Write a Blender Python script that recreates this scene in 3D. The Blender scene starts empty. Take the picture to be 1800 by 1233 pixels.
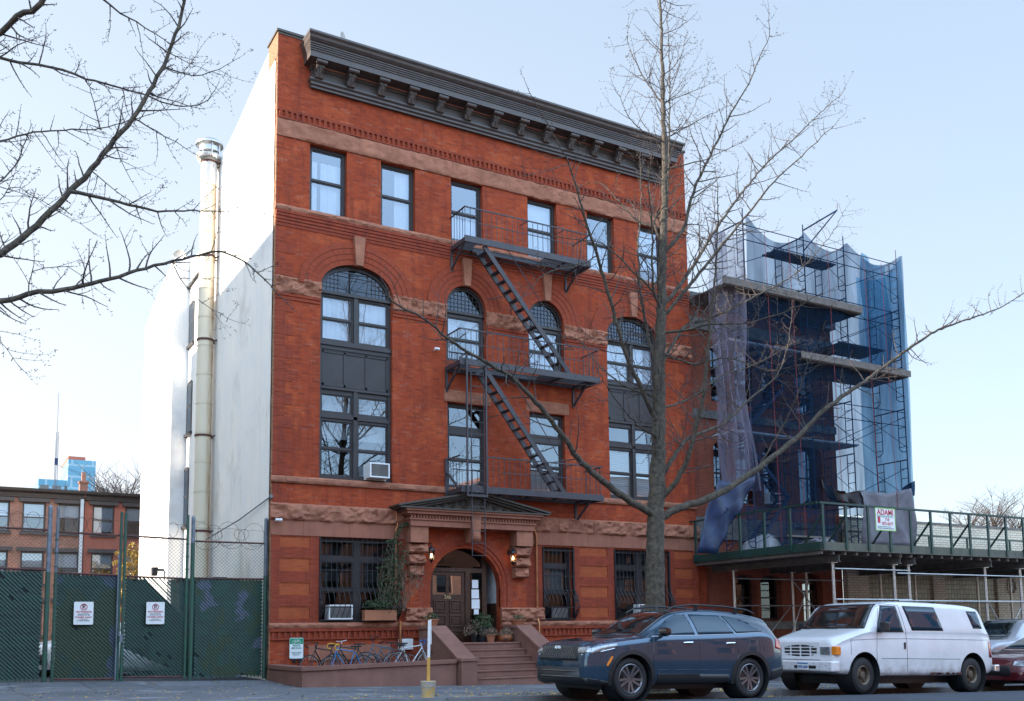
import bpy, bmesh, math, random
from math import sin, cos, tan, pi, radians, sqrt, atan2, hypot
from mathutils import Vector, Matrix, noise
from mathutils.geometry import tessellate_polygon
random.seed(7)
S = bpy.context.scene
COL = S.collection

# ------------------------------------------------------------------ camera
FPX, YAW, PITCH, ROLL, CYP = 1715.7, radians(30.2725), radians(6.3789), radians(-0.7496), 917.04
CAM = Vector((-7.8489, -26.7756, 1.28))
_f = Vector((sin(YAW)*cos(PITCH), cos(YAW)*cos(PITCH), sin(PITCH)))
_r = Vector((cos(YAW), -sin(YAW), 0)); _u = _r.cross(_f)
R2 = _r*cos(ROLL)+_u*sin(ROLL); U2 = -_r*sin(ROLL)+_u*cos(ROLL)
cd = bpy.data.cameras.new('camera'); cam = bpy.data.objects.new('camera', cd); COL.objects.link(cam)
cam.matrix_world = Matrix(((R2.x, U2.x, -_f.x, CAM.x), (R2.y, U2.y, -_f.y, CAM.y), (R2.z, U2.z, -_f.z, CAM.z), (0, 0, 0, 1)))
cd.sensor_width = 36; cd.lens = FPX/1800*36; cd.shift_y = (CYP-616.5)/1800
cd.clip_start = 0.1; cd.clip_end = 3000
S.camera = cam
def ray(px, py): return _f+R2*((px-900)/FPX)+U2*((CYP-py)/FPX)
def at(px, py, y): d = ray(px, py); return CAM+d*((y-CAM.y)/d.y)      # measured point on a plane facing the street
def atx(px, py, x): d = ray(px, py); return CAM+d*((x-CAM.x)/d.x)

# ------------------------------------------------------------------ sky, sun, exposure
SUN_AZ, SUN_EL = radians(20), radians(24)          # sun stands left of the street, a little behind the facades
sundir = Vector((-cos(SUN_AZ)*cos(SUN_EL), sin(SUN_AZ)*cos(SUN_EL), sin(SUN_EL)))
W = bpy.data.worlds.new('World'); S.world = W; W.use_nodes = True
nt = W.node_tree; nt.nodes.clear()
sky = nt.nodes.new('ShaderNodeTexSky'); sky.sky_type = 'NISHITA'; sky.sun_disc = False
sky.sun_elevation = SUN_EL; sky.sun_rotation = atan2(sundir.x, sundir.y); sky.air_density = 1.0; sky.dust_density = 0.6; sky.ozone_density = 1.5; sky.altitude = 10
bg = nt.nodes.new('ShaderNodeBackground'); bg.inputs[1].default_value = 0.15
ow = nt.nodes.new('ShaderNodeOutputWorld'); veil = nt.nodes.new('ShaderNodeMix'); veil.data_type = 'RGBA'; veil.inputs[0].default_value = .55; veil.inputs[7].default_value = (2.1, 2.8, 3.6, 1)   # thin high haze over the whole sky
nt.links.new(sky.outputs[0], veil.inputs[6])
# added fill for the shaded facade: sky behind camera brightened, front half dimmed
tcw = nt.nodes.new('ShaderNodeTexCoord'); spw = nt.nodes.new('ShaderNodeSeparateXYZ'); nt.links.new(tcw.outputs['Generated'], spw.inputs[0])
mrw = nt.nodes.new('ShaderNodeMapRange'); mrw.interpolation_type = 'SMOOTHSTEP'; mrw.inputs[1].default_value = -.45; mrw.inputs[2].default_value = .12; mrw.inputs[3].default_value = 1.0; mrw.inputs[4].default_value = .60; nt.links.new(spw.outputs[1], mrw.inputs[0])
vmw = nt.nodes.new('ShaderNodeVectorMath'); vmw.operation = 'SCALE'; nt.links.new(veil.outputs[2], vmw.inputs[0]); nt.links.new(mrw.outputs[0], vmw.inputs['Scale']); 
# pale horizon haze, stronger towards the sun side
def mr(src, a, b_, c, d):
    m = nt.nodes.new('ShaderNodeMapRange'); m.inputs[1].default_value = a; m.inputs[2].default_value = b_; m.inputs[3].default_value = c; m.inputs[4].default_value = d; nt.links.new(src, m.inputs[0]); return m.outputs[0]
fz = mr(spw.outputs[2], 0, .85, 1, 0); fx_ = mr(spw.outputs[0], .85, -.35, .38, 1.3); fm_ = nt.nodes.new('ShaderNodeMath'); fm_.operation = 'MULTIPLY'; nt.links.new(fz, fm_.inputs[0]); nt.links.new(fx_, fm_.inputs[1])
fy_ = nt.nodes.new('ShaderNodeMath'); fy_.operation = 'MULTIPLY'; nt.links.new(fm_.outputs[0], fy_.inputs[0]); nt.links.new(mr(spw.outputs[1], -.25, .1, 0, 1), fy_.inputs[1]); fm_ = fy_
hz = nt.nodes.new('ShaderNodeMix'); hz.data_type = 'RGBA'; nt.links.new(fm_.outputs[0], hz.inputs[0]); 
cb_ = nt.nodes.new('ShaderNodeMath'); cb_.operation = 'MULTIPLY'; nt.links.new(mr(spw.outputs[1], -.35, .12, 1, 0), cb_.inputs[0]); nt.links.new(mr(spw.outputs[2], .22, .62, 0, 1.75), cb_.inputs[1])  # extra fill brightness added high up behind the camera
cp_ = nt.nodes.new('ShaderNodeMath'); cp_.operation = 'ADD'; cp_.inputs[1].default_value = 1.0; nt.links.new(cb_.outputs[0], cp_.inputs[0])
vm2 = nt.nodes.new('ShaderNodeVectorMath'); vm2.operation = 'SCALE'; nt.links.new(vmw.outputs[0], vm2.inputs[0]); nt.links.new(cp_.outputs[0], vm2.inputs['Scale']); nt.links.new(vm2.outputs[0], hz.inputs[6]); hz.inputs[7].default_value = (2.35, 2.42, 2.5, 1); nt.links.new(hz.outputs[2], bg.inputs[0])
 
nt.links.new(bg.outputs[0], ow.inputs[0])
sl = bpy.data.lights.new('sun', 'SUN'); sl.energy = 4.2; sl.angle = radians(0.5); sl.color = (1, .9, .78)
so = bpy.data.objects.new('sun', sl); COL.objects.link(so); so.rotation_euler = sundir.to_track_quat('Z', 'Y').to_euler()
S.view_settings.view_transform = 'Standard'; S.view_settings.look = 'None'; S.view_settings.gamma = 1
S.view_settings.exposure = 1.68
S.render.engine = 'CYCLES'; S.render.resolution_x = 1024; S.render.resolution_y = 701
S.cycles.max_bounces = 8; S.cycles.transparent_max_bounces = 24; S.cycles.diffuse_bounces = 3; S.cycles.glossy_bounces = 3

# ------------------------------------------------------------------ materials
class NT:
    def __init__(s, name):
        s.m = bpy.data.materials.new(name); s.m.use_nodes = True; s.t = s.m.node_tree; s.t.nodes.clear()
        s.out = s.n('OutputMaterial')
    def n(s, ty, **kw):
        x = s.t.nodes.new('ShaderNode'+ty)
        for k, v in kw.items():
            if k.startswith('i_'): x.inputs[k[2:].replace('_', ' ')].default_value = v
            else: setattr(x, k, v)
        return x
    def l(s, a, b): s.t.links.new(a, b)
def c4(c): return (c[0], c[1], c[2], 1)
def hexc(h):
    f = lambda v: (v/255/12.92 if v/255 <= .04045 else ((v/255+.055)/1.055)**2.4)
    return (f(int(h[0:2], 16)), f(int(h[2:4], 16)), f(int(h[4:6], 16)))
def coords(N, axes='obj'):
    g = N.n('TexCoord')
    if axes == 'uv': return g.outputs['UV']
    if axes == 'obj': return g.outputs['Object']
    sp = N.n('SeparateXYZ'); N.l(g.outputs['Object'], sp.inputs[0])
    ad = N.n('Math', operation='ADD'); N.l(sp.outputs[0], ad.inputs[0]); N.l(sp.outputs[1], ad.inputs[1])
    cb = N.n('CombineXYZ'); N.l(ad.outputs[0], cb.inputs[0]); N.l(sp.outputs[2], cb.inputs[1]); return cb.outputs[0]
def mixc(N, fac, a, b, mode='MIX'):
    m = N.n('Mix', data_type='RGBA', blend_type=mode)
    for sock, v in ((m.inputs[0], fac), (m.inputs[6], a), (m.inputs[7], b)):
        if hasattr(v, 'is_output'): N.l(v, sock)
        else: sock.default_value = v if isinstance(v, (int, float)) else c4(v)
    return m.outputs[2]
def noisef(N, co, scale, detail=4, lo=.35, hi=.65, rough=.6, vec=None):
    if vec:
        mp = N.n('Mapping'); mp.inputs['Scale'].default_value = vec; N.l(co, mp.inputs[0]); co = mp.outputs[0]
    t = N.n('TexNoise'); t.inputs['Scale'].default_value = scale; t.inputs['Detail'].default_value = detail; t.inputs['Roughness'].default_value = rough
    N.l(co, t.inputs['Vector'])
    r = N.n('MapRange'); r.inputs[1].default_value = lo; r.inputs[2].default_value = hi; N.l(t.outputs['Fac'], r.inputs[0])
    return r.outputs[0]
def simple(name, c, rough=.6, metal=0, var=.15, nscale=3, c2=None, bump=0, bscale=30, coat=0, grime=0, spec=.5):
    N = NT(name); co = coords(N); p = N.n('BsdfPrincipled')
    p.inputs['Roughness'].default_value = rough; p.inputs['Metallic'].default_value = metal; p.inputs['Coat Weight'].default_value = coat
    p.inputs['Specular IOR Level'].default_value = spec
    c2 = c2 or tuple(v*(1-2*var) for v in c)
    col = mixc(N, noisef(N, co, nscale), c, c2)
    if grime: col = mixc(N, noisef(N, co, 1.3, 6, .45, .75, vec=(3, 3, .4)), col, tuple(v*(1-grime) for v in c))
    N.l(col, p.inputs['Base Color'])
    if bump:
        b = N.n('Bump'); b.inputs['Strength'].default_value = bump; b.inputs['Distance'].default_value = .02
        t = N.n('TexNoise'); t.inputs['Scale'].default_value = bscale; t.inputs['Detail'].default_value = 6; N.l(co, t.inputs['Vector'])
        N.l(t.outputs['Fac'], b.inputs['Height']); N.l(b.outputs[0], p.inputs['Normal'])
    N.l(p.outputs[0], N.out.inputs[0]); return N.m
def brick(name, c1, c2, mortar, w=.205, h=.068, ms=.007, stain=None, stain_amt=.5, uv=False, patch=None, rough=.8, bump=.5, mfac=1, off=.5, rscale=1.0, spec_br=False):
    N = NT(name); co = coords(N, 'uv' if uv else 'brick'); oc = coords(N, 'uv' if uv else 'obj')
    b = N.n('TexBrick'); b.offset = off
    b.inputs['Color1'].default_value = c4(c1); b.inputs['Color2'].default_value = c4(c2); b.inputs['Mortar'].default_value = c4(mortar)
    b.inputs['Scale'].default_value = 1; b.inputs['Mortar Size'].default_value = ms; b.inputs['Mortar Smooth'].default_value = .3
    b.inputs['Bias'].default_value = -.1; b.inputs['Brick Width'].default_value = w; b.inputs['Row Height'].default_value = h
    N.l(co, b.inputs['Vector'])
    col = b.outputs['Color']
    col = mixc(N, noisef(N, oc, .8*rscale, 5, .3, .7), col, (1.12, 1.06, 1.0), 'MULTIPLY')
    if spec_br:   # single odd bricks: pale pinkish grey and burnt ones
        def mth(op, a, b=None):
            m = N.n('Math', operation=op)
            for i, v in enumerate((a, b)):
                if v is None: continue
                if hasattr(v, 'is_output'): N.l(v, m.inputs[i])
                else: m.inputs[i].default_value = v
            return m.outputs[0]
        sp = N.n('SeparateXYZ'); N.l(co, sp.inputs[0]); row = mth('FLOOR', mth('DIVIDE', sp.outputs[1], h)); par = mth('MODULO', mth('ABSOLUTE', row), 2.0)
        colm = mth('FLOOR', mth('ADD', mth('DIVIDE', sp.outputs[0], w), mth('MULTIPLY', par, .5))); cb = N.n('CombineXYZ'); N.l(colm, cb.inputs[0]); N.l(row, cb.inputs[1])
        wn = N.n('TexWhiteNoise'); wn.noise_dimensions = '3D'; N.l(cb.outputs[0], wn.inputs['Vector'])
        up = N.n('MapRange'); up.inputs[1].default_value = .86; up.inputs[2].default_value = .99; up.inputs[4].default_value = .55; N.l(wn.outputs['Value'], up.inputs[0])
        dn = N.n('MapRange'); dn.inputs[1].default_value = .22; dn.inputs[2].default_value = .02; dn.inputs[4].default_value = .55; N.l(wn.outputs['Value'], dn.inputs[0])
        inv = mth('SUBTRACT', 1.0, b.outputs['Fac']); rg = noisef(N, oc, .35, 3, .38, .62)
        col = mixc(N, mth('MULTIPLY', mth('MULTIPLY', up.outputs[0], inv), mth('ADD', mth('MULTIPLY', rg, .8), .2)), col, (.32, .135, .095)); col = mixc(N, mth('MULTIPLY', dn.outputs[0], inv), col, (.17, .034, .020))
    if patch: col = mixc(N, noisef(N, oc, 1.1*rscale, 3, .52, .6), col, patch, 'MULTIPLY')
    if stain: col = mixc(N, noisef(N, oc, 1.6*rscale, 8, .5, .78, .7, vec=(2.2, 2.2, .25)), col, stain); col = mixc(N, noisef(N, oc, .45*rscale, 6, .56, .72, .6), col, (.80, .78, .80), 'MULTIPLY')
    p = N.n('BsdfPrincipled'); p.inputs['Roughness'].default_value = rough; p.inputs['Specular IOR Level'].default_value = .1
    N.l(col, p.inputs['Base Color'])
    bp = N.n('Bump'); bp.inputs['Strength'].default_value = bump; bp.inputs['Distance'].default_value = .008; bp.invert = True
    N.l(b.outputs['Fac'], bp.inputs['Height']); 
    b2 = N.n('Bump'); b2.inputs['Strength'].default_value = .35; b2.inputs['Distance'].default_value = .01
    t = N.n('TexNoise'); t.inputs['Scale'].default_value = 22; t.inputs['Detail'].default_value = 5; N.l(oc, t.inputs['Vector']); N.l(t.outputs['Fac'], b2.inputs['Height'])
    N.l(bp.outputs[0], b2.inputs['Normal']); N.l(b2.outputs[0], p.inputs['Normal'])
    N.l(p.outputs[0], N.out.inputs[0]); return N.m
def glass(name, tint=(.8, .85, .9), base=.3, ior=1.5, rough=0.01, wob=0.0):
    N = NT(name); fr = N.n('Fresnel'); fr.inputs['IOR'].default_value = ior
    a = N.n('Math', operation='ADD', use_clamp=True); a.inputs[1].default_value = base; N.l(fr.outputs[0], a.inputs[0])
    g = N.n('BsdfGlossy'); g.inputs['Roughness'].default_value = rough; g.inputs['Color'].default_value = (.80, .88, .97, 1)
    if wob:
        co = coords(N); t = N.n('TexNoise'); t.inputs['Scale'].default_value = 1.3; t.inputs['Detail'].default_value = 1; N.l(co, t.inputs['Vector'])
        b = N.n('Bump'); b.inputs['Strength'].default_value = wob; b.inputs['Distance'].default_value = .02; N.l(t.outputs['Fac'], b.inputs['Height']); N.l(b.outputs[0], g.inputs['Normal'])
    t = N.n('BsdfTransparent'); t.inputs['Color'].default_value = c4(tint)
    m = N.n('MixShader'); N.l(a.outputs[0], m.inputs[0]); N.l(t.outputs[0], m.inputs[1]); N.l(g.outputs[0], m.inputs[2]); N.l(m.outputs[0], N.out.inputs[0]); return N.m
def netmat(name, c, op, fold=0, tint=(1, 1, 1)):
    N = NT(name); t = N.n('BsdfTransparent'); t.inputs[0].default_value = c4(tint); d = N.n('BsdfDiffuse'); d.inputs[0].default_value = c4(c)
    tr = N.n('BsdfTranslucent'); tr.inputs[0].default_value = c4(c); m1 = N.n('MixShader'); m1.inputs[0].default_value = .45
    N.l(d.outputs[0], m1.inputs[1]); N.l(tr.outputs[0], m1.inputs[2])
    m = N.n('MixShader'); N.l(t.outputs[0], m.inputs[1]); N.l(m1.outputs[0], m.inputs[2])
    co = coords(N); r = noisef(N, co, .8, 4, .3, .7, vec=(2.5, 2.5, .3))
    mr = N.n('MapRange'); mr.inputs[3].default_value = op*.45; mr.inputs[4].default_value = min(1, op*1.6); N.l(r, mr.inputs[0]); N.l(mr.outputs[0], m.inputs[0])
    N.l(m.outputs[0], N.out.inputs[0]); return N.m
def paint(name, c, rough=.25, metal=.0, coat=1.0, dirt=.0, flake=0, dirtc=(.25, .2, .16)):
    N = NT(name); co = coords(N); p = N.n('BsdfPrincipled')
    p.inputs['Roughness'].default_value = rough; p.inputs['Metallic'].default_value = metal; p.inputs['Coat Weight'].default_value = coat; p.inputs['Coat Roughness'].default_value = .03
    col = mixc(N, noisef(N, co, 2, 5), c, tuple(v*.9 for v in c))
    if dirt:
        sp = N.n('SeparateXYZ'); N.l(co, sp.inputs[0]); mr = N.n('MapRange'); mr.inputs[1].default_value = .75; mr.inputs[2].default_value = .25; N.l(sp.outputs[2], mr.inputs[0])
        nf = noisef(N, co, 5, 8, .4, .75); mu = N.n('Math', operation='MULTIPLY'); N.l(mr.outputs[0], mu.inputs[0]); N.l(nf, mu.inputs[1])
        m2 = N.n('Math', operation='MULTIPLY', use_clamp=True); N.l(mu.outputs[0], m2.inputs[0]); m2.inputs[1].default_value = dirt; col = mixc(N, m2.outputs[0], col, dirtc)
    N.l(col, p.inputs['Base Color']); N.l(p.outputs[0], N.out.inputs[0]); return N.m
def emit(name, c, s):
    N = NT(name); e = N.n('Emission'); e.inputs[0].default_value = c4(c); e.inputs[1].default_value = s; N.l(e.outputs[0], N.out.inputs[0]); return N.m

M = {}
M['brick'] = brick('facade_brick', (.355, .061, .022), (.28, .045, .019), (.19, .064, .040), stain=(.15, .035, .024), patch=(1.2, 1.3, 1.2), spec_br=True)
M['brick_dark'] = brick('dark_red_brick', (.285, .052, .025), (.21, .038, .02), (.21, .075, .052), stain=(.14, .033, .024))
M['brick_orange'] = brick('orange_brick', (.37, .088, .032), (.31, .068, .028), (.24, .095, .06), stain=(.25, .06, .026), ms=.005)
M['brick_arch'] = brick('arch_brick', (.30, .056, .026), (.235, .042, .022), (.21, .08, .055), w=.235, h=.072, uv=True, off=0, ms=.008)
M['brick_tan'] = brick('weathered_return_brick', (.32, .15, .08), (.24, .10, .055), (.35, .28, .2))
M['white_brick'] = brick('white_painted_brick', (.90, .885, .85), (.88, .865, .83), (.86, .845, .81), stain=(.82, .79, .72), bump=.35, ms=.006)
def wall_wear(m):
    t = m.node_tree; p = [n for n in t.nodes if n.type == 'BSDF_PRINCIPLED'][0]; src = p.inputs['Base Color'].links[0].from_socket
    class Q: pass
    N = NT.__new__(NT); N.m = m; N.t = t; co = coords(N)
    c = mixc(N, noisef(N, co, .5, 7, .56, .70, .65, vec=(1, 1, .5)), src, (.70, .66, .58)); c = mixc(N, noisef(N, co, 1.0, 9, .60, .72, .75, vec=(5, 5, .18)), c, (.55, .50, .42)); c = mixc(N, noisef(N, co, .23, 2, .5, .505), c, (.95, .96, .97), 'MULTIPLY'); N.l(c, p.inputs['Base Color'])
wall_wear(M['white_brick'])
M['cream_brick'] = brick('cream_brick', (.74, .68, .54), (.64, .58, .46), (.26, .23, .19), w=.30, h=.10, ms=.012, stain=(.42, .37, .3))
M['brown_brick'] = brick('brown_brick', (.34, .165, .12), (.25, .11, .08), (.33, .26, .2), patch=(1.25, 1.15, 1.1))
M['red_paint_wall'] = simple('red_painted_wall', (.46, .14, .085), .8, var=.08, grime=.2)
M['neigh_brick'] = brick('neighbour_brick', (.27, .075, .045), (.2, .055, .036), (.24, .12, .09), stain=(.12, .05, .04))
M['opp_brick'] = brick('opposite_brick', (.42, .17, .10), (.36, .14, .08), (.4, .3, .22))
M['stone'] = simple('brownstone', (.40, .165, .10), .85, c2=(.28, .115, .072), nscale=2.2, bump=.7, bscale=14, grime=.3, spec=.2)
M['stone_smooth'] = simple('smooth_brownstone', (.35, .14, .088), .85, c2=(.28, .112, .074), nscale=1.4, bump=.2, bscale=40, grime=.3, spec=.2)
M['stone_plum'] = simple('plum_brownstone', (.25, .125, .095), .85, c2=(.19, .095, .075), nscale=1.2, bump=.25, bscale=30, grime=.25, spec=.2)
M['cornice'] = simple('dark_painted_metal', (.086, .066, .058), .42, var=.12, nscale=4, bump=.08)
M['iron'] = simple('fire_escape_paint', (.052, .046, .052), .5, var=.15, nscale=6, bump=.08)
M['black_iron'] = simple('black_iron', (.012, .012, .016), .4, var=.2)
M['frame'] = simple('dark_window_frame', (.035, .028, .028), .45, var=.15)
M['glass'] = glass('window_glass', base=.20, wob=.05)
M['glass_dark'] = glass('dim_window_glass', (.40, .42, .45), base=.015)
M['cgl'] = simple('car_glass', (.012, .040, .065), .03, coat=0, spec=.5, var=.0)
M['vgl'] = simple('windscreen_glass', (.014, .018, .018), .04, coat=.6, spec=.8, var=.3, nscale=4)
M['fan_glass'] = glass('leaded_fanlight_glass', (.16, .20, .28), base=.04)
M['lan_glass'] = glass('lantern_glass', (.85, .8, .7), base=.02)
M['curtain'] = simple('sheer_curtain', (.80, .82, .86), .9, var=.04)
M['blind'] = simple('blind', (.62, .62, .6), .9, var=.05)
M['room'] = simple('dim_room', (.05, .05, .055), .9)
M['wood'] = simple('dark_door_wood', (.062, .030, .018), .35, c2=(.035, .016, .010), nscale=9, bump=.1)
M['copper'] = simple('copper_pipe', (.55, .23, .10), .35, metal=.7, var=.2)
M['bronze'] = simple('verdigris_metal', (.070, .048, .036), .6, c2=(.055, .052, .040), nscale=6, bump=.3, bscale=12)
M['galv'] = simple('galvanised_metal', (.55, .54, .52), .35, metal=.75, var=.12, nscale=8)
M['white_plastic'] = simple('white_plastic', (.75, .75, .73), .45, var=.05)
M['greyfin'] = simple('grey_fins', (.22, .21, .2), .6)
M['asphalt'] = simple('asphalt', (.055, .064, .082), .85, c2=(.042, .050, .064), nscale=1.2, bump=.5, bscale=60)
M['concrete'] = simple('sidewalk_concrete', (.16, .16, .165), .9, c2=(.115, .118, .125), nscale=.8, bump=.3, bscale=45, grime=.25)
M['kerb'] = simple('kerb_stone', (.2, .2, .2), .85, bump=.4, bscale=30)
M['bark'] = simple('ginkgo_bark', (.10, .080, .055), .9, c2=(.035, .028, .021), nscale=11, bump=1.0, bscale=18)
M['twig'] = simple('twig_bark', (.085, .062, .052), .8, c2=(.05, .038, .034), nscale=20)
M['leafy'] = simple('vine_leaf', (.03, .06, .018), .6, c2=(.05, .075, .03), nscale=5)
M['leafylw'] = simple('autumn_leaf', (.55, .34, .06), .7, c2=(.34, .25, .07), nscale=5)
M['dry'] = simple('dry_stems', (.22, .15, .10), .8)
M['terracotta'] = simple('terracotta', (.40, .15, .075), .8, var=.1, bump=.1)
M['green_slat'] = simple('green_privacy_slat', (.006, .062, .036), .42, c2=(.010, .045, .032), nscale=3)
M['green_post'] = simple('green_fence_paint', (.02, .09, .055), .5, c2=(.04, .07, .055), nscale=6)
M['steel'] = simple('weathered_fence_steel', (.20, .23, .27), .5, metal=.3, var=.2, nscale=7)
M['rust'] = simple('rusty_rail', (.13, .045, .035), .8, c2=(.06, .03, .03), nscale=9)
M['wire'] = simple('fence_wire', (.05, .065, .065), .6, metal=.2)
M['sign_white'] = simple('sign_white', (.78, .78, .76), .4, var=.04)
M['sign_red'] = simple('sign_red', (.5, .03, .06), .5, var=.04)
M['sign_black'] = simple('sign_black', (.03, .03, .04), .5)
M['sign_green'] = simple('sign_green', (.01, .26, .13), .45, var=.05)
M['sign_teal'] = simple('sign_teal', (.03, .25, .22), .45, var=.05)
M['blue_scaf'] = simple('blue_scaffold_paint', (.010, .028, .085), .45, var=.2, nscale=7)
M['plank'] = simple('weathered_plank', (.16, .13, .11), .9, c2=(.10, .085, .075), nscale=5, bump=.3)
M['plank_light'] = simple('aluminium_plank', (.55, .55, .55), .5, var=.1)
M['shed_green'] = simple('shed_green_paint', (.010, .050, .038), .5, c2=(.015, .034, .030), nscale=5)
M['shed_wood'] = simple('shed_plywood', (.12, .115, .085), .8, c2=(.08, .09, .07), nscale=3, bump=.2)
M['beam'] = simple('grey_steel_beam', (.17, .16, .145), .6, var=.2, nscale=4)
M['net_blue'] = netmat('blue_debris_net', (.06, .20, .34), .42, tint=(.52, .72, .86))
M['net_dark'] = netmat('dark_debris_net', (.02, .04, .08), .45)
M['net_grey'] = netmat('grey_debris_net', (.27, .25, .32), .52)
M['tarp_blue'] = simple('blue_tarp', (.006, .022, .075), .5, var=.2, bump=.3, bscale=6)
M['tarp_grey'] = simple('grey_tarp', (.13, .12, .14), .6, var=.15, bump=.3, bscale=6)
M['tarp_black'] = simple('black_tarp', (.018, .015, .018), .55, var=.2, bump=.4, bscale=8)
M['red_rope'] = simple('red_rope', (.30, .03, .03), .7)
M['rubber'] = simple('tyre_rubber', (.018, .018, .019), .75, var=.15, bump=.2, bscale=50)
M['black_pl'] = simple('black_plastic', (.016, .017, .019), .45, var=.1)
M['black_gl'] = simple('gloss_black', (.008, .008, .01), .12, coat=1)
M['kia'] = paint('blue_grey_paint', (.028, .066, .112), .18, .5)
M['vanw'] = paint('white_van_paint', (.72, .72, .73), .32, 0, .7, dirt=1.2)
M['rim_dark'] = simple('dark_alloy', (.22, .22, .23), .35, metal=.8)
M['rim_tan'] = simple('dirty_tan_wheel', (.22, .17, .12), .6, metal=.4, var=.25)
M['chrome'] = simple('chrome', (.75, .75, .77), .12, metal=1, var=.02)
M['lamp_clear'] = simple('headlamp_lens', (.45, .46, .48), .08, metal=.6, coat=1, var=.3, nscale=30)
M['lamp_orange'] = simple('orange_lens', (.85, .25, .02), .2, coat=1)
M['lamp_red'] = simple('red_lens', (.5, .015, .02), .15, coat=1)
M['maroon'] = paint('maroon_paint', (.10, .01, .016), .25, .3)
M['silver'] = paint('silver_grey_paint', (.30, .30, .33), .3, .5)
M['bluecar'] = paint('blue_paint', (.02, .05, .2), .25, .2)
M['yellow'] = simple('worn_yellow_paint', (.62, .36, .05), .7, c2=(.42, .38, .3), nscale=7)
M['yel_pole'] = simple('yellow_pole_paint', (.62, .33, .07), .6, var=.1)
M['bucket_grey'] = simple('grey_bucket_band', (.33, .33, .35), .7, c2=(.45, .36, .2), nscale=8)
M['lantern_glow'] = emit('lantern_bulb', (1, .55, .22), 5)
M['roofing'] = simple('roofing', (.1, .1, .1), .9)
M['glasstower'] = brick('tower_glazing', (.16, .34, .44), (.12, .28, .38), (.30, .42, .48), w=6, h=3.6, ms=.35, uv=False, rough=.3, bump=0)  # distance haze put into the glazing as a paler colour
M['gblock'] = brick('glass_block', (.42, .36, .24), (.30, .26, .18), (.16, .17, .16), w=.2, h=.2, ms=.018, off=0, rough=.15, bump=1.0)
M['pumpkin'] = simple('pumpkin', (.30, .10, .03), .6)
M['paper'] = simple('paper_notice', (.75, .76, .78), .8, var=.03)
M['snowwall'] = simple('white_plaster', (.6, .6, .6), .8)
for nm, c in (('bk_grey', (.10, .12, .15)), ('bk_white', (.65, .67, .7)), ('bk_blue', (.03, .2, .42)), ('bk_black', (.02, .02, .02)), ('bk_green', (.05, .3, .1)), ('bk_tapeblue', (.02, .13, .4)), ('bk_rain', (.65, .35, .03))):
    M[nm] = simple(nm+'_paint', c, .35, var=.08)

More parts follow.
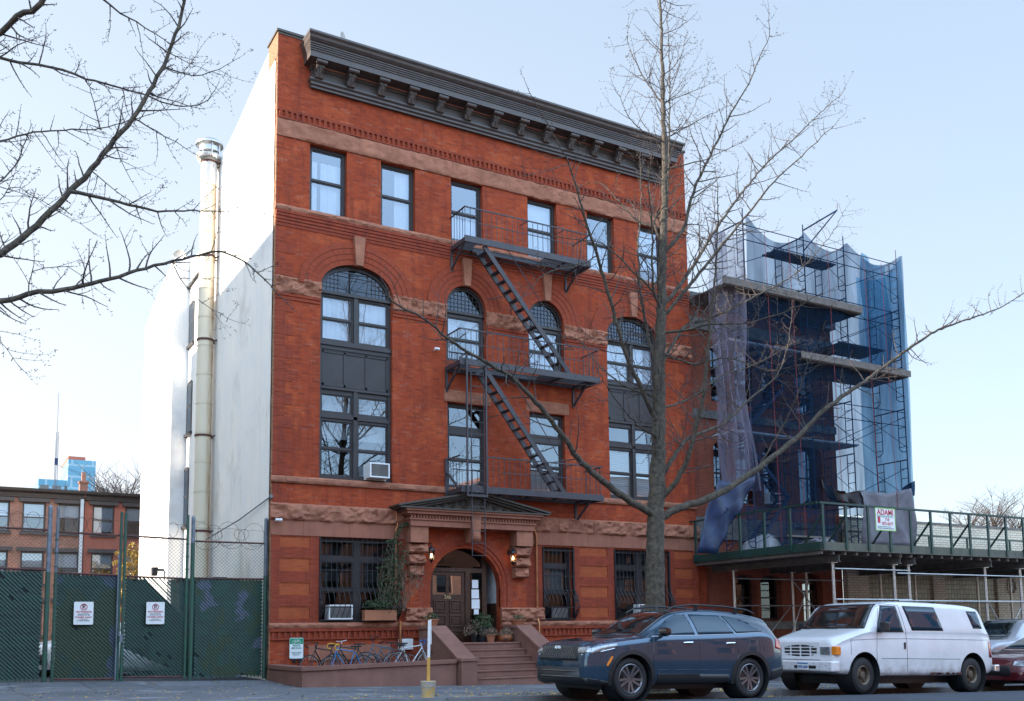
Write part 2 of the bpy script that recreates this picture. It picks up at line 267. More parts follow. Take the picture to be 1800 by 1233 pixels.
# ------------------------------------------------------------------ builders
class MB:
    def __init__(s): s.v = []; s.f = []; s.uv = None; s.smooth = False
    def add(s, vs, fs):
        o = len(s.v); s.v += [tuple(p) for p in vs]; s.f += [tuple(i+o for i in f) for f in fs]
    def box(s, x0, x1, y0, y1, z0, z1):
        s.add([(x0, y0, z0), (x1, y0, z0), (x1, y1, z0), (x0, y1, z0), (x0, y0, z1), (x1, y0, z1), (x1, y1, z1), (x0, y1, z1)],
              [(0, 3, 2, 1), (4, 5, 6, 7), (0, 1, 5, 4), (1, 2, 6, 5), (2, 3, 7, 6), (3, 0, 4, 7)])
        return s
    def beam(s, a, b, w, h, up=(0, 0, 1)):
        a = Vector(a); b = Vector(b); d = (b-a).normalized(); up = Vector(up)
        if abs(d.dot(up)) > .99: up = Vector((0, 1, 0))
        sd = d.cross(up).normalized()*w/2; u = sd.cross(d).normalized()*h/2
        s.add([a-sd-u, a+sd-u, a+sd+u, a-sd+u, b-sd-u, b+sd-u, b+sd+u, b-sd+u],
              [(0, 1, 2, 3), (7, 6, 5, 4), (0, 4, 5, 1), (1, 5, 6, 2), (2, 6, 7, 3), (3, 7, 4, 0)]); return s
    def tube(s, pts, r, n=8, cap=True):
        pts = [Vector(p) for p in pts]; rs = r if isinstance(r, (list, tuple)) else [r]*len(pts)
        o = len(s.v); prev = None
        for i, p in enumerate(pts):
            d = (pts[min(i+1, len(pts)-1)]-pts[max(i-1, 0)])
            if d.length < 1e-9: d = Vector((0, 0, 1))
            d.normalize()
            if prev is None:
                u = d.cross(Vector((0, 0, 1)) if abs(d.z) < .9 else Vector((1, 0, 0))).normalized()
            else:
                u = prev-d*prev.dot(d)
                if u.length < 1e-6: u = d.cross(Vector((1, .2, .1)))
                u.normalize()
            prev = u; w = d.cross(u)
            for k in range(n):
                a = 2*pi*k/n; s.v.append(tuple(p+(u*cos(a)+w*sin(a))*rs[i]))
        for i in range(len(pts)-1):
            for k in range(n):
                k2 = (k+1) % n; s.f.append((o+i*n+k, o+i*n+k2, o+(i+1)*n+k2, o+(i+1)*n+k))
        if cap:
            s.f.append(tuple(o+k for k in range(n))[::-1]); e = o+(len(pts)-1)*n; s.f.append(tuple(e+k for k in range(n)))
        return s
    def lathe(s, prof, c=(0, 0, 0), axis='z', n=24, cap=False):
        o = len(s.v); c = Vector(c)
        for (r, h) in prof:
            for k in range(n):
                a = 2*pi*k/n; x, y = r*cos(a), r*sin(a)
                p = {'z': (x, y, h), 'y': (x, h, y), 'x': (h, x, y)}[axis]; s.v.append(tuple(c+Vector(p)))
        for i in range(len(prof)-1):
            for k in range(n):
                k2 = (k+1) % n; s.f.append((o+i*n+k, o+i*n+k2, o+(i+1)*n+k2, o+(i+1)*n+k))
        if cap:
            s.f.append(tuple(o+k for k in range(n))); e = o+(len(prof)-1)*n; s.f.append(tuple(e+k for k in range(n)))
        return s
    def prism(s, poly, fn, d0, d1):   # poly of (a,b); fn(a,b,d)->xyz
        n = len(poly); o = len(s.v)
        for d in (d0, d1):
            for a, b in poly: s.v.append(tuple(fn(a, b, d)))
        tr = tessellate_polygon([[Vector((a, b, 0)) for a, b in poly]])
        for t in tr: s.f.append(tuple(o+i for i in t)); s.f.append(tuple(o+n+i for i in t[::-1]))
        for i in range(n): j = (i+1) % n; s.f.append((o+i, o+j, o+n+j, o+n+i))
        return s
    def plate(s, outer, holes, fn, d0, d1, back=True, rim=True):
        loops = [outer]+holes; flat = [p for l in loops for p in l]; n = len(flat); o = len(s.v)
        for d in (d0, d1):
            for a, b in flat: s.v.append(tuple(fn(a, b, d)))
        tr = tessellate_polygon([[Vector((a, b, 0)) for a, b in l] for l in loops])
        for t in tr:
            s.f.append(tuple(o+i for i in t))
            if back: s.f.append(tuple(o+n+i for i in t[::-1]))
        b = 0
        for li, l in enumerate(loops):
            m = len(l)
            if li > 0 or rim:
                for i in range(m): j = (i+1) % m; s.f.append((o+b+i, o+b+j, o+n+b+j, o+n+b+i))
            b += m
        return s
    def build(s, name, mat, parent=None, smooth=None, bevel=0, fixn=True):
        me = bpy.data.meshes.new(name); me.from_pydata(s.v, [], s.f)
        if fixn:
            bm = bmesh.new(); bm.from_mesh(me); bmesh.ops.recalc_face_normals(bm, faces=bm.faces); bm.to_mesh(me); bm.free()
        mats = mat if isinstance(mat, (list, tuple)) else [mat]
        for m in mats: me.materials.append(M[m] if isinstance(m, str) else m)
        if s.uv:
            ul = me.uv_layers.new(name='UVMap')
            for lp in me.loops: ul.data[lp.index].uv = s.uv[lp.vertex_index]
        if smooth is not None:
            me.shade_smooth(); me.set_sharp_from_angle(angle=radians(smooth))
        o = bpy.data.objects.new(name, me); COL.objects.link(o)
        if parent: o.parent = parent
        if bevel:
            md = o.modifiers.new('bevel', 'BEVEL'); md.width = bevel; md.segments = 2; md.limit_method = 'ANGLE'
        return o
def tag(o, label=None, cat=None, group=None, kind=None):
    if label: o['label'] = label
    if cat: o['category'] = cat
    if group: o['group'] = group
    if kind: o['kind'] = kind
    return o
def thing(name, label, cat, loc=(0, 0, 0), rz=0, group=None):
    o = bpy.data.objects.new(name, None); COL.objects.link(o); o.location = loc; o.rotation_euler = (0, 0, rz); o.empty_display_size = .3
    return tag(o, label, cat, group)
def copy_tree(o, parent=None, kids=None):
    if kids is None:
        kids = {}
        for q in list(COL.objects):
            if q.parent: kids.setdefault(q.parent, []).append(q)
    c = o.copy(); COL.objects.link(c); c.parent = parent
    for ch in kids.get(o, []): copy_tree(ch, c, kids)
    return c
def rect(x0, x1, z0, z1): return [(x0, z0), (x1, z0), (x1, z1), (x0, z1)]
def archloop(x0, x1, z0, zs, zt, n=20, pw=2):
    c = (x0+x1)/2; w = (x1-x0)/2; sg = lambda v: (1 if v > 0 else -1)*abs(v)**(2/pw)
    return [(x0, z0), (x1, z0)]+[(c+w*(sg(cos(pi*i/n)) if abs(cos(pi*i/n)) > 1e-6 else 0), zs+(zt-zs)*abs(sin(pi*i/n))**(2/pw)) for i in range(n+1)]
FY = lambda y: (lambda a, b, d: (a, y+d, b))      # plane facing the street
FX = lambda x: (lambda a, b, d: (x+d, a, b))
def textmesh(body, size, mat, parent, loc, rot, name='lettering', ext=.002, align='CENTER', sx=1.0, bold=0.0):
    cu = bpy.data.curves.new('t', 'FONT'); cu.body = body; cu.size = size; cu.extrude = ext; cu.align_x = align; cu.align_y = 'CENTER'; cu.offset = bold; cu.space_line = .9
    to = bpy.data.objects.new('t', cu); COL.objects.link(to); dg = bpy.context.evaluated_depsgraph_get(); dg.update()
    me = bpy.data.meshes.new_from_object(to.evaluated_get(dg)); bpy.data.objects.remove(to); bpy.data.curves.remove(cu)
    me.materials.clear(); me.materials.append(M[mat]); me.name = name
    for v in me.vertices: v.co.x *= sx
    o = bpy.data.objects.new(name, me); COL.objects.link(o); o.parent = parent; o.location = loc; o.rotation_euler = rot; return o
def rock(x0, x1, z0, z1, yf, depth, seed=0, step=.045, mat='stone', blocks=.9, amp=.5):
    """rock-faced stone course: a displaced grid front with a straight top, base and ends"""
    m = MB(); nx = max(2, int((x1-x0)/step)); nz = max(3, int((z1-z0)/step)); o = 0
    for j in range(nz+1):
        for i in range(nx+1):
            x = x0+(x1-x0)*i/nx; z = z0+(z1-z0)*j/nz
            bx = (x+seed*.37) % blocks; edge = min(bx, blocks-bx)/.04
            e = min(1, edge, (z-z0)/.05+.25, (z1-z)/.03+.1)
            h = .5+1.1*noise.noise(Vector((x*2.6+seed, seed*3.1, z*4)))+.75*noise.noise(Vector((x*7, seed, z*10)))+.3*noise.noise(Vector((x*19, seed, z*23)))
            d = depth*(1-amp+amp*max(-.3, min(1.2, h)))*(.55+.45*max(0, e))
            m.v.append((x, yf-max(.004, d), z))
    for j in range(nz):
        for i in range(nx): a = j*(nx+1)+i; m.f.append((a, a+1, a+nx+2, a+nx+1))
    def skirt(idx):
        b = len(m.v)
        for k in idx: x, y, z = m.v[k]; m.v.append((x, yf, z))
        for k in range(len(idx)-1): m.f.append((idx[k], idx[k+1], b+k+1, b+k))
    skirt([i for i in range(nx+1)]); skirt([nz*(nx+1)+i for i in range(nx+1)])
    skirt([j*(nx+1) for j in range(nz+1)]); skirt([j*(nx+1)+nx for j in range(nz+1)])
    return m
def interp(tab, x):
    if x <= tab[0][0]: return tab[0][1]
    for (a, p), (b, q) in zip(tab, tab[1:]):
        if x <= b:
            t = (x-a)/(b-a); return p+(q-p)*t
    return tab[-1][1]
def sint(tab, x):   # smooth (Catmull-Rom) interpolation
    n = len(tab)
    if x <= tab[0][0]: return tab[0][1]
    if x >= tab[-1][0]: return tab[-1][1]
    for i in range(n-1):
        if x <= tab[i+1][0]:
            x0, y0 = tab[i]; x1, y1 = tab[i+1]; h = x1-x0; t = (x-x0)/h
            m0 = (y1-(tab[i-1][1] if i else y0))/((x1-tab[i-1][0]) if i else h)*h
            m1 = ((tab[i+2][1] if i+2 < n else y1)-y0)/((tab[i+2][0]-x0) if i+2 < n else h)*h
            return (2*t**3-3*t**2+1)*y0+(t**3-2*t**2+t)*m0+(-2*t**3+3*t**2)*y1+(t**3-t**2)*m1

# ------------------------------------------------------------------ ground
HY = [(-80, -.5), (-30, -.45), (-26, -.42), (-22, -.25), (-17, -.0), (-12.6, .10), (-11.0, -.02)]
def groundz(x, y):
    sl = -.027*max(-30, min(45, x))
    if y < -10.95: return sl+interp(HY, y)
    if y < -2.6: return sl+interp([(-10.95, .10), (-2.6, -.07)], y)
    return sl+interp([(-2.6, -.07), (.3, .02), (30, .1)], y)
def sheet(name, x0, x1, y0, y1, sx, sy, mat, dz=0, kind='structure', label=None):
    m = MB(); xs = [x0+(x1-x0)*i/sx for i in range(sx+1)]; ys = [y0+(y1-y0)*j/sy for j in range(sy+1)]
    for y in ys:
        for x in xs: m.v.append((x, y, groundz(x, min(max(y, y0+.001), y1-.001))+dz))
    for j in range(sy):
        for i in range(sx): a = j*(sx+1)+i; m.f.append((a, a+1, a+sx+2, a+sx+1))
    o = m.build(name, mat); o['kind'] = kind; return o
N = NT('ground_far'); 
g = MB(); g.add([(-600, -400, -2.2), (900, -400, -2.2), (900, 1200, -2.2), (-600, 1200, -2.2)], [(0, 1, 2, 3)]); o = g.build('ground', 'concrete'); o['kind'] = 'structure'
sheet('road', -70, 90, -22, -10.96, 64, 24, 'asphalt')
# expansion joints and tone changes belong to the sidewalk material
def sidewalk_mat():
    N = NT('sidewalk_slabs'); co = coords(N); p = N.n('BsdfPrincipled'); p.inputs['Roughness'].default_value = .9; p.inputs['Specular IOR Level'].default_value = .25
    b = N.n('TexBrick'); b.offset = 0; b.inputs['Color1'].default_value = c4((.165, .168, .182)); b.inputs['Color2'].default_value = c4((.13, .133, .146)); b.inputs['Mortar'].default_value = c4((.06, .06, .065))
    b.inputs['Scale'].default_value = 1; b.inputs['Brick Width'].default_value = 1.6; b.inputs['Row Height'].default_value = 1.55; b.inputs['Mortar Size'].default_value = .012
    N.l(co, b.inputs['Vector']); col = mixc(N, noisef(N, co, .5, 6, .4, .62), b.outputs['Color'], (.8, .8, .82), 'MULTIPLY')
    col = mixc(N, noisef(N, co, 3, 8, .5, .75), col, (.07, .07, .075)); col = mixc(N, noisef(N, co, .7, 3, .60, .63), col, (.235, .24, .25)); col = mixc(N, noisef(N, co, 1.1, 5, .66, .70), col, (.06, .06, .066)); col = mixc(N, noisef(N, co, 70, 2, .62, .72), col, (.28, .28, .28)); N.l(col, p.inputs['Base Color'])
    bp = N.n('Bump'); bp.inputs['Strength'].default_value = .4; bp.inputs['Distance'].default_value = .01; t = N.n('TexNoise'); t.inputs['Scale'].default_value = 45; t.inputs['Detail'].default_value = 6
    N.l(co, t.inputs['Vector']); N.l(t.outputs['Fac'], bp.inputs['Height']); N.l(bp.outputs[0], p.inputs['Normal']); N.l(p.outputs[0], N.out.inputs[0]); return N.m
M['slabs'] = sidewalk_mat()
sheet('sidewalk', -70, 90, -10.94, .0, 64, 24, 'slabs')
sheet('pavement', -70, 90, -30, -22.01, 64, 8, 'concrete', dz=.12)
lot = MB(); lot.add([(-70, .01, groundz(-30, .3)), (0, .01, .0), (0, 21, .0), (0, 29.9, 0), (-70, 29.9, .6)], [(0, 1, 2, 3, 4)])
sheet('parking_lot', -70, -.02, .01, 29, 20, 10, 'asphalt')
k = MB()
for i in range(80):
    x = -70+i*2; x2 = x+1.992; zs = [(groundz(x, -11.2)-.08, groundz(x2, -11.2)-.08), (groundz(x, -10.9)+.012, groundz(x2, -10.9)+.012)]
    k.add([(x, -10.98, zs[0][0]), (x2, -10.98, zs[0][1]), (x2, -10.80, zs[0][1]), (x, -10.80, zs[0][0]), (x, -10.98, zs[1][0]), (x2, -10.98, zs[1][1]), (x2, -10.80, zs[1][1]), (x, -10.80, zs[1][0])],
        [(0, 3, 2, 1), (4, 5, 6, 7), (0, 1, 5, 4), (1, 2, 6, 5), (2, 3, 7, 6), (3, 0, 4, 7)])
o = k.build('kerb', 'kerb'); o['kind'] = 'structure'
# fallen leaves
lv = MB()
def leaf(m, x, y, z, s):
    a = random.random()*6.28; t = random.uniform(-.3, .3); u = Vector((cos(a), sin(a), t))*s; v = Vector((-sin(a), cos(a), random.uniform(-.3, .3)))*s*.8; p = Vector((x, y, z+.012))
    m.add([p-u*.2, p+u*.6+v*.7, p+u*.9, p+u*.6-v*.7], [(0, 1, 2, 3)])
for i in range(3200):
    if i < 1200: x = random.uniform(-8, 22); y = random.uniform(-10.3, 0)**1
    elif i < 2400: x = random.gauss(5, 3.2); y = min(-8.2, random.gauss(-10.0, .5))
    else: x = random.uniform(1, 20); y = -11.02-abs(random.gauss(0, .16))
    if 0 < x < 8.2 and y > -3: continue
    leaf(lv, x, y, groundz(x, y), random.uniform(.028, .06))
o = lv.build('fallen_leaves', 'leafylw', fixn=False); tag(o, None, None, None, 'stuff')
# ================================================================== MAIN BUILDING
BW = 15.44
bld = thing('apartment_building', 'four storey red brick building with dark cornice and white painted side wall', 'building')
A1 = archloop(1.37, 3.65, 5.72, 11.45, 12.25, pw=2.35); A4 = archloop(11.68, 13.96, 5.72, 11.45, 12.25, pw=2.35)
A2 = archloop(5.49, 6.90, 9.75, 11.52, 12.25, 16); A3 = archloop(8.49, 9.90, 9.75, 11.52, 12.25, 16)
TOPW = [1.0, 3.26, 5.67, 8.54, 10.95, 13.18]; TW = 1.16
DOOR = archloop(4.89, 7.33, .94, 2.62, 3.84, 24)
GF = [(1.40, 3.81, 1.58, 4.02), (8.90, 10.09, 1.58, 3.98), (11.75, 14.12, 1.56, 3.98)]
holes = [A1, A4, A2, A3, DOOR]+[rect(x, x+TW, 13.68, 15.76) for x in TOPW]+[rect(5.5, 6.89, 5.72, 8.40), rect(8.50, 9.88, 5.72, 8.40)]+[rect(a, b, c, d) for a, b, c, d in GF]
w = MB(); w.plate(rect(.0, BW, -1.2, 19.0), holes, FY(0), 0, .28); w.build('facade_wall', 'brick', bld)
# ground floor piers: dark brick courses standing 30 mm proud around recessed orange panels
pan = []
for x0, x1 in ((.24, 1.12), (10.34, 11.46), (14.38, 15.2)):
    for z0, z1 in ((3.71, 4.0), (3.02, 3.39), (2.35, 2.70), (1.69, 2.03)): pan.append(rect(x0, x1, z0, z1))
q = MB(); q.plate(rect(0.0, 1.395, 1.58, 4.03), pan[:4], FY(-.03), 0, .029, back=False); q.build('brick_pier', 'brick_dark', bld); q = MB(); q.plate(rect(10.095, 11.745, 1.58, 4.03), pan[4:8], FY(-.03), 0, .029, back=False)
q.build('brick_pier', 'brick_dark', bld); q = MB(); q.plate(rect(14.125, BW, 1.58, 4.03), pan[8:], FY(-.03), 0, .029, back=False)
q.build('brick_pier', 'brick_dark', bld); q = MB(); q.plate([(3.815, 2.0), (4.85, 2.0), (4.85, 4.03), (3.815, 4.03)], [], FY(-.02), 0, .019, back=False); q.build('brick_pier', 'brick_dark', bld); q = MB(); q.plate([(7.37, 2.0), (8.895, 2.0), (8.895, 4.03), (7.37, 4.03)], [rect(7.85, 8.25, 2.1, 2.5)], FY(-.02), 0, .019, back=False); q.build('brick_pier', 'brick_dark', bld)
# quoins up the corners and beside the tall bays
def quoins(m, x0, w0, w1, z0, z1, side, y=-.012):
    z = z0; i = 0
    while z < z1-.1:
        h = .34; ww = w0 if i % 2 else w1
        a, b = (x0, x0+ww) if side > 0 else (x0-ww, x0)
        m.box(a, b, y, -.001, z+.004, min(z+h, z1)-.004); z += h; i += 1
for a_ in ((0.0, .32, .55, 5.73, 10.85, 1), (BW, .32, .55, 5.73, 10.85, -1), (0, .32, .55, 11.56, 13.0, 1), (0, .3, .5, 4.93, 5.5, 1)): q = MB(); quoins(q, *a_); q.build('brick_quoin', 'brick_dark', bld)
for p in pan: q = MB(); q.plate([(a, b) for a, b in p], [], FY(-.006), 0, .005, back=False); q.build('brick_panel', 'brick_orange', bld)
# brick arches over the third floor windows: four stepped rings, voussoirs laid out by UV
for nm, (x0, x1, zs, rise, ro) in {'a': (1.37, 3.65, 11.45, .80, .67), 'b': (11.68, 13.96, 11.45, .80, .67), 'c': (5.49, 6.90, 11.52, .73, .66), 'd': (8.49, 9.90, 11.52, .73, .66)}.items():
    c = (x0+x1)/2; hw = (x1-x0)/2; m = MB(); m.uv = []; n = 48
    for kk in range(4):
        e0 = ro*kk/4; e1 = ro*(kk+1)/4; y = -.012-.014*kk; o = len(m.v)
        for i in range(n+1):
            a = pi*i/n; L = (hw+e0)*a*.9
            P0 = (c+(hw+e0)*cos(a), zs+(rise+e0)*sin(a)); P1 = (c+(hw+e1)*cos(a), zs+(rise+e1)*sin(a))
            for (px, pz), yy, v in ((P0, 0.0, kk*.235), (P0, y, kk*.235), (P1, y, kk*.235+.23), (P1, 0.0, kk*.235+.23)):
                m.v.append((px, yy, pz)); m.uv.append((v, L))
        for i in range(n):
            b = o+i*4
            for t in range(3): m.f.append((b+t, b+t+1, b+4+t+1, b+4+t))
    m.build('brick_arch', 'brick_arch', bld)
for c in (2.54, 6.19, 9.22, 12.82):
    m = MB(); w1 = .18 if c in (2.54, 12.82) else .17; m.prism([(c-.11, 12.22), (c+.11, 12.22), (c+w1, 13.12), (c-w1, 13.12)], FY(-.14), 0, .15); m.build('keystone', 'stone', bld, bevel=.012)
# stone courses
def course(name, segs, z0, z1, d, mat='stone', blocks=.9, sd=0, amp=.5):
    for i, (a, b) in enumerate(segs): rock(a, b, z0, z1, 0, d, sd+i*1.7, mat=mat, blocks=blocks, amp=amp).build(name, mat, bld, smooth=38)
course('rock_faced_course', [(-.06, 4.05), (8.25, BW)], 4.46, 4.93, .16, blocks=1.4, sd=3)
for a_, b_ in ((-.02, .9), (.9, 2.3), (2.3, 3.4), (3.4, 4.05), (8.25, 9.3), (9.3, 10.7), (10.7, 12.1), (12.1, 13.5), (13.5, 14.6), (14.6, BW)): m = MB(); m.box(a_+.003, b_-.003, -.045-.002*random.random(), .001, 4.03, 4.458); m.build('smooth_stone_block', 'stone_smooth', bld)
course('sill_course', [(-.05, 4.88), (7.34, BW)], 1.42, 1.575, .12, blocks=1.3, sd=9, amp=.3)
course('sill_course', [(-.05, BW)], 5.52, 5.71, .10, blocks=1.6, sd=12, amp=.3)
course('sill_course', [(-.04, BW)], 13.51, 13.675, .12, blocks=1.2, sd=15, amp=.4)
course('impost_stone', [(0.0, 1.36), (3.66, 5.48), (6.91, 8.48), (9.91, 11.67), (13.97, BW)], 11.05, 11.53, .13, blocks=1.35, sd=20, amp=.75)
course('lintel_course', [(-.02, BW)], 15.78, 16.31, .08, blocks=1.05, sd=30, amp=.45)
course('window_lintel', [(5.38, 7.04), (8.37, 10.03)], 8.42, 8.80, .05, blocks=3, sd=44, amp=.7)
course('entrance_base_stone', [(4.04, 4.90), (7.32, 8.87)], 1.577, 2.0, .22, blocks=2.2, sd=50, amp=.6)
# carved rosettes on the imposts
for x in (1.0, 4.35, 4.95, 7.35, 7.95, 10.5, 11.1):
    m = MB()
    for k in range(8):
        a = k*pi/4; m.add([(x, -.17, 11.42), (x+.1*cos(a-.3), -.12, 11.42+.1*sin(a-.3)), (x+.12*cos(a), -.15, 11.42+.12*sin(a)), (x+.1*cos(a+.3), -.12, 11.42+.1*sin(a+.3))], [(0, 1, 2), (0, 2, 3)])
    m.build('carved_rosette', 'stone', bld)
# corbelled brick steps, dentils
m = MB()
for i in range(5): m.box(-.0, BW, -.085+.016*i, -.001, 13.51-.095*(i+1)+.012, 13.51-.095*i-.002)
m.build('corbel_course', 'brick_dark', bld)
for a, b in ((0, 1.36), (3.66, 5.48), (6.91, 8.48), (9.91, 11.67), (13.97, BW)):
    m = MB()
    for i in range(2): m.box(a, b, -.05+.02*i, -.001, 11.05-.10*(i+1)+.012, 11.05-.10*i-.002)
    m.build('corbel_course', 'brick_dark', bld)
for a, b in ((0, 4.86), (7.36, BW)):
    m = MB(); m.box(a, b, -.07, -.001, 1.33, 1.42); m.box(a, b, -.05, -.001, 1.10, 1.14); x = a+.05
    while x < b-.1: m.box(x, x+.075, -.045, -.001, 1.141, 1.329); x += .17
    m.build('brick_dentil_course', 'brick_dark', bld)
m = MB(); m.box(0, BW, -.05, -.001, 16.55, 16.62); m.box(0, BW, -.06, -.001, 16.313, 16.36); x = .05
while x < BW-.1: m.box(x, x+.085, -.05, -.001, 16.361, 16.549); x += .17
m.build('brick_dentil_course', 'brick_dark', bld)
# ---- side (party) wall, white
side = MB()
pr = [(.14, -1.2), (8.2, -1.2), (8.2, 17.9), (7.1, 18.0), (4.59, 18.27), (2.85, 18.56), (1.14, 18.82), (.14, 18.9)]
side.prism([(a, b) for a, b in pr], FX(0), 0, .79)
side.prism([(8.21, -1.2), (14.5, -1.2), (14.5, 17.1), (11, 16.6), (8.21, 16.3)], FX(.6), 0, .2)
side.prism([(14.51, -1.2), (21.3, -1.2), (21.3, 16.0), (17.86, 16.75), (15.27, 17.1), (14.51, 17.1)], FX(0), 0, 1.2)
side.prism([(9.6, -1.2), (9.75, -1.2), (9.75, 16.2), (9.6, 16.2)], FX(.52), 0, .07)
side.build('white_side_wall', 'white_brick', bld)
m = MB(); m.box(-.012, .0, .0, .138, -1.2, 19.0); m.box(-.012, .5, .139, .95, 18.25, 19.0)
for i in range(46): m.box(-.02, -.011, .02, .10+.05*(i % 2), .2+i*.4, .4+i*.4)
m.build('brick_corner_return', 'brick_tan', bld)
m = MB(); m.box(.5, BW, .28, 21, 15.8, 15.9); m.box(BW-.3, BW, .28, 21, -1.2, 18.3); m.box(.6, BW, 21, 21.3, -1.2, 16.6); m.box(.9, BW-.3, 8.1, 8.4, 15.9, 17.9)
m.build('roof', 'roofing', bld)
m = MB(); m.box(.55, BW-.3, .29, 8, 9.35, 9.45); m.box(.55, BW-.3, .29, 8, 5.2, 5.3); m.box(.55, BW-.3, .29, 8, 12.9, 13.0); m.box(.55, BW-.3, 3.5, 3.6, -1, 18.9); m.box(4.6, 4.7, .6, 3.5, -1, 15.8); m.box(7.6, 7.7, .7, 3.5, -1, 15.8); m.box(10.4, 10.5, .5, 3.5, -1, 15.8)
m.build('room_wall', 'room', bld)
m = MB(); m.box(-.05, .92, -.05, 1.0, 19.0, 19.07); m.box(14.75, BW+.05, -.05, 1.0, 19.0, 19.07); m.box(.0, BW, -.02, .4, 18.93, 18.999)
m.build('parapet_cap', 'bronze', bld)
# ---- cornice
cor = MB()
prof = [(0, 17.47), (-.12, 17.47), (-.12, 17.53), (-.18, 17.56), (-.18, 17.62), (-.24, 17.67), (-.24, 17.72), (-.14, 17.75), (-.14, 18.0), (-.18, 18.02), (-.18, 18.06), (-.21, 18.08), (-.21, 18.12), (-.24, 18.15),
        (-.60, 18.16), (-.60, 18.33), (-.63, 18.35), (-.63, 18.39), (-.66, 18.40), (-.66, 18.44), (-.69, 18.45), (-.69, 18.49), (-.72, 18.50), (-.72, 18.54), (-.76, 18.56), (-.82, 18.62), (-.84, 18.68), (-.9, 18.74), (-.9, 18.80), (0, 18.95)]
n = len(prof); e0 = .98; e1 = 14.42
for s_, base in ((-1, e0), (1, e1)):
    for (y, z) in prof:
        ov = max(0, -y-.14)*.42 if z > 18.1 else max(0, -y-.14)*.8
        cor.v.append((base+s_*ov, y, z))
for s_, base in ((-1, e0), (1, e1)):
    for (y, z) in prof:
        ov = max(0, -y-.14)*.42 if z > 18.1 else max(0, -y-.14)*.8
        cor.v.append((base+s_*ov, -.001, z))
for i in range(n-1):
    cor.f.append((i, i+1, n+i+1, n+i)); cor.f.append((2*n+i, i, i+1, 2*n+i+1)[::1]); cor.f.append((n+i, 3*n+i, 3*n+i+1, n+i+1))
cornice = cor.build('cornice', 'cornice', bld)
def bracket_mb(x):
    b = MB(); w_ = .15
    b.prism([(-.14, 17.74), (-.22, 17.70), (-.31, 17.72), (-.345, 17.80), (-.32, 17.88), (-.38, 17.92), (-.45, 17.97), (-.47, 18.05), (-.56, 18.06), (-.56, 18.157), (-.14, 18.157)], lambda a, z, d: (x+d, a, z), -w_*.78, w_*.78)
    b.tube([(x-w_*1.1, -.53, 18.095), (x+w_*1.1, -.53, 18.095)], .066, 14)
    for s_ in (-1, 1):
        b.tube([(x+s_*w_*.8, -.30+.045*cos(k*.7)*(1-k/16), 17.80+.045*sin(k*.7)*(1-k/16)) for k in range(13)], .016, 5)
        for k in range(6): b.tube([(x+s_*.02, -.44+.028*k, 18.02-.045*k), (x+s_*(.07+.010*k), -.41+.022*k, 17.95-.042*k)], .022, 5)
    b.tube([(x, -.46, 18.03), (x, -.39, 17.91), (x, -.36, 17.80), (x, -.28, 17.715)], [.038, .034, .034, .024], 7)
    return b
for i in range(14): bracket_mb(1.16+i*1.0).build('bracket', 'cornice', cornice, smooth=40)
m = MB(); m.box(1.0, 14.4, -.236, -.21, 18.085, 18.12); m.build('gilt_fillet', 'stone_smooth', cornice)
# ---- windows
def curtain_mb(x0, x1, z0, z1, y, amp=.02, fr=14, gap=0):
    c = MB(); n = max(8, int((x1-x0)*44)); ph = random.random()*9
    for i in range(n+1):
        x = x0+(x1-x0)*i/n; yy = y+amp*sin(x*fr*2.2+ph)+amp*.6*sin(x*fr*5.1+ph*2)
        c.v += [(x, yy, z1), (x+amp*.6*sin(x*9+ph), yy*1.0+amp*.4, z0)]
    for i in range(n): c.f.append((2*i, 2*i+1, 2*i+3, 2*i+2))
    return c
def window(outer, lights, y=.16, sash=.035, cur=None, gl='glass', frame='frame', mull=[], extra=None, name='window', sink=None, cmat='curtain'):
    """frame plate with openings; each light has its sash; pane and curtain are children"""
    m = MB(); m.plate(outer, [rect(*l) for l in lights], FY(y), 0, .10)
    for (a, b, c, d) in lights:
        m.plate(rect(a+.001, b-.001, c+.001, d-.001), [rect(a+sash, b-sash, c+sash*1.2, d-sash)], FY(y+.03), 0, .04)
    for mm in mull: m.box(*mm)
    fr = m.build(name, frame, bld)
    p = MB()
    for (a, b, c, d) in lights: p.add([(a+.01, y+.055, c+.01), (b-.01, y+.055, c+.01), (b-.01, y+.055, d-.01), (a+.01, y+.055, d-.01)], [(0, 1, 2, 3)])
    p.build('pane', gl, fr)
    if cur:
        for (a, b, c, d) in cur: curtain_mb(a, b, c, d, y+.2).build('curtain', cmat, fr, smooth=60)
    return fr
def dh(x0, x1, z0, z1, b=.09, mid=.5, mb=.02):   # double hung pair
    zm = z0+(z1-z0)*mid; return [(x0+b, x1-b, z0+b*.6, zm-mb), (x0+b, x1-b, zm+mb, z1-b)]
topc = [[(1.05, 1.35, 13.72, 15.4), (1.45, 2.1, 13.72, 15.4)], [(3.85, 4.4, 13.72, 15.7)], [(5.7, 6.8, 13.7, 14.6)], [(8.58, 9.65, 13.7, 15.72)], [(11, 12.1, 13.7, 14.9)], [(13.2, 14.3, 13.7, 15.7)]]
for x, cc in zip(TOPW, topc): window(rect(x+.002, x+TW-.002, 13.682, 15.758), dh(x, x+TW, 13.682, 15.758), cur=cc)
def leaded(parent, lattice, y):
    m = MB()
    for a, b in lattice: m.beam(a, b, .011, .02, up=(0, 1, 0))
    m.build('leaded_lattice', 'frame', parent)
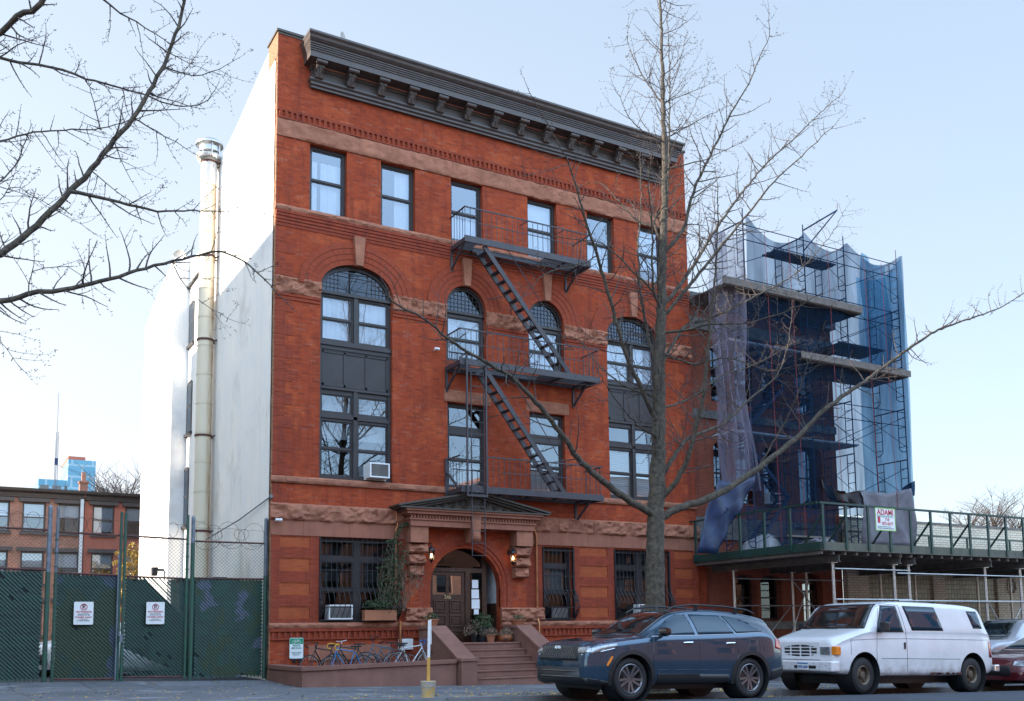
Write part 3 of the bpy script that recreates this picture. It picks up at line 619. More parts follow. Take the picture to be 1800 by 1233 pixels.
# tall bays (2nd + 3rd floor)
for x0, cls in ((1.37, 0), (11.68, 1)):
    x1 = x0+2.28; c = (x0+x1)/2; y = .16
    L = [(x0+.10, c-.10, 9.90, 10.52), (x0+.10, c-.10, 10.56, 11.22), (c+.10, x1-.10, 9.90, 10.52), (c+.10, x1-.10, 10.56, 11.22)]
    L += [(x0+.10, c-.10, 7.72, 8.26), (c+.10, x1-.10, 7.72, 8.26)]
    L += [(x0+.10, c-.10, 5.84, 6.62), (x0+.10, c-.10, 6.66, 7.46), (c+.10, x1-.10, 5.84, 6.62), (c+.10, x1-.10, 6.66, 7.46)]
    outer = archloop(x0+.003, x1-.003, 5.722, 11.45, 12.246, pw=2.35)
    topl = [(x0+.12+(x1-x0-.24)*i/20, 0) for i in range(21)]
    arch_in = [(x0+.12, 11.40), (x1-.12, 11.40)]+[(c+(1.14-.12)*cos(pi*i/18), 11.46+.68*sin(pi*i/18)) for i in range(19)]
    m = MB(); m.plate(outer, [rect(*l) for l in L]+[arch_in], FY(y), 0, .10)
    for l in L: m.plate(rect(l[0]+.001, l[1]-.001, l[2]+.001, l[3]-.001), [rect(l[0]+.035, l[1]-.035, l[2]+.04, l[3]-.035)], FY(y+.03), 0, .04)
    # mouldings: projecting sill, mullions, transoms, panelled spandrel
    m.box(x0+.003, x1-.003, .06, y, 9.72, 9.80); m.box(x0+.003, x1-.003, .10, y, 9.80, 9.86); m.box(x0+.003, x1-.003, .11, y, 9.60, 9.72)
    m.box(c-.06, c+.06, .11, y, 9.86, 11.3); m.box(c-.06, c+.06, .11, y, 5.8, 8.4); m.box(x0+.003, x1-.003, .08, y, 11.28, 11.36); m.box(x0+.003, x1-.003, .11, y, 7.54, 7.64); m.box(x0+.003, x1-.003, .09, y, 8.40, 8.48)
    m.box(x0+.003, x0+.09, .12, y, 5.73, 9.6); m.box(x1-.09, x1-.003, .12, y, 5.73, 9.6); m.box(x0+.003, x1-.003, .10, y, 5.722, 5.80)
    for i in range(4):
        px = x0+.1+i*(2.08-.05)/3; m.box(px, px+.06, .135, y, 8.5, 9.58)
    m.box(x0+.1, x1-.1, .135, y, 9.50, 9.58); m.box(x0+.1, x1-.1, .135, y, 8.5, 8.58)
    for i in range(34): m.box(x0+.12+i*.061, x0+.15+i*.061, .12, .134, 9.55, 9.585)
    fr = m.build('bay_window', 'frame', bld)
    p = MB()
    for (a, b, cc, d) in L: p.add([(a+.01, y+.055, cc+.01), (b-.01, y+.055, cc+.01), (b-.01, y+.055, d-.01), (a+.01, y+.055, d-.01)], [(0, 1, 2, 3)])
    p.build('pane', 'glass', fr); p = MB(); p.prism(arch_in, FY(y+.05), 0, .004); p.build('fanlight_pane', 'fan_glass', fr)
    lat = []
    for i in range(1, 17):
        xx = x0+.12+i*.12; h = 11.46+.68*sqrt(max(0, 1-((xx-c)/1.02)**2))
        if cls == 1 or abs(xx-c) > .5: lat.append(((xx, y+.04, 11.4), (xx, y+.04, h)))
    for z in (11.53, 11.66, 11.79, 11.92, 12.04):
        hw = 1.02*sqrt(max(0, 1-((z-11.46)/.68)**2)) if z > 11.46 else 1.02
        if cls == 0 and 11.55 < z < 11.9: lat += [((c-hw, y+.04, z), (c-.48, y+.04, z)), ((c+.48, y+.04, z), (c+hw, y+.04, z))]
        else: lat.append(((c-hw, y+.04, z), (c+hw, y+.04, z)))
    leaded(fr, lat, y)
    for a, b in ((x0+.08, c-.08), (c+.08, x1-.08)): curtain_mb(a, b, 9.85, 11.3, y+.2).build('curtain', 'curtain', fr, smooth=60)
    if cls == 0: curtain_mb(x0+.1, x1-.1, 7.0, 8.3, y+.35, amp=.003).build('blind', 'blind', fr)
    else:
        b = MB()
        for i in range(26): b.box(x0+.1, x1-.1, y+.14, y+.18, 5.85+i*.062, 5.90+i*.062)
        b.build('blind', 'blind', fr)
for x0 in (5.49, 8.49):
    x1 = x0+1.41; c = (x0+x1)/2; y = .16
    outer = archloop(x0+.003, x1-.003, 9.752, 11.52, 12.246, 16); L = dh(x0, x1, 9.76, 11.32, .11, .48)
    arch_in = [(x0+.11, 11.45), (x1-.11, 11.45)]+[(c+(.705-.11)*cos(pi*i/14), 11.53+.61*sin(pi*i/14)) for i in range(15)]
    m = MB(); m.plate(outer, [rect(*l) for l in L]+[arch_in], FY(y), 0, .1)
    for l in L: m.plate(rect(l[0]+.001, l[1]-.001, l[2]+.001, l[3]-.001), [rect(l[0]+.035, l[1]-.035, l[2]+.04, l[3]-.035)], FY(y+.03), 0, .04)
    m.box(x0+.003, x1-.003, .09, y, 11.33, 11.41)
    n = 20
    for k_ in range(n):
        a0 = pi*k_/n; a1 = pi*(k_+1)/n; m.beam((c+.67*cos(a0), .14, 11.52+.69*sin(a0)), (c+.67*cos(a1), .14, 11.52+.69*sin(a1)), .05, .06, up=(0, 1, 0))
    fr = m.build('arched_window', 'frame', bld); p = MB()
    for (a, b, cc, d) in L: p.add([(a+.01, y+.055, cc+.01), (b-.01, y+.055, cc+.01), (b-.01, y+.055, d-.01), (a+.01, y+.055, d-.01)], [(0, 1, 2, 3)])
    p.build('pane', 'glass', fr); p = MB(); p.prism(arch_in, FY(y+.05), 0, .004); p.build('fanlight_pane', 'fan_glass', fr); lat = []
    for i in range(1, 9):
        xx = x0+.11+i*.132; h = 11.53+.61*sqrt(max(0, 1-((xx-c)/.595)**2)); lat.append(((xx, y+.04, 11.45), (xx, y+.04, h)))
    for z in (11.58, 11.71, 11.84, 11.97):
        hw = .595*sqrt(max(0, 1-((z-11.53)/.61)**2)); lat.append(((c-hw, y+.04, z), (c+hw, y+.04, z)))
    leaded(fr, lat, y)
    # draped curtain
    if x0 < 6:
        for s_ in (-1, 1):
            d = MB(); n = 12
            for i in range(n+1):
                z = 9.8+1.5*i/n; wd = .1+.5*(i/n)**1.2
                d.v += [(c+s_*.6, y+.22, z), (c+s_*(.6-wd), y+.2+.02*sin(i), z)]
            for i in range(n): d.f.append((2*i, 2*i+1, 2*i+3, 2*i+2))
            d.build('curtain', 'curtain', fr)
    else: curtain_mb(x0+.08, x1-.08, 9.8, 11.35, y+.2).build('curtain', 'curtain', fr, smooth=60)
for x0, x1 in ((5.5, 6.89), (8.5, 9.88)):
    L = dh(x0, x1, 5.73, 7.52, .1, .5)+[(x0+.1, x1-.1, 7.66, 8.31)]
    f = window(rect(x0+.002, x1-.002, 5.722, 8.398), L); b = MB(); b.box(x0+.1, x1-.1, .35, .36, 5.8, 6.5); b.build('blind', 'blind', f)
# ground floor windows, dim behind their guards
def guard(x0, x1, z0, z1):
    g = MB(); n = max(7, int((x1-x0)/.155)); y0 = -.07; r = .009; bz = z0+.95
    for i in range(n+1):
        x = x0+.03+(x1-x0-.06)*i/n
        pts = [(x, y0, z1-.01), (x, y0, bz+.15)]
        for k_ in range(1, 13):
            t = k_/12; z = bz+.15-(1.0)*t; yy = y0-.30*(sin(pi*min(1, t*1.05)**1.25)) if t < .99 else y0; pts.append((x, yy, max(z0+.06, z)))
        g.tube(pts, r, 5)
    for z in (z1-.12, z1-.95, z0+.98): g.beam((x0, y0, z), (x1, y0, z), .012, .03)
    g.beam((x0, -.36, z0+.42), (x1, -.36, z0+.42), .02, .02); g.beam((x0, y0, z0+.06), (x1, y0, z0+.06), .012, .04)
    for xs in (x0, x1):
        g.beam((xs, y0, z0+.42), (xs, -.36, z0+.42), .02, .02); g.beam((xs, -.005, z1-.02), (xs, -.005, z0+.04), .03, .12)
        for cc, rr in (((-.18, z0+.62), .11), ((-.24, z0+.28), .10)):   # scrolls on the belly ends
            g.tube([(xs, cc[0]+rr*(1-k_/16)*cos(k_*.75), cc[1]+rr*(1-k_/16)*sin(k_*.75)) for k_ in range(14)], .009, 5)
        for q_ in range(1, 5):
            pts = []
            for k_ in range(11):
                t = k_/10; pts.append((xs, y0-.30*sin(pi*t**1.2)*q_/4.6, z0+.98-.92*t))
            g.tube(pts, .008, 5)
    return g
for i, (x0, x1, z0, z1) in enumerate(GF):
    if x1-x0 > 2:
        c = (x0+x1)/2; L = dh(x0+.02, c-.04, z0, z1-.62, .07)+dh(c+.04, x1-.02, z0, z1-.62, .07)+[(x0+.09, c-.1, z1-.55, z1-.08), (c+.1, x1-.09, z1-.55, z1-.08)]
    else: L = dh(x0+.02, x1-.02, z0, z1-.62, .07)+[(x0+.09, x1-.09, z1-.55, z1-.08)]
    f = window(rect(x0+.002, x1-.002, z0+.002, z1-.002), L, y=.2, gl='glass_dark')
    b = MB()
    if i == 1: b.box(x0+.1, x1-.1, .40, .41, z0+.9, z1-.7)
    elif i == 0: b.box(x0+.1, x1-.1, .60, .61, z0+1.2, z1-.1)
    else: b.box(x0+.1, x1-.1, .40, .41, z0+.6, z1-.1)
    b.build('blind', 'blind' if i == 1 else 'greyfin', f)
    guard(x0, x1, z0, z1).build('window_guard', 'black_iron', bld, smooth=40)
# ---- side windows in the light court (arched heads), wall plane x=.6
for px, pz, pt, pb in ((343, 0, 533, 606), (339, 0, 672, 762), (333, 0, 823, 925)):
    ca = atx(px-7, pt, .6); cb = atx(px-7, pb, .6); y0 = ca.y-.75; y1 = ca.y+.2; z1 = ca.z; z0 = cb.z
    m = MB(); m.plate([(y0, z0), (y1, z0), (y1, z1-.12), (y1-.25, z1-.02), (y0+.25, z1-.02), (y0, z1-.12)], [rect(y0+.1, y1-.1, z0+.06, (z0+z1)/2-.03), rect(y0+.1, y1-.1, (z0+z1)/2+.03, z1-.15)], FX(.585), -.02, .01)
    m.box(.50, .6, y0-.08, y1+.08, z0-.12, z0); f = m.build('side_window', 'frame', bld)
    p = MB(); p.box(.572, .576, y0+.1, y1-.1, z0+.06, z1-.15); p.build('pane', 'glass_dark', f)
# ---- entrance
ent = MB()   # stepped brick arch ring around the door
ent.uv = []
for kk, (e0, e1, y) in enumerate(((0, .10, .04), (.10, .22, -.03), (.22, .42, -.06))):
    o = len(ent.v); pts = [(0, -.62), (0, -.3)]; n = 40; path = []
    for i in range(6): path.append((1, 2.0+i*.124, None))
    for i in range(n+1): path.append((0, 0, pi*i/n))
    for i in range(6): path.append((-1, 2.62-i*.124, None))
    L = 0
    for s_, z, a in path:
        for e, yy, v in ((e0, 0.10, 0), (e0, y, .01), (e1, y, e1-e0), (e1, 0.0, e1-e0+.02)):
            rr = 1.22+e
            if a is None: P = (6.11+s_*rr, yy, z)
            else: P = (6.11+rr*cos(a), yy, 2.62+rr*sin(a))
            ent.v.append(P); ent.uv.append((v+kk*.3, L))
        L += .11
    for i in range(len(path)-1):
        b = o+i*4
        for t in range(3): ent.f.append((b+t, b+t+1, b+4+t+1, b+4+t))
ent.build('brick_arch', 'brick_arch', bld)
m = MB(); m.plate([(4.02, 2.0), (4.69, 2.0), (4.69, 2.62)]+[(6.11+1.64*cos(pi-pi*i/20), 2.62+1.64*sin(pi-pi*i/20)) for i in range(1, 20)]+[(7.53, 2.62), (7.53, 2.0), (8.25, 2.0), (8.25, 4.4), (4.02, 4.4)], [], FY(-.055), 0, .05)
m.build('entrance_brickwork', 'brick', bld)
# brackets: stacked rock-faced blocks carrying the pediment
for x0, x1 in ((4.03, 4.60), (7.66, 8.25)):
    m = MB()
    m.box(x0, x1, -.50, -.05, 3.92, 4.40)
    for i, (z0, z1, d, dx) in enumerate(((3.60, 3.91, .44, .01), (3.27, 3.59, .38, .03), (2.93, 3.26, .31, .06))):
        rb = rock(x0+dx, x1-dx, z0, z1, -.05, d, i*2+x0, amp=.3, blocks=5); m.add(rb.v, rb.f)
    m.build('pediment_bracket', 'stone', bld)
pc = 6.14; m = MB()
m.box(pc-2.14, pc+2.14, -.56, -.05, 4.402, 4.58); m.box(pc-2.18, pc+2.18, -.60, -.05, 4.582, 4.64)
m.box(pc-2.20, pc+2.20, -.60, -.05, 4.71, 4.75); m.box(pc-2.3, pc+2.3, -.70, -.05, 4.752, 4.84); m.box(pc-2.36, pc+2.36, -.76, -.05, 4.842, 4.90)
i = 0; x = pc-2.16
while x < pc+2.13: m.box(x, x+.055, -.62, -.55, 4.64, 4.71); x += .10
m.box(pc-2.12, pc+2.12, -.55, -.05, 4.64, 4.71)
m.build('entablature', 'stone_smooth', bld)
m = MB(); tip = pc-2.56; top = 5.52; b0 = 4.90
m.prism([(tip+.25, b0), (2*pc-tip-.25, b0), (pc, top-.17)], FY(-.52), 0, .5)
for s_ in (-1, 1):
    for e, (y, th) in enumerate(((-.80, .05), (-.72, .05), (-.63, .05))):
        a = (pc+s_*(2.62-.1*e), 4.985-.06*e+.02); bq = (pc, top-.055*e)
        m.prism([a, bq, (bq[0], bq[1]-.056), (a[0], a[1]-.056)], FY(y), 0, abs(y)-.03)
m.box(tip-.0, 2*pc-tip+.0, -.80, -.05, 4.902, 4.945)
ped = m.build('pediment', 'bronze', bld)
for s_ in (-1, 1):   # relief scrolls in the tympanum
    m = MB()
    for c0, r0 in ((.35, .17), (.75, .13), (1.08, .09), (1.35, .06)):
        m = MB()
        zc = 4.99+(r0)*.75; m.tube([(pc+s_*(c0+r0*(1-k_/22)*cos(k_*.6)), -.53, zc+r0*(1-k_/22)*sin(k_*.6)) for k_ in range(20)], .02, 6)

        m.build('carved_scroll', 'bronze', ped, smooth=60)
m = MB(); m.prism([(pc-.17, 4.9), (pc+.17, 4.9), (pc+.13, 4.3), (pc+.09, 3.98), (pc-.09, 3.98), (pc-.13, 4.3)], FY(-.68), 0, .6)
m.lathe([(.02, -.13), (.12, -.1), (.17, 0), (.15, .12), (.1, .2), (.03, .22)], (pc, -.60, 4.1), 'z', 14); m.build('carved_keystone', 'stone', bld, smooth=50)
# recess, door
m = MB(); m.box(4.88, 7.34, .3, 1.5, .80, .94); m.build('threshold', 'stone_plum', bld)
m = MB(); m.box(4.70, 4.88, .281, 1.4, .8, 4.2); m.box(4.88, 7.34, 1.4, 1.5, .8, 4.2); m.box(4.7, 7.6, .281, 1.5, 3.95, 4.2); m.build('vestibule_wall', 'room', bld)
m = MB(); m.box(7.34, 7.44, .281, 1.4, 2.15, 3.95); m.build('white_vestibule_wall', 'snowwall', bld); m = MB(); m.box(7.33, 7.45, .281, 1.4, .94, 2.149)
for i in range(9): m.box(7.32, 7.331, .3+i*.12, .39+i*.12, .94, 2.1)
m.build('wainscot', 'wood', bld)
yd = .34; m = MB(); m.plate(rect(4.89, 7.02, .94, 3.96), [rect(5.03, 6.26, .96, 3.12), rect(6.42, 6.86, 1.3, 3.10), rect(5.03, 6.86, 3.24, 3.86)], FY(yd), 0, .12)
dfr = m.build('door_frame', 'wood', bld); p = MB(); p.box(6.42, 6.86, yd+.06, yd+.065, 1.3, 3.1); p.box(5.03, 6.86, yd+.06, yd+.065, 3.24, 3.86); p.build('pane', 'glass_dark', dfr)
m = MB(); m.box(6.52, 6.74, yd+.04, yd+.05, 2.62, 2.88); m.box(6.50, 6.76, yd+.04, yd+.05, 2.30, 2.58); m.box(6.5, 6.78, yd+.04, yd+.05, 1.98, 2.27); m.box(6.58, 6.75, yd+.04, yd+.05, 1.80, 1.96); m.build('paper_notice', 'paper', dfr)
ev = 5.04; m = MB(); lights = [rect(5.15, 5.60, 2.42, 3.0), rect(5.70, 6.14, 2.42, 3.0)]; m.plate(rect(5.04, 6.25, .96, 3.11), lights, FY(yd+.03), 0, .06)
for z0, z1 in ((1.05, 1.30), (1.42, 1.78), (1.62, 1.63), (1.86, 2.24)):
    if z1-z0 < .1: continue
    for xa, xb in ((5.16, 5.59), (5.71, 6.13)):
        m.plate(rect(xa, xb, z0, z1), [rect(xa+.04, xb-.04, z0+.04, z1-.04)], FY(yd+.005), 0, .024); m.box(xa+.08, xb-.08, yd+.012, yd+.029, z0+.08, z1-.08)
door = m.build('entrance_door', 'wood', bld, bevel=.006); p = MB(); p.box(5.15, 5.60, yd+.05, yd+.054, 2.42, 3.0); p.box(5.7, 6.14, yd+.05, yd+.054, 2.42, 3.0); p.build('pane', 'glass', door)
textmesh('246', .16, 'yellow', door, (5.65, yd+.02, 2.33), (pi/2, 0, 0), 'house_number')
m = MB(); m.lathe([(.0, 0), (.03, 0), (.035, -.03), (.0, -.05)], (5.13, yd+.02, 1.72), 'y', 12); m.box(5.115, 5.145, yd, yd+.029, 1.6, 1.8); m.build('door_handle', 'galv', door)
for x in (4.77, 7.60):   # wall lanterns
    L = MB(); y = -.34; z = 3.70
    L.tube([(x, -.07, z+.05), (x, -.16, z+.16), (x, -.24, z+.24), (x, y, z+.2), (x, y, z+.12)], .012, 8); L.box(x-.04, x+.04, -.075, -.055, z-.05, z+.12)
    L.lathe([(.0, .18), (.02, .15), (.03, .12), (.07, .08), (.115, .03), (.12, .0)], (x, y, z), 'z', 8); L.lathe([(.085, -.28), (.06, -.31), (.03, -.33), (.015, -.38), (0, -.40)], (x, y, z), 'z', 8)
    for k_ in range(8):
        a = 2*pi*k_/8; L.tube([(x+.105*cos(a), y+.105*sin(a), z), (x+.08*cos(a), y+.08*sin(a), z-.28)], .006, 4)
    lo = L.build('wall_lantern', 'black_iron', bld, smooth=40); g_ = MB(); g_.lathe([(.10, 0), (.076, -.28)], (x, y, z), 'z', 8); g_.build('lantern_glass', 'lan_glass', lo)
    b = MB(); b.lathe([(0, -.22), (.03, -.2), (.035, -.15), (.02, -.1), (0, -.09)], (x, y, z), 'z', 10); b.build('bulb', 'lantern_glow', lo)
# downspouts
for x, pts in ((3.72, None), (8.62, None)):
    d = MB(); d.tube([(x, -.10, 4.86), (x+(.06 if x < 5 else -.05), -.10, 4.45), (x, -.10, 4.3), (x, -.10, 1.7 if x > 5 else 1.6)], .035, 10)
    for z in (4.2, 3.2, 2.2): d.lathe([(.045, 0), (.045, .04)], (x, -.1, z), 'z', 10)
    if x > 5: d.tube([(x, -.1, 1.7), (x, -.20, 1.5), (x, -.20, .6)], .035, 10)
    else: d.tube([(x+.12, -.16, 1.6), (x+.12, -.16, .85)], .045, 10)
    d.build('downspout', 'copper', bld, smooth=50)
m = MB(); m.lathe([(0, -.03), (.05, -.03), (.05, .03), (0, .03)], (-.03, -.05, 5.10), 'y', 12); m.tube([(-.03, -.02, 5.1), (-.12, 3.0, 4.75), (-.28, 6.6, 4.45)], .02, 6); m.build('cable_conduit', 'steel', bld)

# ================================================================== FIRE ESCAPE
fe = thing('fire_escape', 'dark metal fire escape with three balconies and zigzag stairs on the brick facade', 'fire escape', (0, 0, 0))
def balcony(x0, x1, z, hole, brk, rail_from=None, tall=1.02):
    p = MB(); t = .20
    p.box(x0, x1, -1.03, -.99, z, z+t); p.box(x0, x0+.04, -.989, .0, z, z+t*.7); p.box(x1-.04, x1, -.989, 0, z, z+t*.7); p.box(x0+.04, x1-.04, -.06, -.02, z, z+t*.6)
    hx0, hx1 = hole; n = 11
    for i in range(n):
        y = -.94+.86*i/(n-1)
        if -1 < y < -.36:
            p.box(x0+.041, hx0, y-.022, y+.022, z+.13, z+.15); p.box(hx1, x1-.041, y-.022, y+.022, z+.13, z+.15)
        else: p.box(x0+.041, x1-.041, y-.022, y+.022, z+.13, z+.15)
    x = x0+.7
    while x < x1-.3: p.box(x, x+.045, -.989, -.06, z+.07, z+.128) if not hx0+.05 < x < hx1-.05 else p.box(x, x+.045, -.34, -.06, z+.07, z+.128); x += 1.05
    p.box(hx0, hx1, -.345, -.31, z, z+.15)
    pl = p.build('balcony_platform', 'iron', fe)
    r = MB(); zt = z+t+tall-.1; x_s = rail_from if rail_from else x0
    for a, b in (((x_s, -1.01, zt), (x1, -1.01, zt)), ((x1-.02, -1.01, zt), (x1-.02, -.0, zt-.0)), ((x0+.02, -1.01 if not rail_from else -.9, zt), (x0+.02, 0, zt))): r.beam(a, b, .035, .035)
    for a, b in (((x_s+.5, -1.01, zt-.45), (x1-.6, -1.01, zt-.45)),): r.beam(a, b, .02, .02)
    x = x_s+.02
    while x < x1: r.beam((x, -1.01, z+t), (x, -1.01, zt), .014, .014); x += .19
    for xs in (x0+.02, x1-.02):
        y = -.85
        while y < -.05: r.beam((xs, y, z+.14), (xs, y, zt), .014, .014); y += .19
    for xx in (x0+(x1-x0)*.48, x0+(x1-x0)*.78): r.beam((xx, -1.01, zt-.02), (xx-.0, -.55, zt-.0), .02, .02)
    r.build('railing', 'iron', fe)
    for xs in brk:
        b = MB(); b.beam((xs, -.03, z+.12), (xs, -.03, z-.66), .07, .06); b.beam((xs, -.04, z-.60), (xs, -.92, z+.02), .05, .06); b.beam((xs, 0, z+.04), (xs, -.98, z+.04), .05, .07); b.build('support_bracket', 'iron', fe)
balcony(5.62, 10.36, 13.28, (6.25, 8.75), (5.66, 10.0))
balcony(5.42, 10.62, 9.36, (6.05, 8.6), (5.46, 10.22))
balcony(5.44, 10.66, 5.44, (7.9, 7.9), (10.22,), rail_from=6.35)
def stair(xa, za, xb, zb):
    s_ = MB(); n = 14
    for y in (-.42, -.92): s_.beam((xa, y, za), (xb, y, zb), .05, .15, up=(0, 0, 1))
    for i in range(n):
        t = (i+.6)/n; x = xa+(xb-xa)*t; z = za+(zb-za)*t
        for dx in (-.07, -.02, .03, .08): s_.box(x+dx-.016, x+dx+.016, -.90, -.44, z-.012, z+.008)
        s_.box(x-.09, x-.085, -.9, -.44, z-.03, z+.01)
    s_.tube([(xa+.35, -.96, za+.15), (xa+.75, -.96, za+.12), (xb-.25+.15, -.96, zb+1.0), (xb+.1, -.96, zb+.85), (xb-.45, -.94, zb+.78)], .014, 6)
    xm, zm = (xa+xb)/2, (za+zb)/2; s_.beam((xm-.3, -.92, zm+.4), (xm+.15, -.96, zm+.62), .014, .014)
    s_.beam((xm-.6, -.42, zm+.55), (xm-.95, 0, zm+.5), .02, .02)
    return s_.build('stair', 'iron', fe)
stair(6.35, 13.30, 9.50, 9.55); stair(6.3, 9.4, 9.2, 5.62)
l = MB()   # drop ladder in its guide frame
for x in (5.62, 6.28): l.beam((x, -1.09, 5.30), (x, -1.09, 9.72 if x < 6 else 9.45), .05, .05)
l.box(5.6, 6.3, -1.12, -1.07, 5.30, 5.36)
l.beam((5.44, -.06, 6.6), (5.44, -.06, 5.2), .12, .06); l.beam((5.44, -.1, 6.15), (5.50, -.9, 5.45), .07, .04)
l.build('ladder_guide_frame', 'iron', fe)
l = MB()
for x in (5.78, 6.22): l.beam((x, -1.05, 3.52), (x, -1.05, 9.15), .022, .03)
z = 3.53
while z < 9.2: l.beam((5.78, -1.05, z), (6.22, -1.05, z), .018, .018); z += .37
l.build('drop_ladder', 'iron', fe)

# ================================================================== things on / by the building
def ac(name, x, y, z, w, h, d, label, cas='white_plastic'):
    t = thing(name, label, 'air conditioner', (x, y, z), 0, 'window air conditioners')
    b = MB(); b.plate(rect(-w/2, w/2, 0, h), [rect(-w/2+.04, w/2-.04, .04, h-.04)], FY(-d), 0, .03); b.box(-w/2, w/2, -d+.031, 0.12, 0, h); b.box(-w/2-.03, w/2+.03, -.05, .14, -.03, -.002)
    for i in range(7): b.box(-w/2-.004, -w/2, -d+.08, -d+.2, .07+i*.035, .085+i*.035)
    b.build('casing', cas, t, bevel=.006)
    g_ = MB()
    for i in range(16): g_.box(-w/2+.04, w/2-.04, -d+.012, -d+.028, .045+i*(h-.09)/16, .045+(i+.45)*(h-.09)/16)
    g_.box(-w/2+.04, w/2-.04, -d+.0285, -d+.03, .04, h-.04); g_.build('grille', 'greyfin', t); return t
ac('air_conditioner', 3.12, .10, 5.80, .62, .44, .42, 'white window air conditioner jutting from the second floor bay window at left')
ac('air_conditioner', 2.02, .12, 1.66, .72, .42, .22, 'white window air conditioner behind the bulging guard of the left ground floor window')
ac('air_conditioner', 13.0, .12, 1.70, .60, .42, .22, 'white window air conditioner behind the tree trunk in the right ground floor window')
ac('air_conditioner', 9.6, .12, 1.64, .7, .40, .05, 'dim window air conditioner low in the narrow guarded window by the entrance', 'black_pl')
def dish(loc, label, s=.4, rz=0):
    t = thing('satellite_dish', label, 'satellite dish', loc, rz); d = MB()
    d.lathe([(0, .10), (s*.4, .085), (s*.75, .04), (s, 0), (s, -.012), (s*.75, .03), (0, .09)], (0, 0, .6), 'y', 24); d.build('reflector', 'galv', t, smooth=50)
    a = MB(); a.tube([(0, .1, .6), (0, .18, .3), (0, .15, 0)], .025, 8); a.tube([(0, .1, .35), (0, -.35, .55)], .012, 6); a.box(-.03, .03, -.4, -.33, .52, .6); a.build('mount_arm', 'galv', t)
pd = at(604, 82, 2.0); dish((pd.x, 2.0, pd.z-.55), 'grey satellite dish peeking over the dark cornice', .40, .9)
pd = atx(302, 448, 0); dish((.30, pd.y, pd.z-.72), 'pale satellite dish on the low rear roof of the white side wall', .40, -.9)
cm = thing('security_camera', 'small white security camera on the brick corner above the gate', 'camera', (.12, -.05, 4.40))
m = MB(); m.tube([(0, 0.0, 0), (0, -.12, .02)], .02, 8); m.build('mount_arm', 'white_plastic', cm); m = MB(); m.lathe([(0, -.1), (.04, -.1), (.045, .08), (0, .1)], (.04, -.14, .03), 'x', 12); m.build('camera_body', 'white_plastic', cm, smooth=40)
cm = thing('security_camera', 'white security camera on the brick left of the middle fire escape balcony', 'camera', (5.05, -.03, 9.98))
m = MB(); m.tube([(0, .03, 0), (0, -.06, .02)], .02, 8); m.build('mount_arm', 'white_plastic', cm); m = MB(); m.lathe([(0, -.08), (.04, -.08), (.045, .08), (0, .1)], (.04, -.1, .03), 'x', 12); m.build('camera_body', 'white_plastic', cm, smooth=40)
# exhaust flue
fl = thing('exhaust_flue', 'tall rust streaked metal flue with round cap beside the white wall', 'flue', (-.36, 7.0, 0))
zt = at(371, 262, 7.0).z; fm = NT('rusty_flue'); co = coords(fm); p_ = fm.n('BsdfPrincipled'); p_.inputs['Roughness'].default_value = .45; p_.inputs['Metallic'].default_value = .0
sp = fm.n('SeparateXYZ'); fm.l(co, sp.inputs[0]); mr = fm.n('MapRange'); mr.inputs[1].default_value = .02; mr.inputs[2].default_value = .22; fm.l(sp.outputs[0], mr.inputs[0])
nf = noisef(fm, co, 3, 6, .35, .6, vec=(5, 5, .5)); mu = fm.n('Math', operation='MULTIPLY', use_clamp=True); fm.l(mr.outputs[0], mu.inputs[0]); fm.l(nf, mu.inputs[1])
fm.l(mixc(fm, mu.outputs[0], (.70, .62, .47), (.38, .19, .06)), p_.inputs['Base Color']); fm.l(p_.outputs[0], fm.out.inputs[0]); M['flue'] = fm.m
z = .0; i = 0; R_ = .265
while z < zt-1.4:
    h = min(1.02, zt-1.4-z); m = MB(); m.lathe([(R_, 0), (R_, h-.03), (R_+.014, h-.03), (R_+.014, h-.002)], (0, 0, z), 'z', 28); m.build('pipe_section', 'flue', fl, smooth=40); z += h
m = MB(); m.lathe([(R_+.01, 0), (R_+.01, 1.0)], (0, 0, zt-1.4), 'z', 28); m.build('top_section', 'plank_light', fl, smooth=40)
m = MB(); m.lathe([(R_, 0), (.42, -.12), (.46, -.02), (.46, .02), (.3, .04)], (0, 0, zt-.35), 'z', 28); m.lathe([(.47, -.06), (.47, 0), (.3, .14), (0, .2)], (0, 0, zt+.14), 'z', 28)
for k_ in range(8): a = k_*pi/4; m.beam((.4*cos(a), .4*sin(a), zt-.33), (.4*cos(a), .4*sin(a), zt+.1), .03, .02)
m.lathe([(.36, 0), (.36, .18)], (0, 0, zt-.18), 'z', 24)
m.build('rain_cap', 'galv', fl, smooth=40)
for pz in (290, 455, 602, 770, 937):
    zz = at(371, pz, 7.0).z; m = MB(); m.lathe([(.27, 0), (.29, 0), (.29, .07), (.27, .07)], (0, 0, zz), 'z', 24); m.beam((.1, .26, zz+.03), (.55, .1, zz+.03), .04, .05); m.beam((.25, 0, zz+.03), (.62, -.6, zz+.12), .03, .04); m.build('pipe_clamp', 'rust', fl)

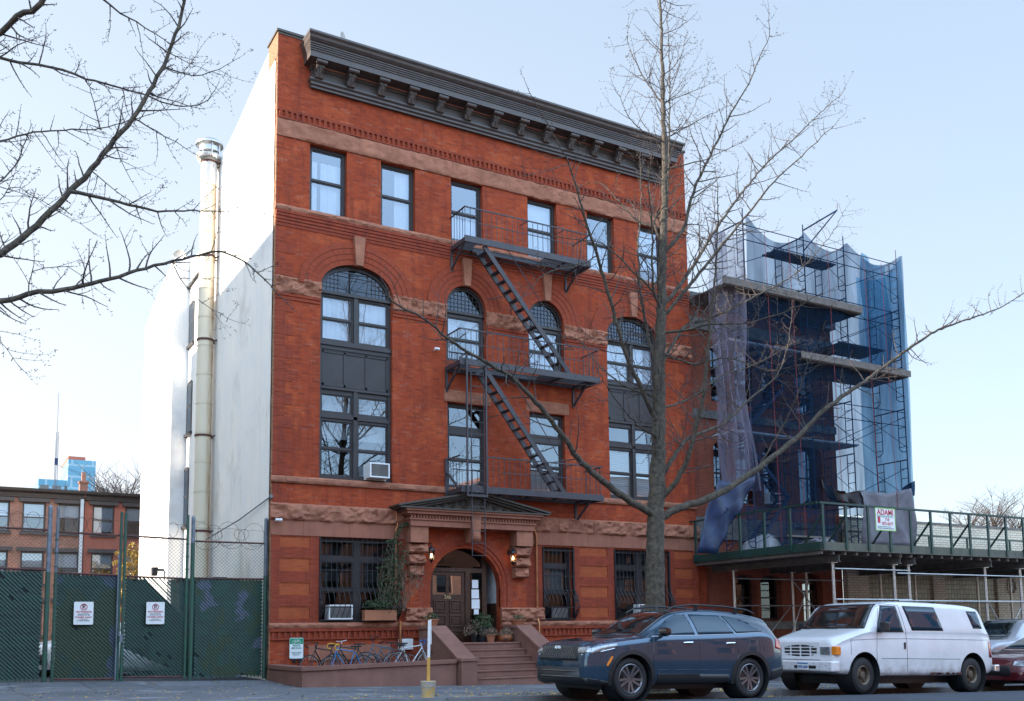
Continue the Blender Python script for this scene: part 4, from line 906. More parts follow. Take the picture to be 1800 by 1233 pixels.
# stoop and areaway wall
st = thing('entrance_stoop', 'brownstone stoop with six steps and sloping cheek walls', 'stoop', (0, 0, 0))
for i in range(6):
    z1 = .94-.19*i; y1 = -1.25-.29*i; m = MB(); m.box(4.905, 7.295, y1, (-.24 if i == 0 else y1+.292), z1-.19 if i < 5 else z1-.5, z1); m.box(4.905, 7.295, y1-.025, y1-.001, z1-.045, z1); m.build('step', 'stone_plum', st, bevel=.008)
m = MB(); m.box(4.905, 7.295, -1.24, .279, -.6, .74); m.build('landing_base', 'stone_plum', st)
for nm, a, b in (('l', 4.38, 4.90), ('r', 7.30, 7.82)):
    m = MB(); pf = [(-.23, -.8), (-2.98, -.8), (-2.98, .46), (-2.80, .46), (-.95, 1.36), (-.23, 1.36)]
    m.prism(pf, lambda y, z, d: (d, y, z), a+.02, b-.02); m.build('cheek_wall', 'stone_plum', st)
    m = MB(); m.prism([(-.23, 1.362), (-.23, 1.45), (-.99, 1.45), (-2.83, .55), (-3.02, .55), (-3.02, .462), (-2.80, .462), (-.95, 1.362)], lambda y, z, d: (d, y, z), a-.02, b+.02); m.build('coping', 'stone_plum', st, bevel=.01)
aw = thing('areaway_wall', 'low plum brownstone wall with coping in front of the bicycles', 'wall', (0, 0, 0))
wl = [(-.02, -.10), (-.02, -2.45)]; 
m = MB(); m.prism([(-.02, -.02), (-.02, -2.0), (.03, -2.75), (4.36, -2.75), (4.36, -2.5), (.24, -2.5), (.22, -.02)], lambda a, b, d: (a, b, d), -.6, 0.0)
for i, (x, y, zt2) in enumerate(m.v):
    if i >= len(m.v)//2: m.v[i] = (x, y, .33+.018*max(0, x))
m.build('wall_body', 'stone_plum', aw)
m = MB(); m.prism([(-.06, -.02), (-.06, -2.0), (-.01, -2.80), (4.36, -2.80), (4.36, -2.46), (.28, -2.46), (.26, -.02)], lambda a, b, d: (a, b, d), 0, 1)
for i, (x, y, z) in enumerate(m.v): m.v[i] = (x, y, (.44 if i >= len(m.v)//2 else .335)+.018*max(0, x))
m.build('coping', 'stone_plum', aw, bevel=.008)
sheet('areaway_floor', .2, 4.4, -2.5, -.02, 4, 4, 'slabs', dz=.02)
# bike sign
def sign_board(name, label, loc, rz, w, h, base, rim):
    t = thing(name, label, 'sign', loc, rz, None); m = MB(); r = .03
    pts = []
    for cx, cz, a0 in ((w/2-r, h/2-r, 0), (-w/2+r, h/2-r, 90), (-w/2+r, -h/2+r, 180), (w/2-r, -h/2+r, 270)):
        for k_ in range(5): a = radians(a0+k_*22.5); pts.append((cx+r*cos(a), cz+r*sin(a)))
    m.prism(pts, FY(0), 0, .006); m.build('sign_panel', base, t)
    m = MB(); m.plate([(x*.985, z*.99) for x, z in pts], [[(x*.95, z*.967) for x, z in pts]], FY(-.002), 0, .0015); m.build('sign_border', rim, t); return t
sb = sign_board('bicycle_sign', 'green and white private bike rack sign on the brick above the low wall', (.74, -.06, .87), 0, .40, .58, 'sign_white', 'sign_teal')
m = MB(); m.prism(rect(-.185, .185, .115, .27), FY(-.003), 0, .002); m.build('green_header', 'sign_green', sb)
m = MB()
for cx in (-.08, .08):
    m.tube([(cx+.045*cos(a*.3142*2), -.005, .165+.045*sin(a*.3142*2)) for a in range(11)], .004, 4)
for a, b in (((-.08, .165), (-.03, .225)), ((-.03, .225), (.06, .225)), ((.06, .225), (.08, .165)), ((-.03, .225), (.0, .165)), ((0, .165), (.06, .225)), ((-.08, .165), (0, .165)), ((.05, .245), (.08, .25)), ((-.03, .225), (-.04, .245))): m.beam((a[0], -.005, a[1]), (b[0], -.005, b[1]), .006, .007)
m.build('bicycle_symbol', 'sign_white', sb)
textmesh('PRIVATE\nBIKE RACK', .075, 'sign_teal', sb, (0, -.004, .035), (pi/2, 0, 0), 'lettering', .001, sx=.8, bold=.002)
textmesh('UNAUTHORIZED\nBIKES WILL BE\nREMOVED', .042, 'sign_teal', sb, (0, -.004, -.15), (pi/2, 0, 0), 'lettering', .001, sx=.9)
m = MB(); m.lathe([(0, -.04), (.05, -.04), (.05, .02), (0, .02)], (-.06, 0, -.35), 'y', 12); m.lathe([(0, -.04), (.05, -.04), (.05, .02), (0, .02)], (.09, 0, -.35), 'y', 12); m.build('hose_connection', 'black_iron', sb)
# ================================================================== FENCE AND GATES
def slat_mat(name, paintc):
    N = NT(name); co = coords(N); p = N.n('BsdfPrincipled'); p.inputs['Roughness'].default_value = .45; p.inputs['Specular IOR Level'].default_value = .5
    col = mixc(N, noisef(N, co, 3, 4), (.008, .070, .040), (.012, .045, .032))
    a = noisef(N, co, .9, 3, .52, .55, .5); b = noisef(N, co, 1.7, 2, .5, .54, .5, vec=(1, 1, .7))
    if paintc: col = mixc(N, a, col, paintc); col = mixc(N, b, col, (.025, .055, .014))
    N.l(col, p.inputs['Base Color']); N.l(p.outputs[0], N.out.inputs[0]); return N.m
M['gap_shade'] = simple('slat_gap_shade', (.003, .018, .014), .8)  # sheet added behind the slats: shade in their gaps put in as dark colour
M['slat_a'] = slat_mat('green_slats', None); M['slat_b'] = slat_mat('painted_over_slats', (.05, .075, .115)); M['slat_c'] = slat_mat('scribbled_slats', (.085, .105, .15))
def diag(m, x0, x1, z0, z1, sp, sgn, fn):
    W_ = x1-x0; H_ = z1-z0; k = -H_
    while k < W_:
        a0 = max(0, k); a1 = min(W_, k+H_)
        if a1-a0 > .02:
            if sgn > 0: fn(m, (x0+a0, z0+(a0-k)), (x0+a1, z0+(a1-k)))
            else: fn(m, (x1-a0, z0+(a0-k)), (x1-a1, z0+(a1-k)))
        k += sp
def panel(parent, x0, x1, ztop, zs, y, smat, y1=None, zb=.12, miss=0.0, thin=None):
    wm = MB(); fw = lambda m, a, b: m.beam((a[0], y, a[1]), (b[0], y, b[1]), .005, .005, up=(0, 1, 0))
    diag(wm, x0, x1, zb, ztop, .098, 1, fw); diag(wm, x0, x1, zb, ztop, .098, -1, fw); wm.build('chain_link_mesh', 'wire', parent)
    sm = MB(); cnt = [0]
    def fs(m, a, b):
        cnt[0] += 1
        L = hypot(a[0]-b[0], a[1]-b[1]); seg = max(1, int(L/.14)); t = .012*(1 if cnt[0] % 2 else -1)
        for i in range(seg):
            f0, f1 = i/seg, (i+1)/seg
            pa = (a[0]+(b[0]-a[0])*f0, a[1]+(b[1]-a[1])*f0); pb = (a[0]+(b[0]-a[0])*f1, a[1]+(b[1]-a[1])*f1)
            if random.random() < miss: continue
            yo = .006+.008*((i+cnt[0]) % 2); hw = .0175
            if thin and ((pa[1] > 1.9 and pa[0] > x0+.5+.45*(2.9-pa[1])) or (pa[1] < .95 and pa[0] < x0+1.0-.4*pa[1])):
                hw = .008+.006*random.random() if cnt[0] % 3 else .017
                if random.random() < .04: continue
            g_ = hw*(-1 if b[0] < a[0] else 1)
            m.add([(pa[0]-hw, y+yo, pa[1]+g_), (pa[0]+hw, y+yo+.012, pa[1]-g_), (pb[0]+hw, y+yo+.012, pb[1]-g_), (pb[0]-hw, y+yo, pb[1]+g_)], [(0, 1, 2, 3)])
    diag(sm, x0+.03, x1-.03, zb+.02, zs, .098, -1, fs); sm.build('privacy_slats', smat, parent)
    bk = MB()
    if thin: bk.add([(x0+.06, y+.03, .95), (x0+1.0, y+.03, zb+.3), (x1-.06, y+.03, zb+.1), (x1-.06, y+.03, 1.8), (x0+.5, y+.03, zs-.05), (x0+.06, y+.03, zs-.05)], [(0, 1, 2, 3, 4, 5)])
    else: bk.add([(x0+.05, y+.03, zb+.06), (x1-.05, y+.03, zb+.06), (x1-.05, y+.03, zs-.04), (x0+.05, y+.03, zs-.04)], [(0, 1, 2, 3)])
    bk.build('gap_shade_sheet', 'gap_shade', parent)
def razor(parent, x0, x1, z, y, r=.2, turns=None, wild=0):
    m = MB(); n = turns or max(3, int((x1-x0)/.34)); pts = []
    for i in range(n*14):
        t = i/(n*14); a = 2*pi*n*t; rr = r*(1+wild*sin(a*.37)*.5); pts.append((min(x1, max(x0, x0+.1+(x1-x0-.2)*t+rr*1.0*cos(a))), y+.05*sin(a*.5), z+.19+rr*sin(a)*1.05))
    m.tube(pts, .005, 4)
    for p in pts[::2]:
        m.beam((p[0]-.018, p[1], p[2]-.012), (p[0]+.018, p[1], p[2]+.012), .004, .004)
    m.tube([(x0, y, z+.38), ((x0+x1)/2, y, z+.40), (x1, y, z+.36)], .004, 4); m.build('barbed_wire_coil', 'rust', parent)
YG = .3
def post(parent, x, z0, z1, r=.045, mat='green_post', split=None, y=YG, nm='post'):
    m = MB(); m.tube([(x, y, z0), (x, y, split or z1)], r, 10)
    m.build(nm, mat, parent, smooth=40)
    if split:
        m = MB(); m.tube([(x, y, split), (x, y, z1)], r*.95, 10); m.lathe([(r, 0), (r*.9, .04), (0, .09)], (x, y, z1), 'z', 10); m.build(nm, 'steel', parent, smooth=40)
f1 = thing('chain_link_fence', 'green slatted chain link fence panel at the far left edge', 'fence', (0, 0, 0)); 
panel(f1, -9.4, -5.66, 3.95, 2.93, YG, 'slat_a', zb=.18, miss=.01)
for z in (3.96, 2.95): m = MB(); m.tube([(-9.4, YG, z+.06), (-5.6, YG, z)], .026, 8); m.build('rail', 'rust', f1)
for x in (-9.4, -7.5): post(f1, x, .1, 4.5)
post(f1, -5.58, .1, 4.52, .06, 'green_post', 2.9); razor(f1, -9.3, -5.6, 3.96, YG, .24)
for i, (x0, x1, nm, lab, sm, ms) in enumerate(((-5.40, -3.88, 'gate', 'left leaf of the green slatted gate with blue grey overpaint', 'slat_b', .004), (-3.78, -2.20, 'gate', 'right leaf of the green slatted gate with broken missing slats', 'slat_a', .012))):
    g = thing(nm, lab, 'gate', (0, 0, 0), 0, 'gate leaves'); zt = 3.90-.04*i; zs = 2.86-.06*i
    panel(g, x0, x1, zt, zs, YG-.02, sm, zb=.20, miss=ms, thin=i == 1)
    post(g, x0, .12, 4.5-.03*i, .04, 'green_post', 2.9 if i == 0 else None, YG-.02, 'upright'); post(g, x1, .12, 4.5, .038, 'green_post', None, YG-.02, 'upright')
    for z in (zt, zs, .2): m = MB(); m.tube([(x0, YG-.02, z+.02), (x1, YG-.02, z-.02)], .024, 8); m.build('rail', 'rust', g)
    for j in range(11): m = MB(); m.lathe([(.05, 0), (.055, .0), (.055, .03), (.05, .03)], (x0 if i == 0 else x1, YG-.02, .3+j*.34), 'z', 8); m.build('band', 'green_post', g)
    razor(g, x0+.05, x1-.05, zt, YG-.02, .22)
m = MB(); m.tube([(-3.93, YG-.07, .02), (-3.93, YG-.07, 3.4)], .022, 8); m.box(-3.90, -3.72, YG-.12, YG-.09, 1.28, 1.31); m.box(-3.86, -3.79, YG-.16, YG-.12, 1.12, 1.27); m.build('drop_bolt', 'steel', g)
f2 = thing('chain_link_fence', 'green slatted chain link fence panel with faded scribbles next to the brick corner', 'fence', (0, 0, 0))
panel(f2, -1.97, -.10, 3.80, 2.80, YG, 'slat_c', zb=.10, miss=.003)
post(f2, -2.05, .05, 4.42, .055, 'green_post', 3.75); post(f2, -.06, .05, 4.45, .055, 'green_post', 2.9)
for z in (3.80, 2.80): m = MB(); m.tube([(-2.0, YG, z), (-.06, YG, z)], .024, 8); m.build('rail', 'rust', f2)
razor(f2, -1.95, -.12, 3.78, YG, .24, turns=7, wild=1.2)
def no_parking(x, label):
    s_ = sign_board('parking_sign', label, (x, YG-.10, 1.86), 0, .46, .58, 'sign_white', 'sign_white'); s_['group'] = 'no parking signs'
    m = MB(); m.plate([(.085*cos(a*.2618), .16+.085*sin(a*.2618)) for a in range(24)], [[(.069*cos(a*.2618), .16+.069*sin(a*.2618)) for a in range(24)]], FY(-.006), 0, .004); m.beam((-.055, -.006, .215), (.055, -.006, .105), .005, .014, up=(0, 1, 0)); m.build('prohibition_ring', 'sign_red', s_)
    textmesh('P', .15, 'sign_black', s_, (0, -.003, .16), (pi/2, 0, 0), 'letter', .001, bold=.003)
    textmesh('NO PARKING', .062, 'sign_red', s_, (0, -.004, .035), (pi/2, 0, 0), 'lettering', .001, bold=.0015)
    textmesh('UNAUTHORIZED\nVEHICLES WILL BE', .036, 'sign_black', s_, (0, -.004, -.035), (pi/2, 0, 0), 'lettering', .001)
    textmesh('TOWED AWAY', .058, 'sign_red', s_, (0, -.004, -.105), (pi/2, 0, 0), 'lettering', .001, bold=.0015)
    textmesh('AT VEHICLE\nOWNERS EXPENSE', .036, 'sign_black', s_, (0, -.004, -.175), (pi/2, 0, 0), 'lettering', .001)
no_parking(-4.73, 'white no parking sign on the overpainted left gate leaf'); no_parking(-2.99, 'white no parking sign on the right gate leaf with broken slats')

# ================================================================== ROW HOUSES AND SKYLINE
def rowhouse(label, x0, x1, wall, cols, ztop=9.0, y=30):
    h = thing('row_house', label, 'house', (0, 0, 0), 0, 'row houses behind the parking lot'); hs = []; W_ = .56
    rows = [(6.75, 8.35), (4.05, 5.75), (1.35, 3.1)]
    for c in cols:
        for a, b in rows: hs.append(rect(c-W_, c+W_, a, b))
    m = MB(); m.plate(rect(x0, x1, -.3, ztop-.2), hs, FY(y), 0, .25); m.box(x0, x1, y+.26, y+9, ztop-.5, ztop-.3); m.box(x0, x1, y+9.01, y+9.2, -.3, ztop-.3); m.box(x0, x1, y+1.5, y+1.6, -.3, ztop-.51); m.build('wall', wall, h)
    m = MB(); m.prism([(0, ztop-.45), (-.1, ztop-.42), (-.14, ztop-.2), (-.32, ztop-.1), (-.36, ztop+.04), (0, ztop+.07)], lambda a, z, d: (d, y+a, z), x0, x1); m.build('cornice', 'cornice', h)
    for c in cols:
        for a, b in rows:
            f = MB(); f.plate(rect(c-W_+.01, c+W_-.01, a+.01, b-.01), [rect(c-W_+.09, c+W_-.09, a+.1, (a+b)/2-.03), rect(c-W_+.09, c+W_-.09, (a+b)/2+.03, b-.1)], FY(y+.1), 0, .08)
            f.box(c-W_-.18, c+W_+.18, y-.12, y, b+.001, b+.2); f.box(c-W_-.1, c+W_+.1, y-.1, y, a-.13, a-.001); fo = f.build('window', 'cornice', h)
            p = MB(); p.add([(c-W_+.05, y+.15, a+.05), (c+W_-.05, y+.15, a+.05), (c+W_-.05, y+.15, b-.05), (c-W_+.05, y+.15, b-.05)], [(0, 1, 2, 3)]); p.build('pane', 'glass', fo)
            bl = MB(); zz = a+(b-a)*random.choice([.1, .5, .05, .5]); bl.box(c-W_+.06, c+W_-.06, y+.21, y+.22, zz, b-.06); bl.build('blind', 'curtain', fo)
    return h
c1 = at(60, 900, 30).x; c2 = at(122, 900, 30).x; dx = c2-c1; b = at(149, 866, 30).x
h1 = rowhouse('brown brick row house with dark cornice behind the parking lot', b-14, b, 'brown_brick', [c1-2*dx, c1-dx, c1, c2])
d1 = at(182, 905, 30).x; d2 = at(239, 905, 30).x
h2 = rowhouse('painted red row house with dark cornice next to the white side wall', b+.03, b+7.5, 'red_paint_wall', [d1, d2, 2*d2-d1])
m = MB(); m.tube([(b-.12, 29.85, .2), (b-.12, 29.85, 8.6)], .09, 8); m.build('downspout', 'white_plastic', h1)
m = MB(); m.box(b-.20, b+.20, 30.5, 31.0, 8.6, 9.6); m.box(b-.25, b+.25, 30.45, 31.05, 9.6, 9.7); m.box(b-.10, b+.10, 30.6, 30.85, 9.701, 10.2); m.build('chimney', 'brown_brick', h1)
ta = at(68, 835, 300); tb = at(120, 803, 300); tc = at(168, 808, 300)
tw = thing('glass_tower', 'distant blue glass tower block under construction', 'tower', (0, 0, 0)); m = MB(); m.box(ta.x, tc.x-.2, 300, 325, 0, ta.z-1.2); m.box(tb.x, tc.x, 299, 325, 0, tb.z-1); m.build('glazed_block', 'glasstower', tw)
m = MB(); m.box(tb.x, tc.x-3, 299.5, 320, tb.z-.9, tb.z+.1); m.build('open_floor', 'red_paint_wall', tw)
m = MB()
for i in range(6): m.box(ta.x+.5+i*3.4, ta.x+2.9+i*3.4, 299.8, 299.99, ta.z-5.2, ta.z-3.0)
m.build('window_band', 'beam', tw)
pm = at(101, 690, 290); am = thing('antenna_mast', 'thin lattice antenna mast on the skyline left of the glass tower', 'mast', (pm.x, 290, 0)); m = MB()
for dx_, dy_ in ((0, 0), (.9, 0), (.45, .8)): m.tube([(dx_, dy_, 40), (dx_*.6+.2, dy_*.6+.2, pm.z-12)], .07, 4)
for i in range(26):
    z = 42+i*(pm.z-56)/26; m.beam((0, 0, z), (.9, 0, z+1.4), .06, .06)
m.build('lattice', 'blue_scaf', am); m = MB(); m.tube([(.4, .3, pm.z-12), (.4, .3, pm.z)], .06, 5); m.box(.0, .9, 0, .8, pm.z-22, pm.z-20); m.build('whip', 'blue_scaf', am)
du = thing('dumpster', 'green dumpster top showing behind the scribbled fence panel', 'dumpster', (-.95, 3.2, 0)); m = MB(); m.prism([(-.75, 0), (.75, 0), (.85, 3.0-.15), (-.85, 2.85)], lambda a, z, d: (a, d, z+.03), 0, 1.3); m.build('bin', 'shed_green', du); m = MB(); m.box(-.9, .9, -.06, 1.36, 2.885, 2.95); m.box(.2, .6, .2, .4, 2.951, 3.02); m.build('lid', 'green_post', du)
lf = thing('floodlight', 'black floodlight on the lit end of the white side wall', 'floodlight', (-.02, 15.2, 3.95)); m = MB(); m.box(-.25, .02, -.03, .03, -.05, .05); m.build('arm', 'black_iron', lf); m = MB(); m.prism([(-.15, -.15), (.15, -.15), (.22, .2), (-.22, .2)], lambda a, z, d: (d, a, z-.1), -.45, -.25); m.build('lamp_head', 'black_iron', lf)

# ================================================================== NEIGHBOUR BEHIND THE SCAFFOLD
nb = thing('neighbour_building', 'shorter dark red brick building wrapped in scaffolding and blue netting', 'building', (0, 0, 0)); nx0, nx1 = BW+.02, 23.15; yn = .25
nw = [(16.6, 17.5, 5.9, 8.2), (17.7, 18.9, 5.9, 8.6), (19.1, 20.0, 5.9, 8.2), (21.0, 22.3, 5.9, 8.4), (16.6, 17.6, 9.7, 11.9), (17.8, 19.0, 9.7, 12.1), (19.2, 20.1, 9.7, 11.9), (21.0, 22.3, 9.7, 11.9), (17.4, 18.5, 1.55, 3.25), (18.7, 19.8, 1.55, 3.25)]
dr = archloop(20.9, 22.0, .2, 2.9, 3.35, 12)
m = MB(); m.plate(rect(nx0, nx1, -1.2, 13.6), [archloop(a, b_, c_, d_-.3, d_, 10) for a, b_, c_, d_ in nw]+[dr], FY(yn), 0, .3); m.box(nx1-.3, nx1, yn+.31, 14, -1.2, 13.5); m.box(nx0, nx1-.31, yn+.31, 14, 13.1, 13.2); m.box(nx0, nx1-.31, 13.6, 14, -1.2, 13.09); m.box(nx0, nx0+.2, yn+.31, 13.59, -1.2, 13.09); m.box(nx0+.21, nx1-.31, 4, 4.1, -1.2, 13.09); m.build('wall', 'neigh_brick', nb)
for a, b_, c_, d_ in nw:
    f = MB(); f.plate(rect(a-.02, b_+.02, c_-.02, d_+.02), [rect(a+.08, b_-.08, c_+.08, (c_+d_)/2-.03), rect(a+.08, b_-.08, (c_+d_)/2+.03, d_-.1)], FY(yn+.301), 0, .08); fo = f.build('window', 'frame', nb)
    p = MB(); p.box(a, b_, yn+.34, yn+.344, c_, d_); p.build('pane', 'glass' if c_ > 4 else 'glass_dark', fo)
m = MB(); m.plate(archloop(20.9, 22.0, .2, 2.9, 3.33, 12), [rect(21.0, 21.9, 1.3, 2.6), rect(21.0, 21.9, 2.7, 2.95)], FY(yn+.301), 0, .08)
for i in range(3): m.box(21.2+i*.25, 21.22+i*.25, yn+.28, yn+.3, 1.3, 2.6)
dn = m.build('entrance_door', 'wood', nb); p = MB(); p.box(20.95, 21.95, yn+.34, yn+.344, 1.2, 3); p.build('pane', 'glass', dn)
m = MB()
for z0, z1, d in ((4.5, 5.3, .1), (12.35, 12.8, .08), (9.0, 9.3, .08), (13.3, 13.65, .3), (1.2, 1.5, .12)): m.box(nx0, nx1, yn-d, yn-.001, z0, z1)
m.build('stone_band', 'beam', nb)
m = MB(); m.box(nx0+.0, nx0+.5, yn-.12, yn-.001, -1.2, 3.9); m.build('pier', 'brick', nb)
for (x, z) in ((17.0, 5.95), (19.4, 5.95)): ac('air_conditioner', x, yn+.1, z, .62, .42, .35, 'white window air conditioner behind the dark netting %s the scaffold stair' % ('left of' if x < 18 else 'right of'))
# scaffold
sc = thing('scaffold', 'tall blue frame scaffold with plank decks wrapped around the neighbour building', 'scaffold', (0, 0, 0)); SX = [16.35, 19.38, 21.55, 24.58]; yf, yr = -2.0, -.55; zb0 = 3.82; ztp = 15.9; T = (ztp-zb0)/6
for xi, x in enumerate(SX):
    for k_ in range(6):
        m = MB(); z0 = zb0+k_*T; z1 = z0+T
        for y in (yf, yr): m.tube([(x, y, z0+.01), (x, y, z1)], .024, 6)
        m.beam((x, yf, z1-.12), (x, yr, z1-.12), .04, .04)
        for y, s_ in ((yf, 1), (yr, -1)):
            m.tube([(x, y+s_*.33, z1-.14), (x, y+s_*.33, z0+.35), (x, y+s_*.2, z0+.22), (x, y+.0, z0+.2)], .018, 5)
            for j in range(4): m.beam((x, y, z0+.42+j*.38), (x, y+s_*.33, z0+.42+j*.38), .024, .024)
        m.build('scaffold_frame', 'blue_scaf', sc)
for k_ in range(6):
    for x0, x1 in zip(SX, SX[1:]):
        m = MB(); z0 = zb0+k_*T+.35; z1 = z0+1.25
        for y in (yf, yr):
            if y == yr and k_ % 2: continue
            m.tube([(x0, y-.03, z0), (x1, y-.03, z1)], .013, 4); m.tube([(x0, y-.05, z1), (x1, y-.05, z0)], .013, 4)
        m.build('cross_brace', 'blue_scaf', sc)
        if k_ in (5, 4, 2):
            m = MB(); m.tube([(x0, yf, z1+.15), (x1, yf, z1+.15)], .018, 5); m.tube([(x0, yf, z1-.4), (x1, yf, z1-.4)], .018, 5); m.build('guard_rail', 'blue_scaf', sc)
for x in SX: m = MB(); m.tube([(x, yf, ztp), (x, yf, ztp+.35)], .022, 6); m.build('leg_extension', 'blue_scaf', sc)
m = MB(); m.tube([(SX[2]-2.2, yf, ztp+.1), (SX[2]-1.3, yf-.9, ztp+.75), (SX[2]-1.3, yf-.9, ztp+1.0)], .03, 6); m.tube([(SX[2]-2.2, yf, ztp-.7), (SX[2]-1.3, yf-.9, ztp+.75)], .025, 6); m.build('hoist_arm', 'blue_scaf', sc)
def deck(x0, x1, z, t, mat, y0=yf-.35, y1=yr+.1):
    m = MB(); n = 5; w_ = (y1-y0)/n
    for i in range(n): m.box(x0+random.uniform(0, .12), x1-random.uniform(0, .12), y0+i*w_+.01, y0+(i+1)*w_-.01, z-.05, z)
    m.box(x0, x1, y0-.03, y0-.002, z-.02, z+t); m.build('plank_deck', mat, sc)
deck(14.95, 22.0, 13.15, .24, 'plank'); deck(18.6, 24.6, 10.98, .22, 'plank'); deck(15.9, 22.4, 8.2, .03, 'plank_light', yf+.5); deck(15.9, 20.5, 11.5, .03, 'plank_light', yf+.5); deck(21.3, 24.0, 12.1, .03, 'plank', yf+.3); deck(18.0, 21.3, 15.1, .03, 'plank', yf+.2, yf+.8); deck(21, 24, 6.0, .05, 'plank', yf-.1)
m = MB()
for q_, (xa, za, xb, zb) in enumerate(((16.6, 8.1, 18.8, 6.0), (18.8, 6.0, 16.9, 3.9), (18.8, 10.1, 16.6, 8.2), (16.6, 12.2, 18.8, 10.2))):
    for y in (-.7, -1.25): m.beam((xa, y, za), (xb, y, zb), .04, .12)
    for i in range(9): t = (i+.5)/9; x = xa+(xb-xa)*t; z = za+(zb-za)*t; m.box(x-.12, x+.12, -1.23, -.72, z-.02, z+.01)
m.build('scaffold_stair', 'blue_scaf', sc)
# debris netting
def netsheet(name, label, mat, grid, parent=None, cat='net', thick=0):
    nr = len(grid); nc = len(grid[0]); m = MB()
    for r_ in grid:
        for p in r_: m.v.append(tuple(p))
    for j in range(nr-1):
        for i in range(nc-1): a = j*nc+i; m.f.append((a, a+1, a+nc+1, a+nc))
    o = m.build(name, mat, parent, smooth=70)
    if not parent: tag(o, label, cat, 'debris nets on the scaffold')
    return o
def scallop(t, pts):   # sagging top edge between tie points
    for a, b_ in zip(pts, pts[1:]):
        if a <= t <= b_: u = (t-a)/(b_-a); return 4*u*(1-u)
    return 0
fr_n = lambda x, z, y: (x, y+.10*noise.noise(Vector((x*.9, z*.5, 3)))+.05*sin(x*3+z*.4), z)
g = []; xs = [16.3+(24.66-16.3)*i/60 for i in range(61)]
for j in range(25):
    row = []
    for x in xs:
        zt_ = 15.95-.75*scallop(x, SX)*(1 if x < 19.4 else .8); lo = 5.35 if x < 22 else 5.2; row.append(fr_n(x, lo+(zt_-lo)*j/24, -2.16))
    g.append(row)
netsheet('debris_net', 'blue debris net hanging across the front of the scaffold', 'net_blue2', g) if 'net_blue2' in M else None
M['net_front'] = netmat('front_net', (.016, .036, .07), .42, tint=(.60, .70, .82))
netsheet('debris_net', 'see through blue debris net across the front of the scaffold', 'net_front', g)
g = []
for j in range(20):
    row = []
    for i in range(14):
        y = -2.15+2.3*i/13; z = 5.0+(15.9-.5*scallop(y, [-2.15, .15])-5.0)*j/19; row.append((24.72+.08*sin(y*5+z*.5), y, z))
    g.append(row)
netsheet('debris_net', 'pale blue debris net closing the right end of the scaffold', 'net_blue', g)
g = []
for j in range(20):
    row = []
    for i in range(30):
        t = i/29; z = 11.4+(15.8-11.4)*j/19; x = 22.6+2.1*t; row.append((x+.05*sin(z*2), -1.95+.5*t+.1*sin(x*5+z), z-.2*scallop(t, [0, 1])))
    g.append(row)
netsheet('debris_net', 'doubled blue debris net sagging at the upper right of the scaffold', 'net_blue', g)
g = []
for j in range(24):
    row = []
    for i in range(26):
        t = i/25; f = j/23; z = 6.0+(15.2-6.0)*f; x0 = 14.55+.55*(1-f)**1.5+.35*f; row.append((x0+1.9*t*(.62+.38*abs(f-.4)), -1.85+.10*sin(t*23+f*3)-.15*t+.08*sin(f*11+t*4), z))
    g.append(row)
netsheet('debris_net', 'grey translucent net hanging in folds beside the brick corner', 'net_grey', g)
g = []
for j in range(14):
    row = []
    for i in range(40):
        x = 15.35+(20.0-15.35)*i/39; z = 3.85+(5.4-3.85)*j/13; row.append(fr_n(x, z, -5.2 if False else -2.3))
    g.append(row)
netsheet('debris_net', 'dark net hung low behind the green shed railing', 'net_dark', g)
m = MB()
for x in (17.1, 18.3, 20.3, 22.3, 23.3): m.tube([(x, -2.3, 15.4), (x+.05, -2.33, 10), (x+.2, -2.3, 4.2)], .009, 5)
m.build('red_rope', 'red_rope', sc)
def tarp(label, mat, poly, y, cat='tarp', name='tarpaulin', amp=.12):
    P_ = [at(a, b_, y) for a, b_ in poly]; c_ = sum(P_, Vector())/len(P_); m = MB(); n = len(P_); R_ = 6; ring = []
    for r_ in range(R_+1):
        for i in range(n*4):
            a = P_[i//4]; b_ = P_[(i//4+1) % n]; e = a.lerp(b_, (i % 4)/4); p = c_.lerp(e, r_/R_); m.v.append((p.x, y+amp*noise.noise(Vector((p.x*1.6, p.z*1.2, 1)))+amp*.7*sin(p.x*7+p.z*2)*r_/R_, p.z))
    k4 = n*4
    for r_ in range(R_):
        for i in range(k4): j = (i+1) % k4; m.f.append((r_*k4+i, r_*k4+j, (r_+1)*k4+j, (r_+1)*k4+i))
    o = m.build(name, mat, smooth=60); md = o.modifiers.new('thick', 'SOLIDIFY'); md.thickness = .01; return tag(o, label, cat)
tarp('blue tarpaulin bunched at the lower left of the scaffold', 'tarp_blue', [(1262, 842), (1295, 850), (1328, 836), (1312, 880), (1285, 925), (1262, 975), (1228, 972), (1236, 920)], -2.35)
tarp('grey tarpaulin hanging behind the railing sign', 'tarp_grey', [(1514, 862), (1560, 868), (1604, 858), (1608, 910), (1611, 962), (1560, 960), (1517, 958)], -2.35)
tarp('black bundled net swagged over the shed deck', 'tarp_black', [(1436, 836), (1462, 862), (1492, 868), (1516, 862), (1520, 892), (1495, 888), (1465, 878), (1444, 858)], -2.2, amp=.25)
tarp('blue tarpaulin corner flapping at the right end of the scaffold', 'tarp_blue', [(1572, 868), (1604, 846), (1606, 872)], -2.0)

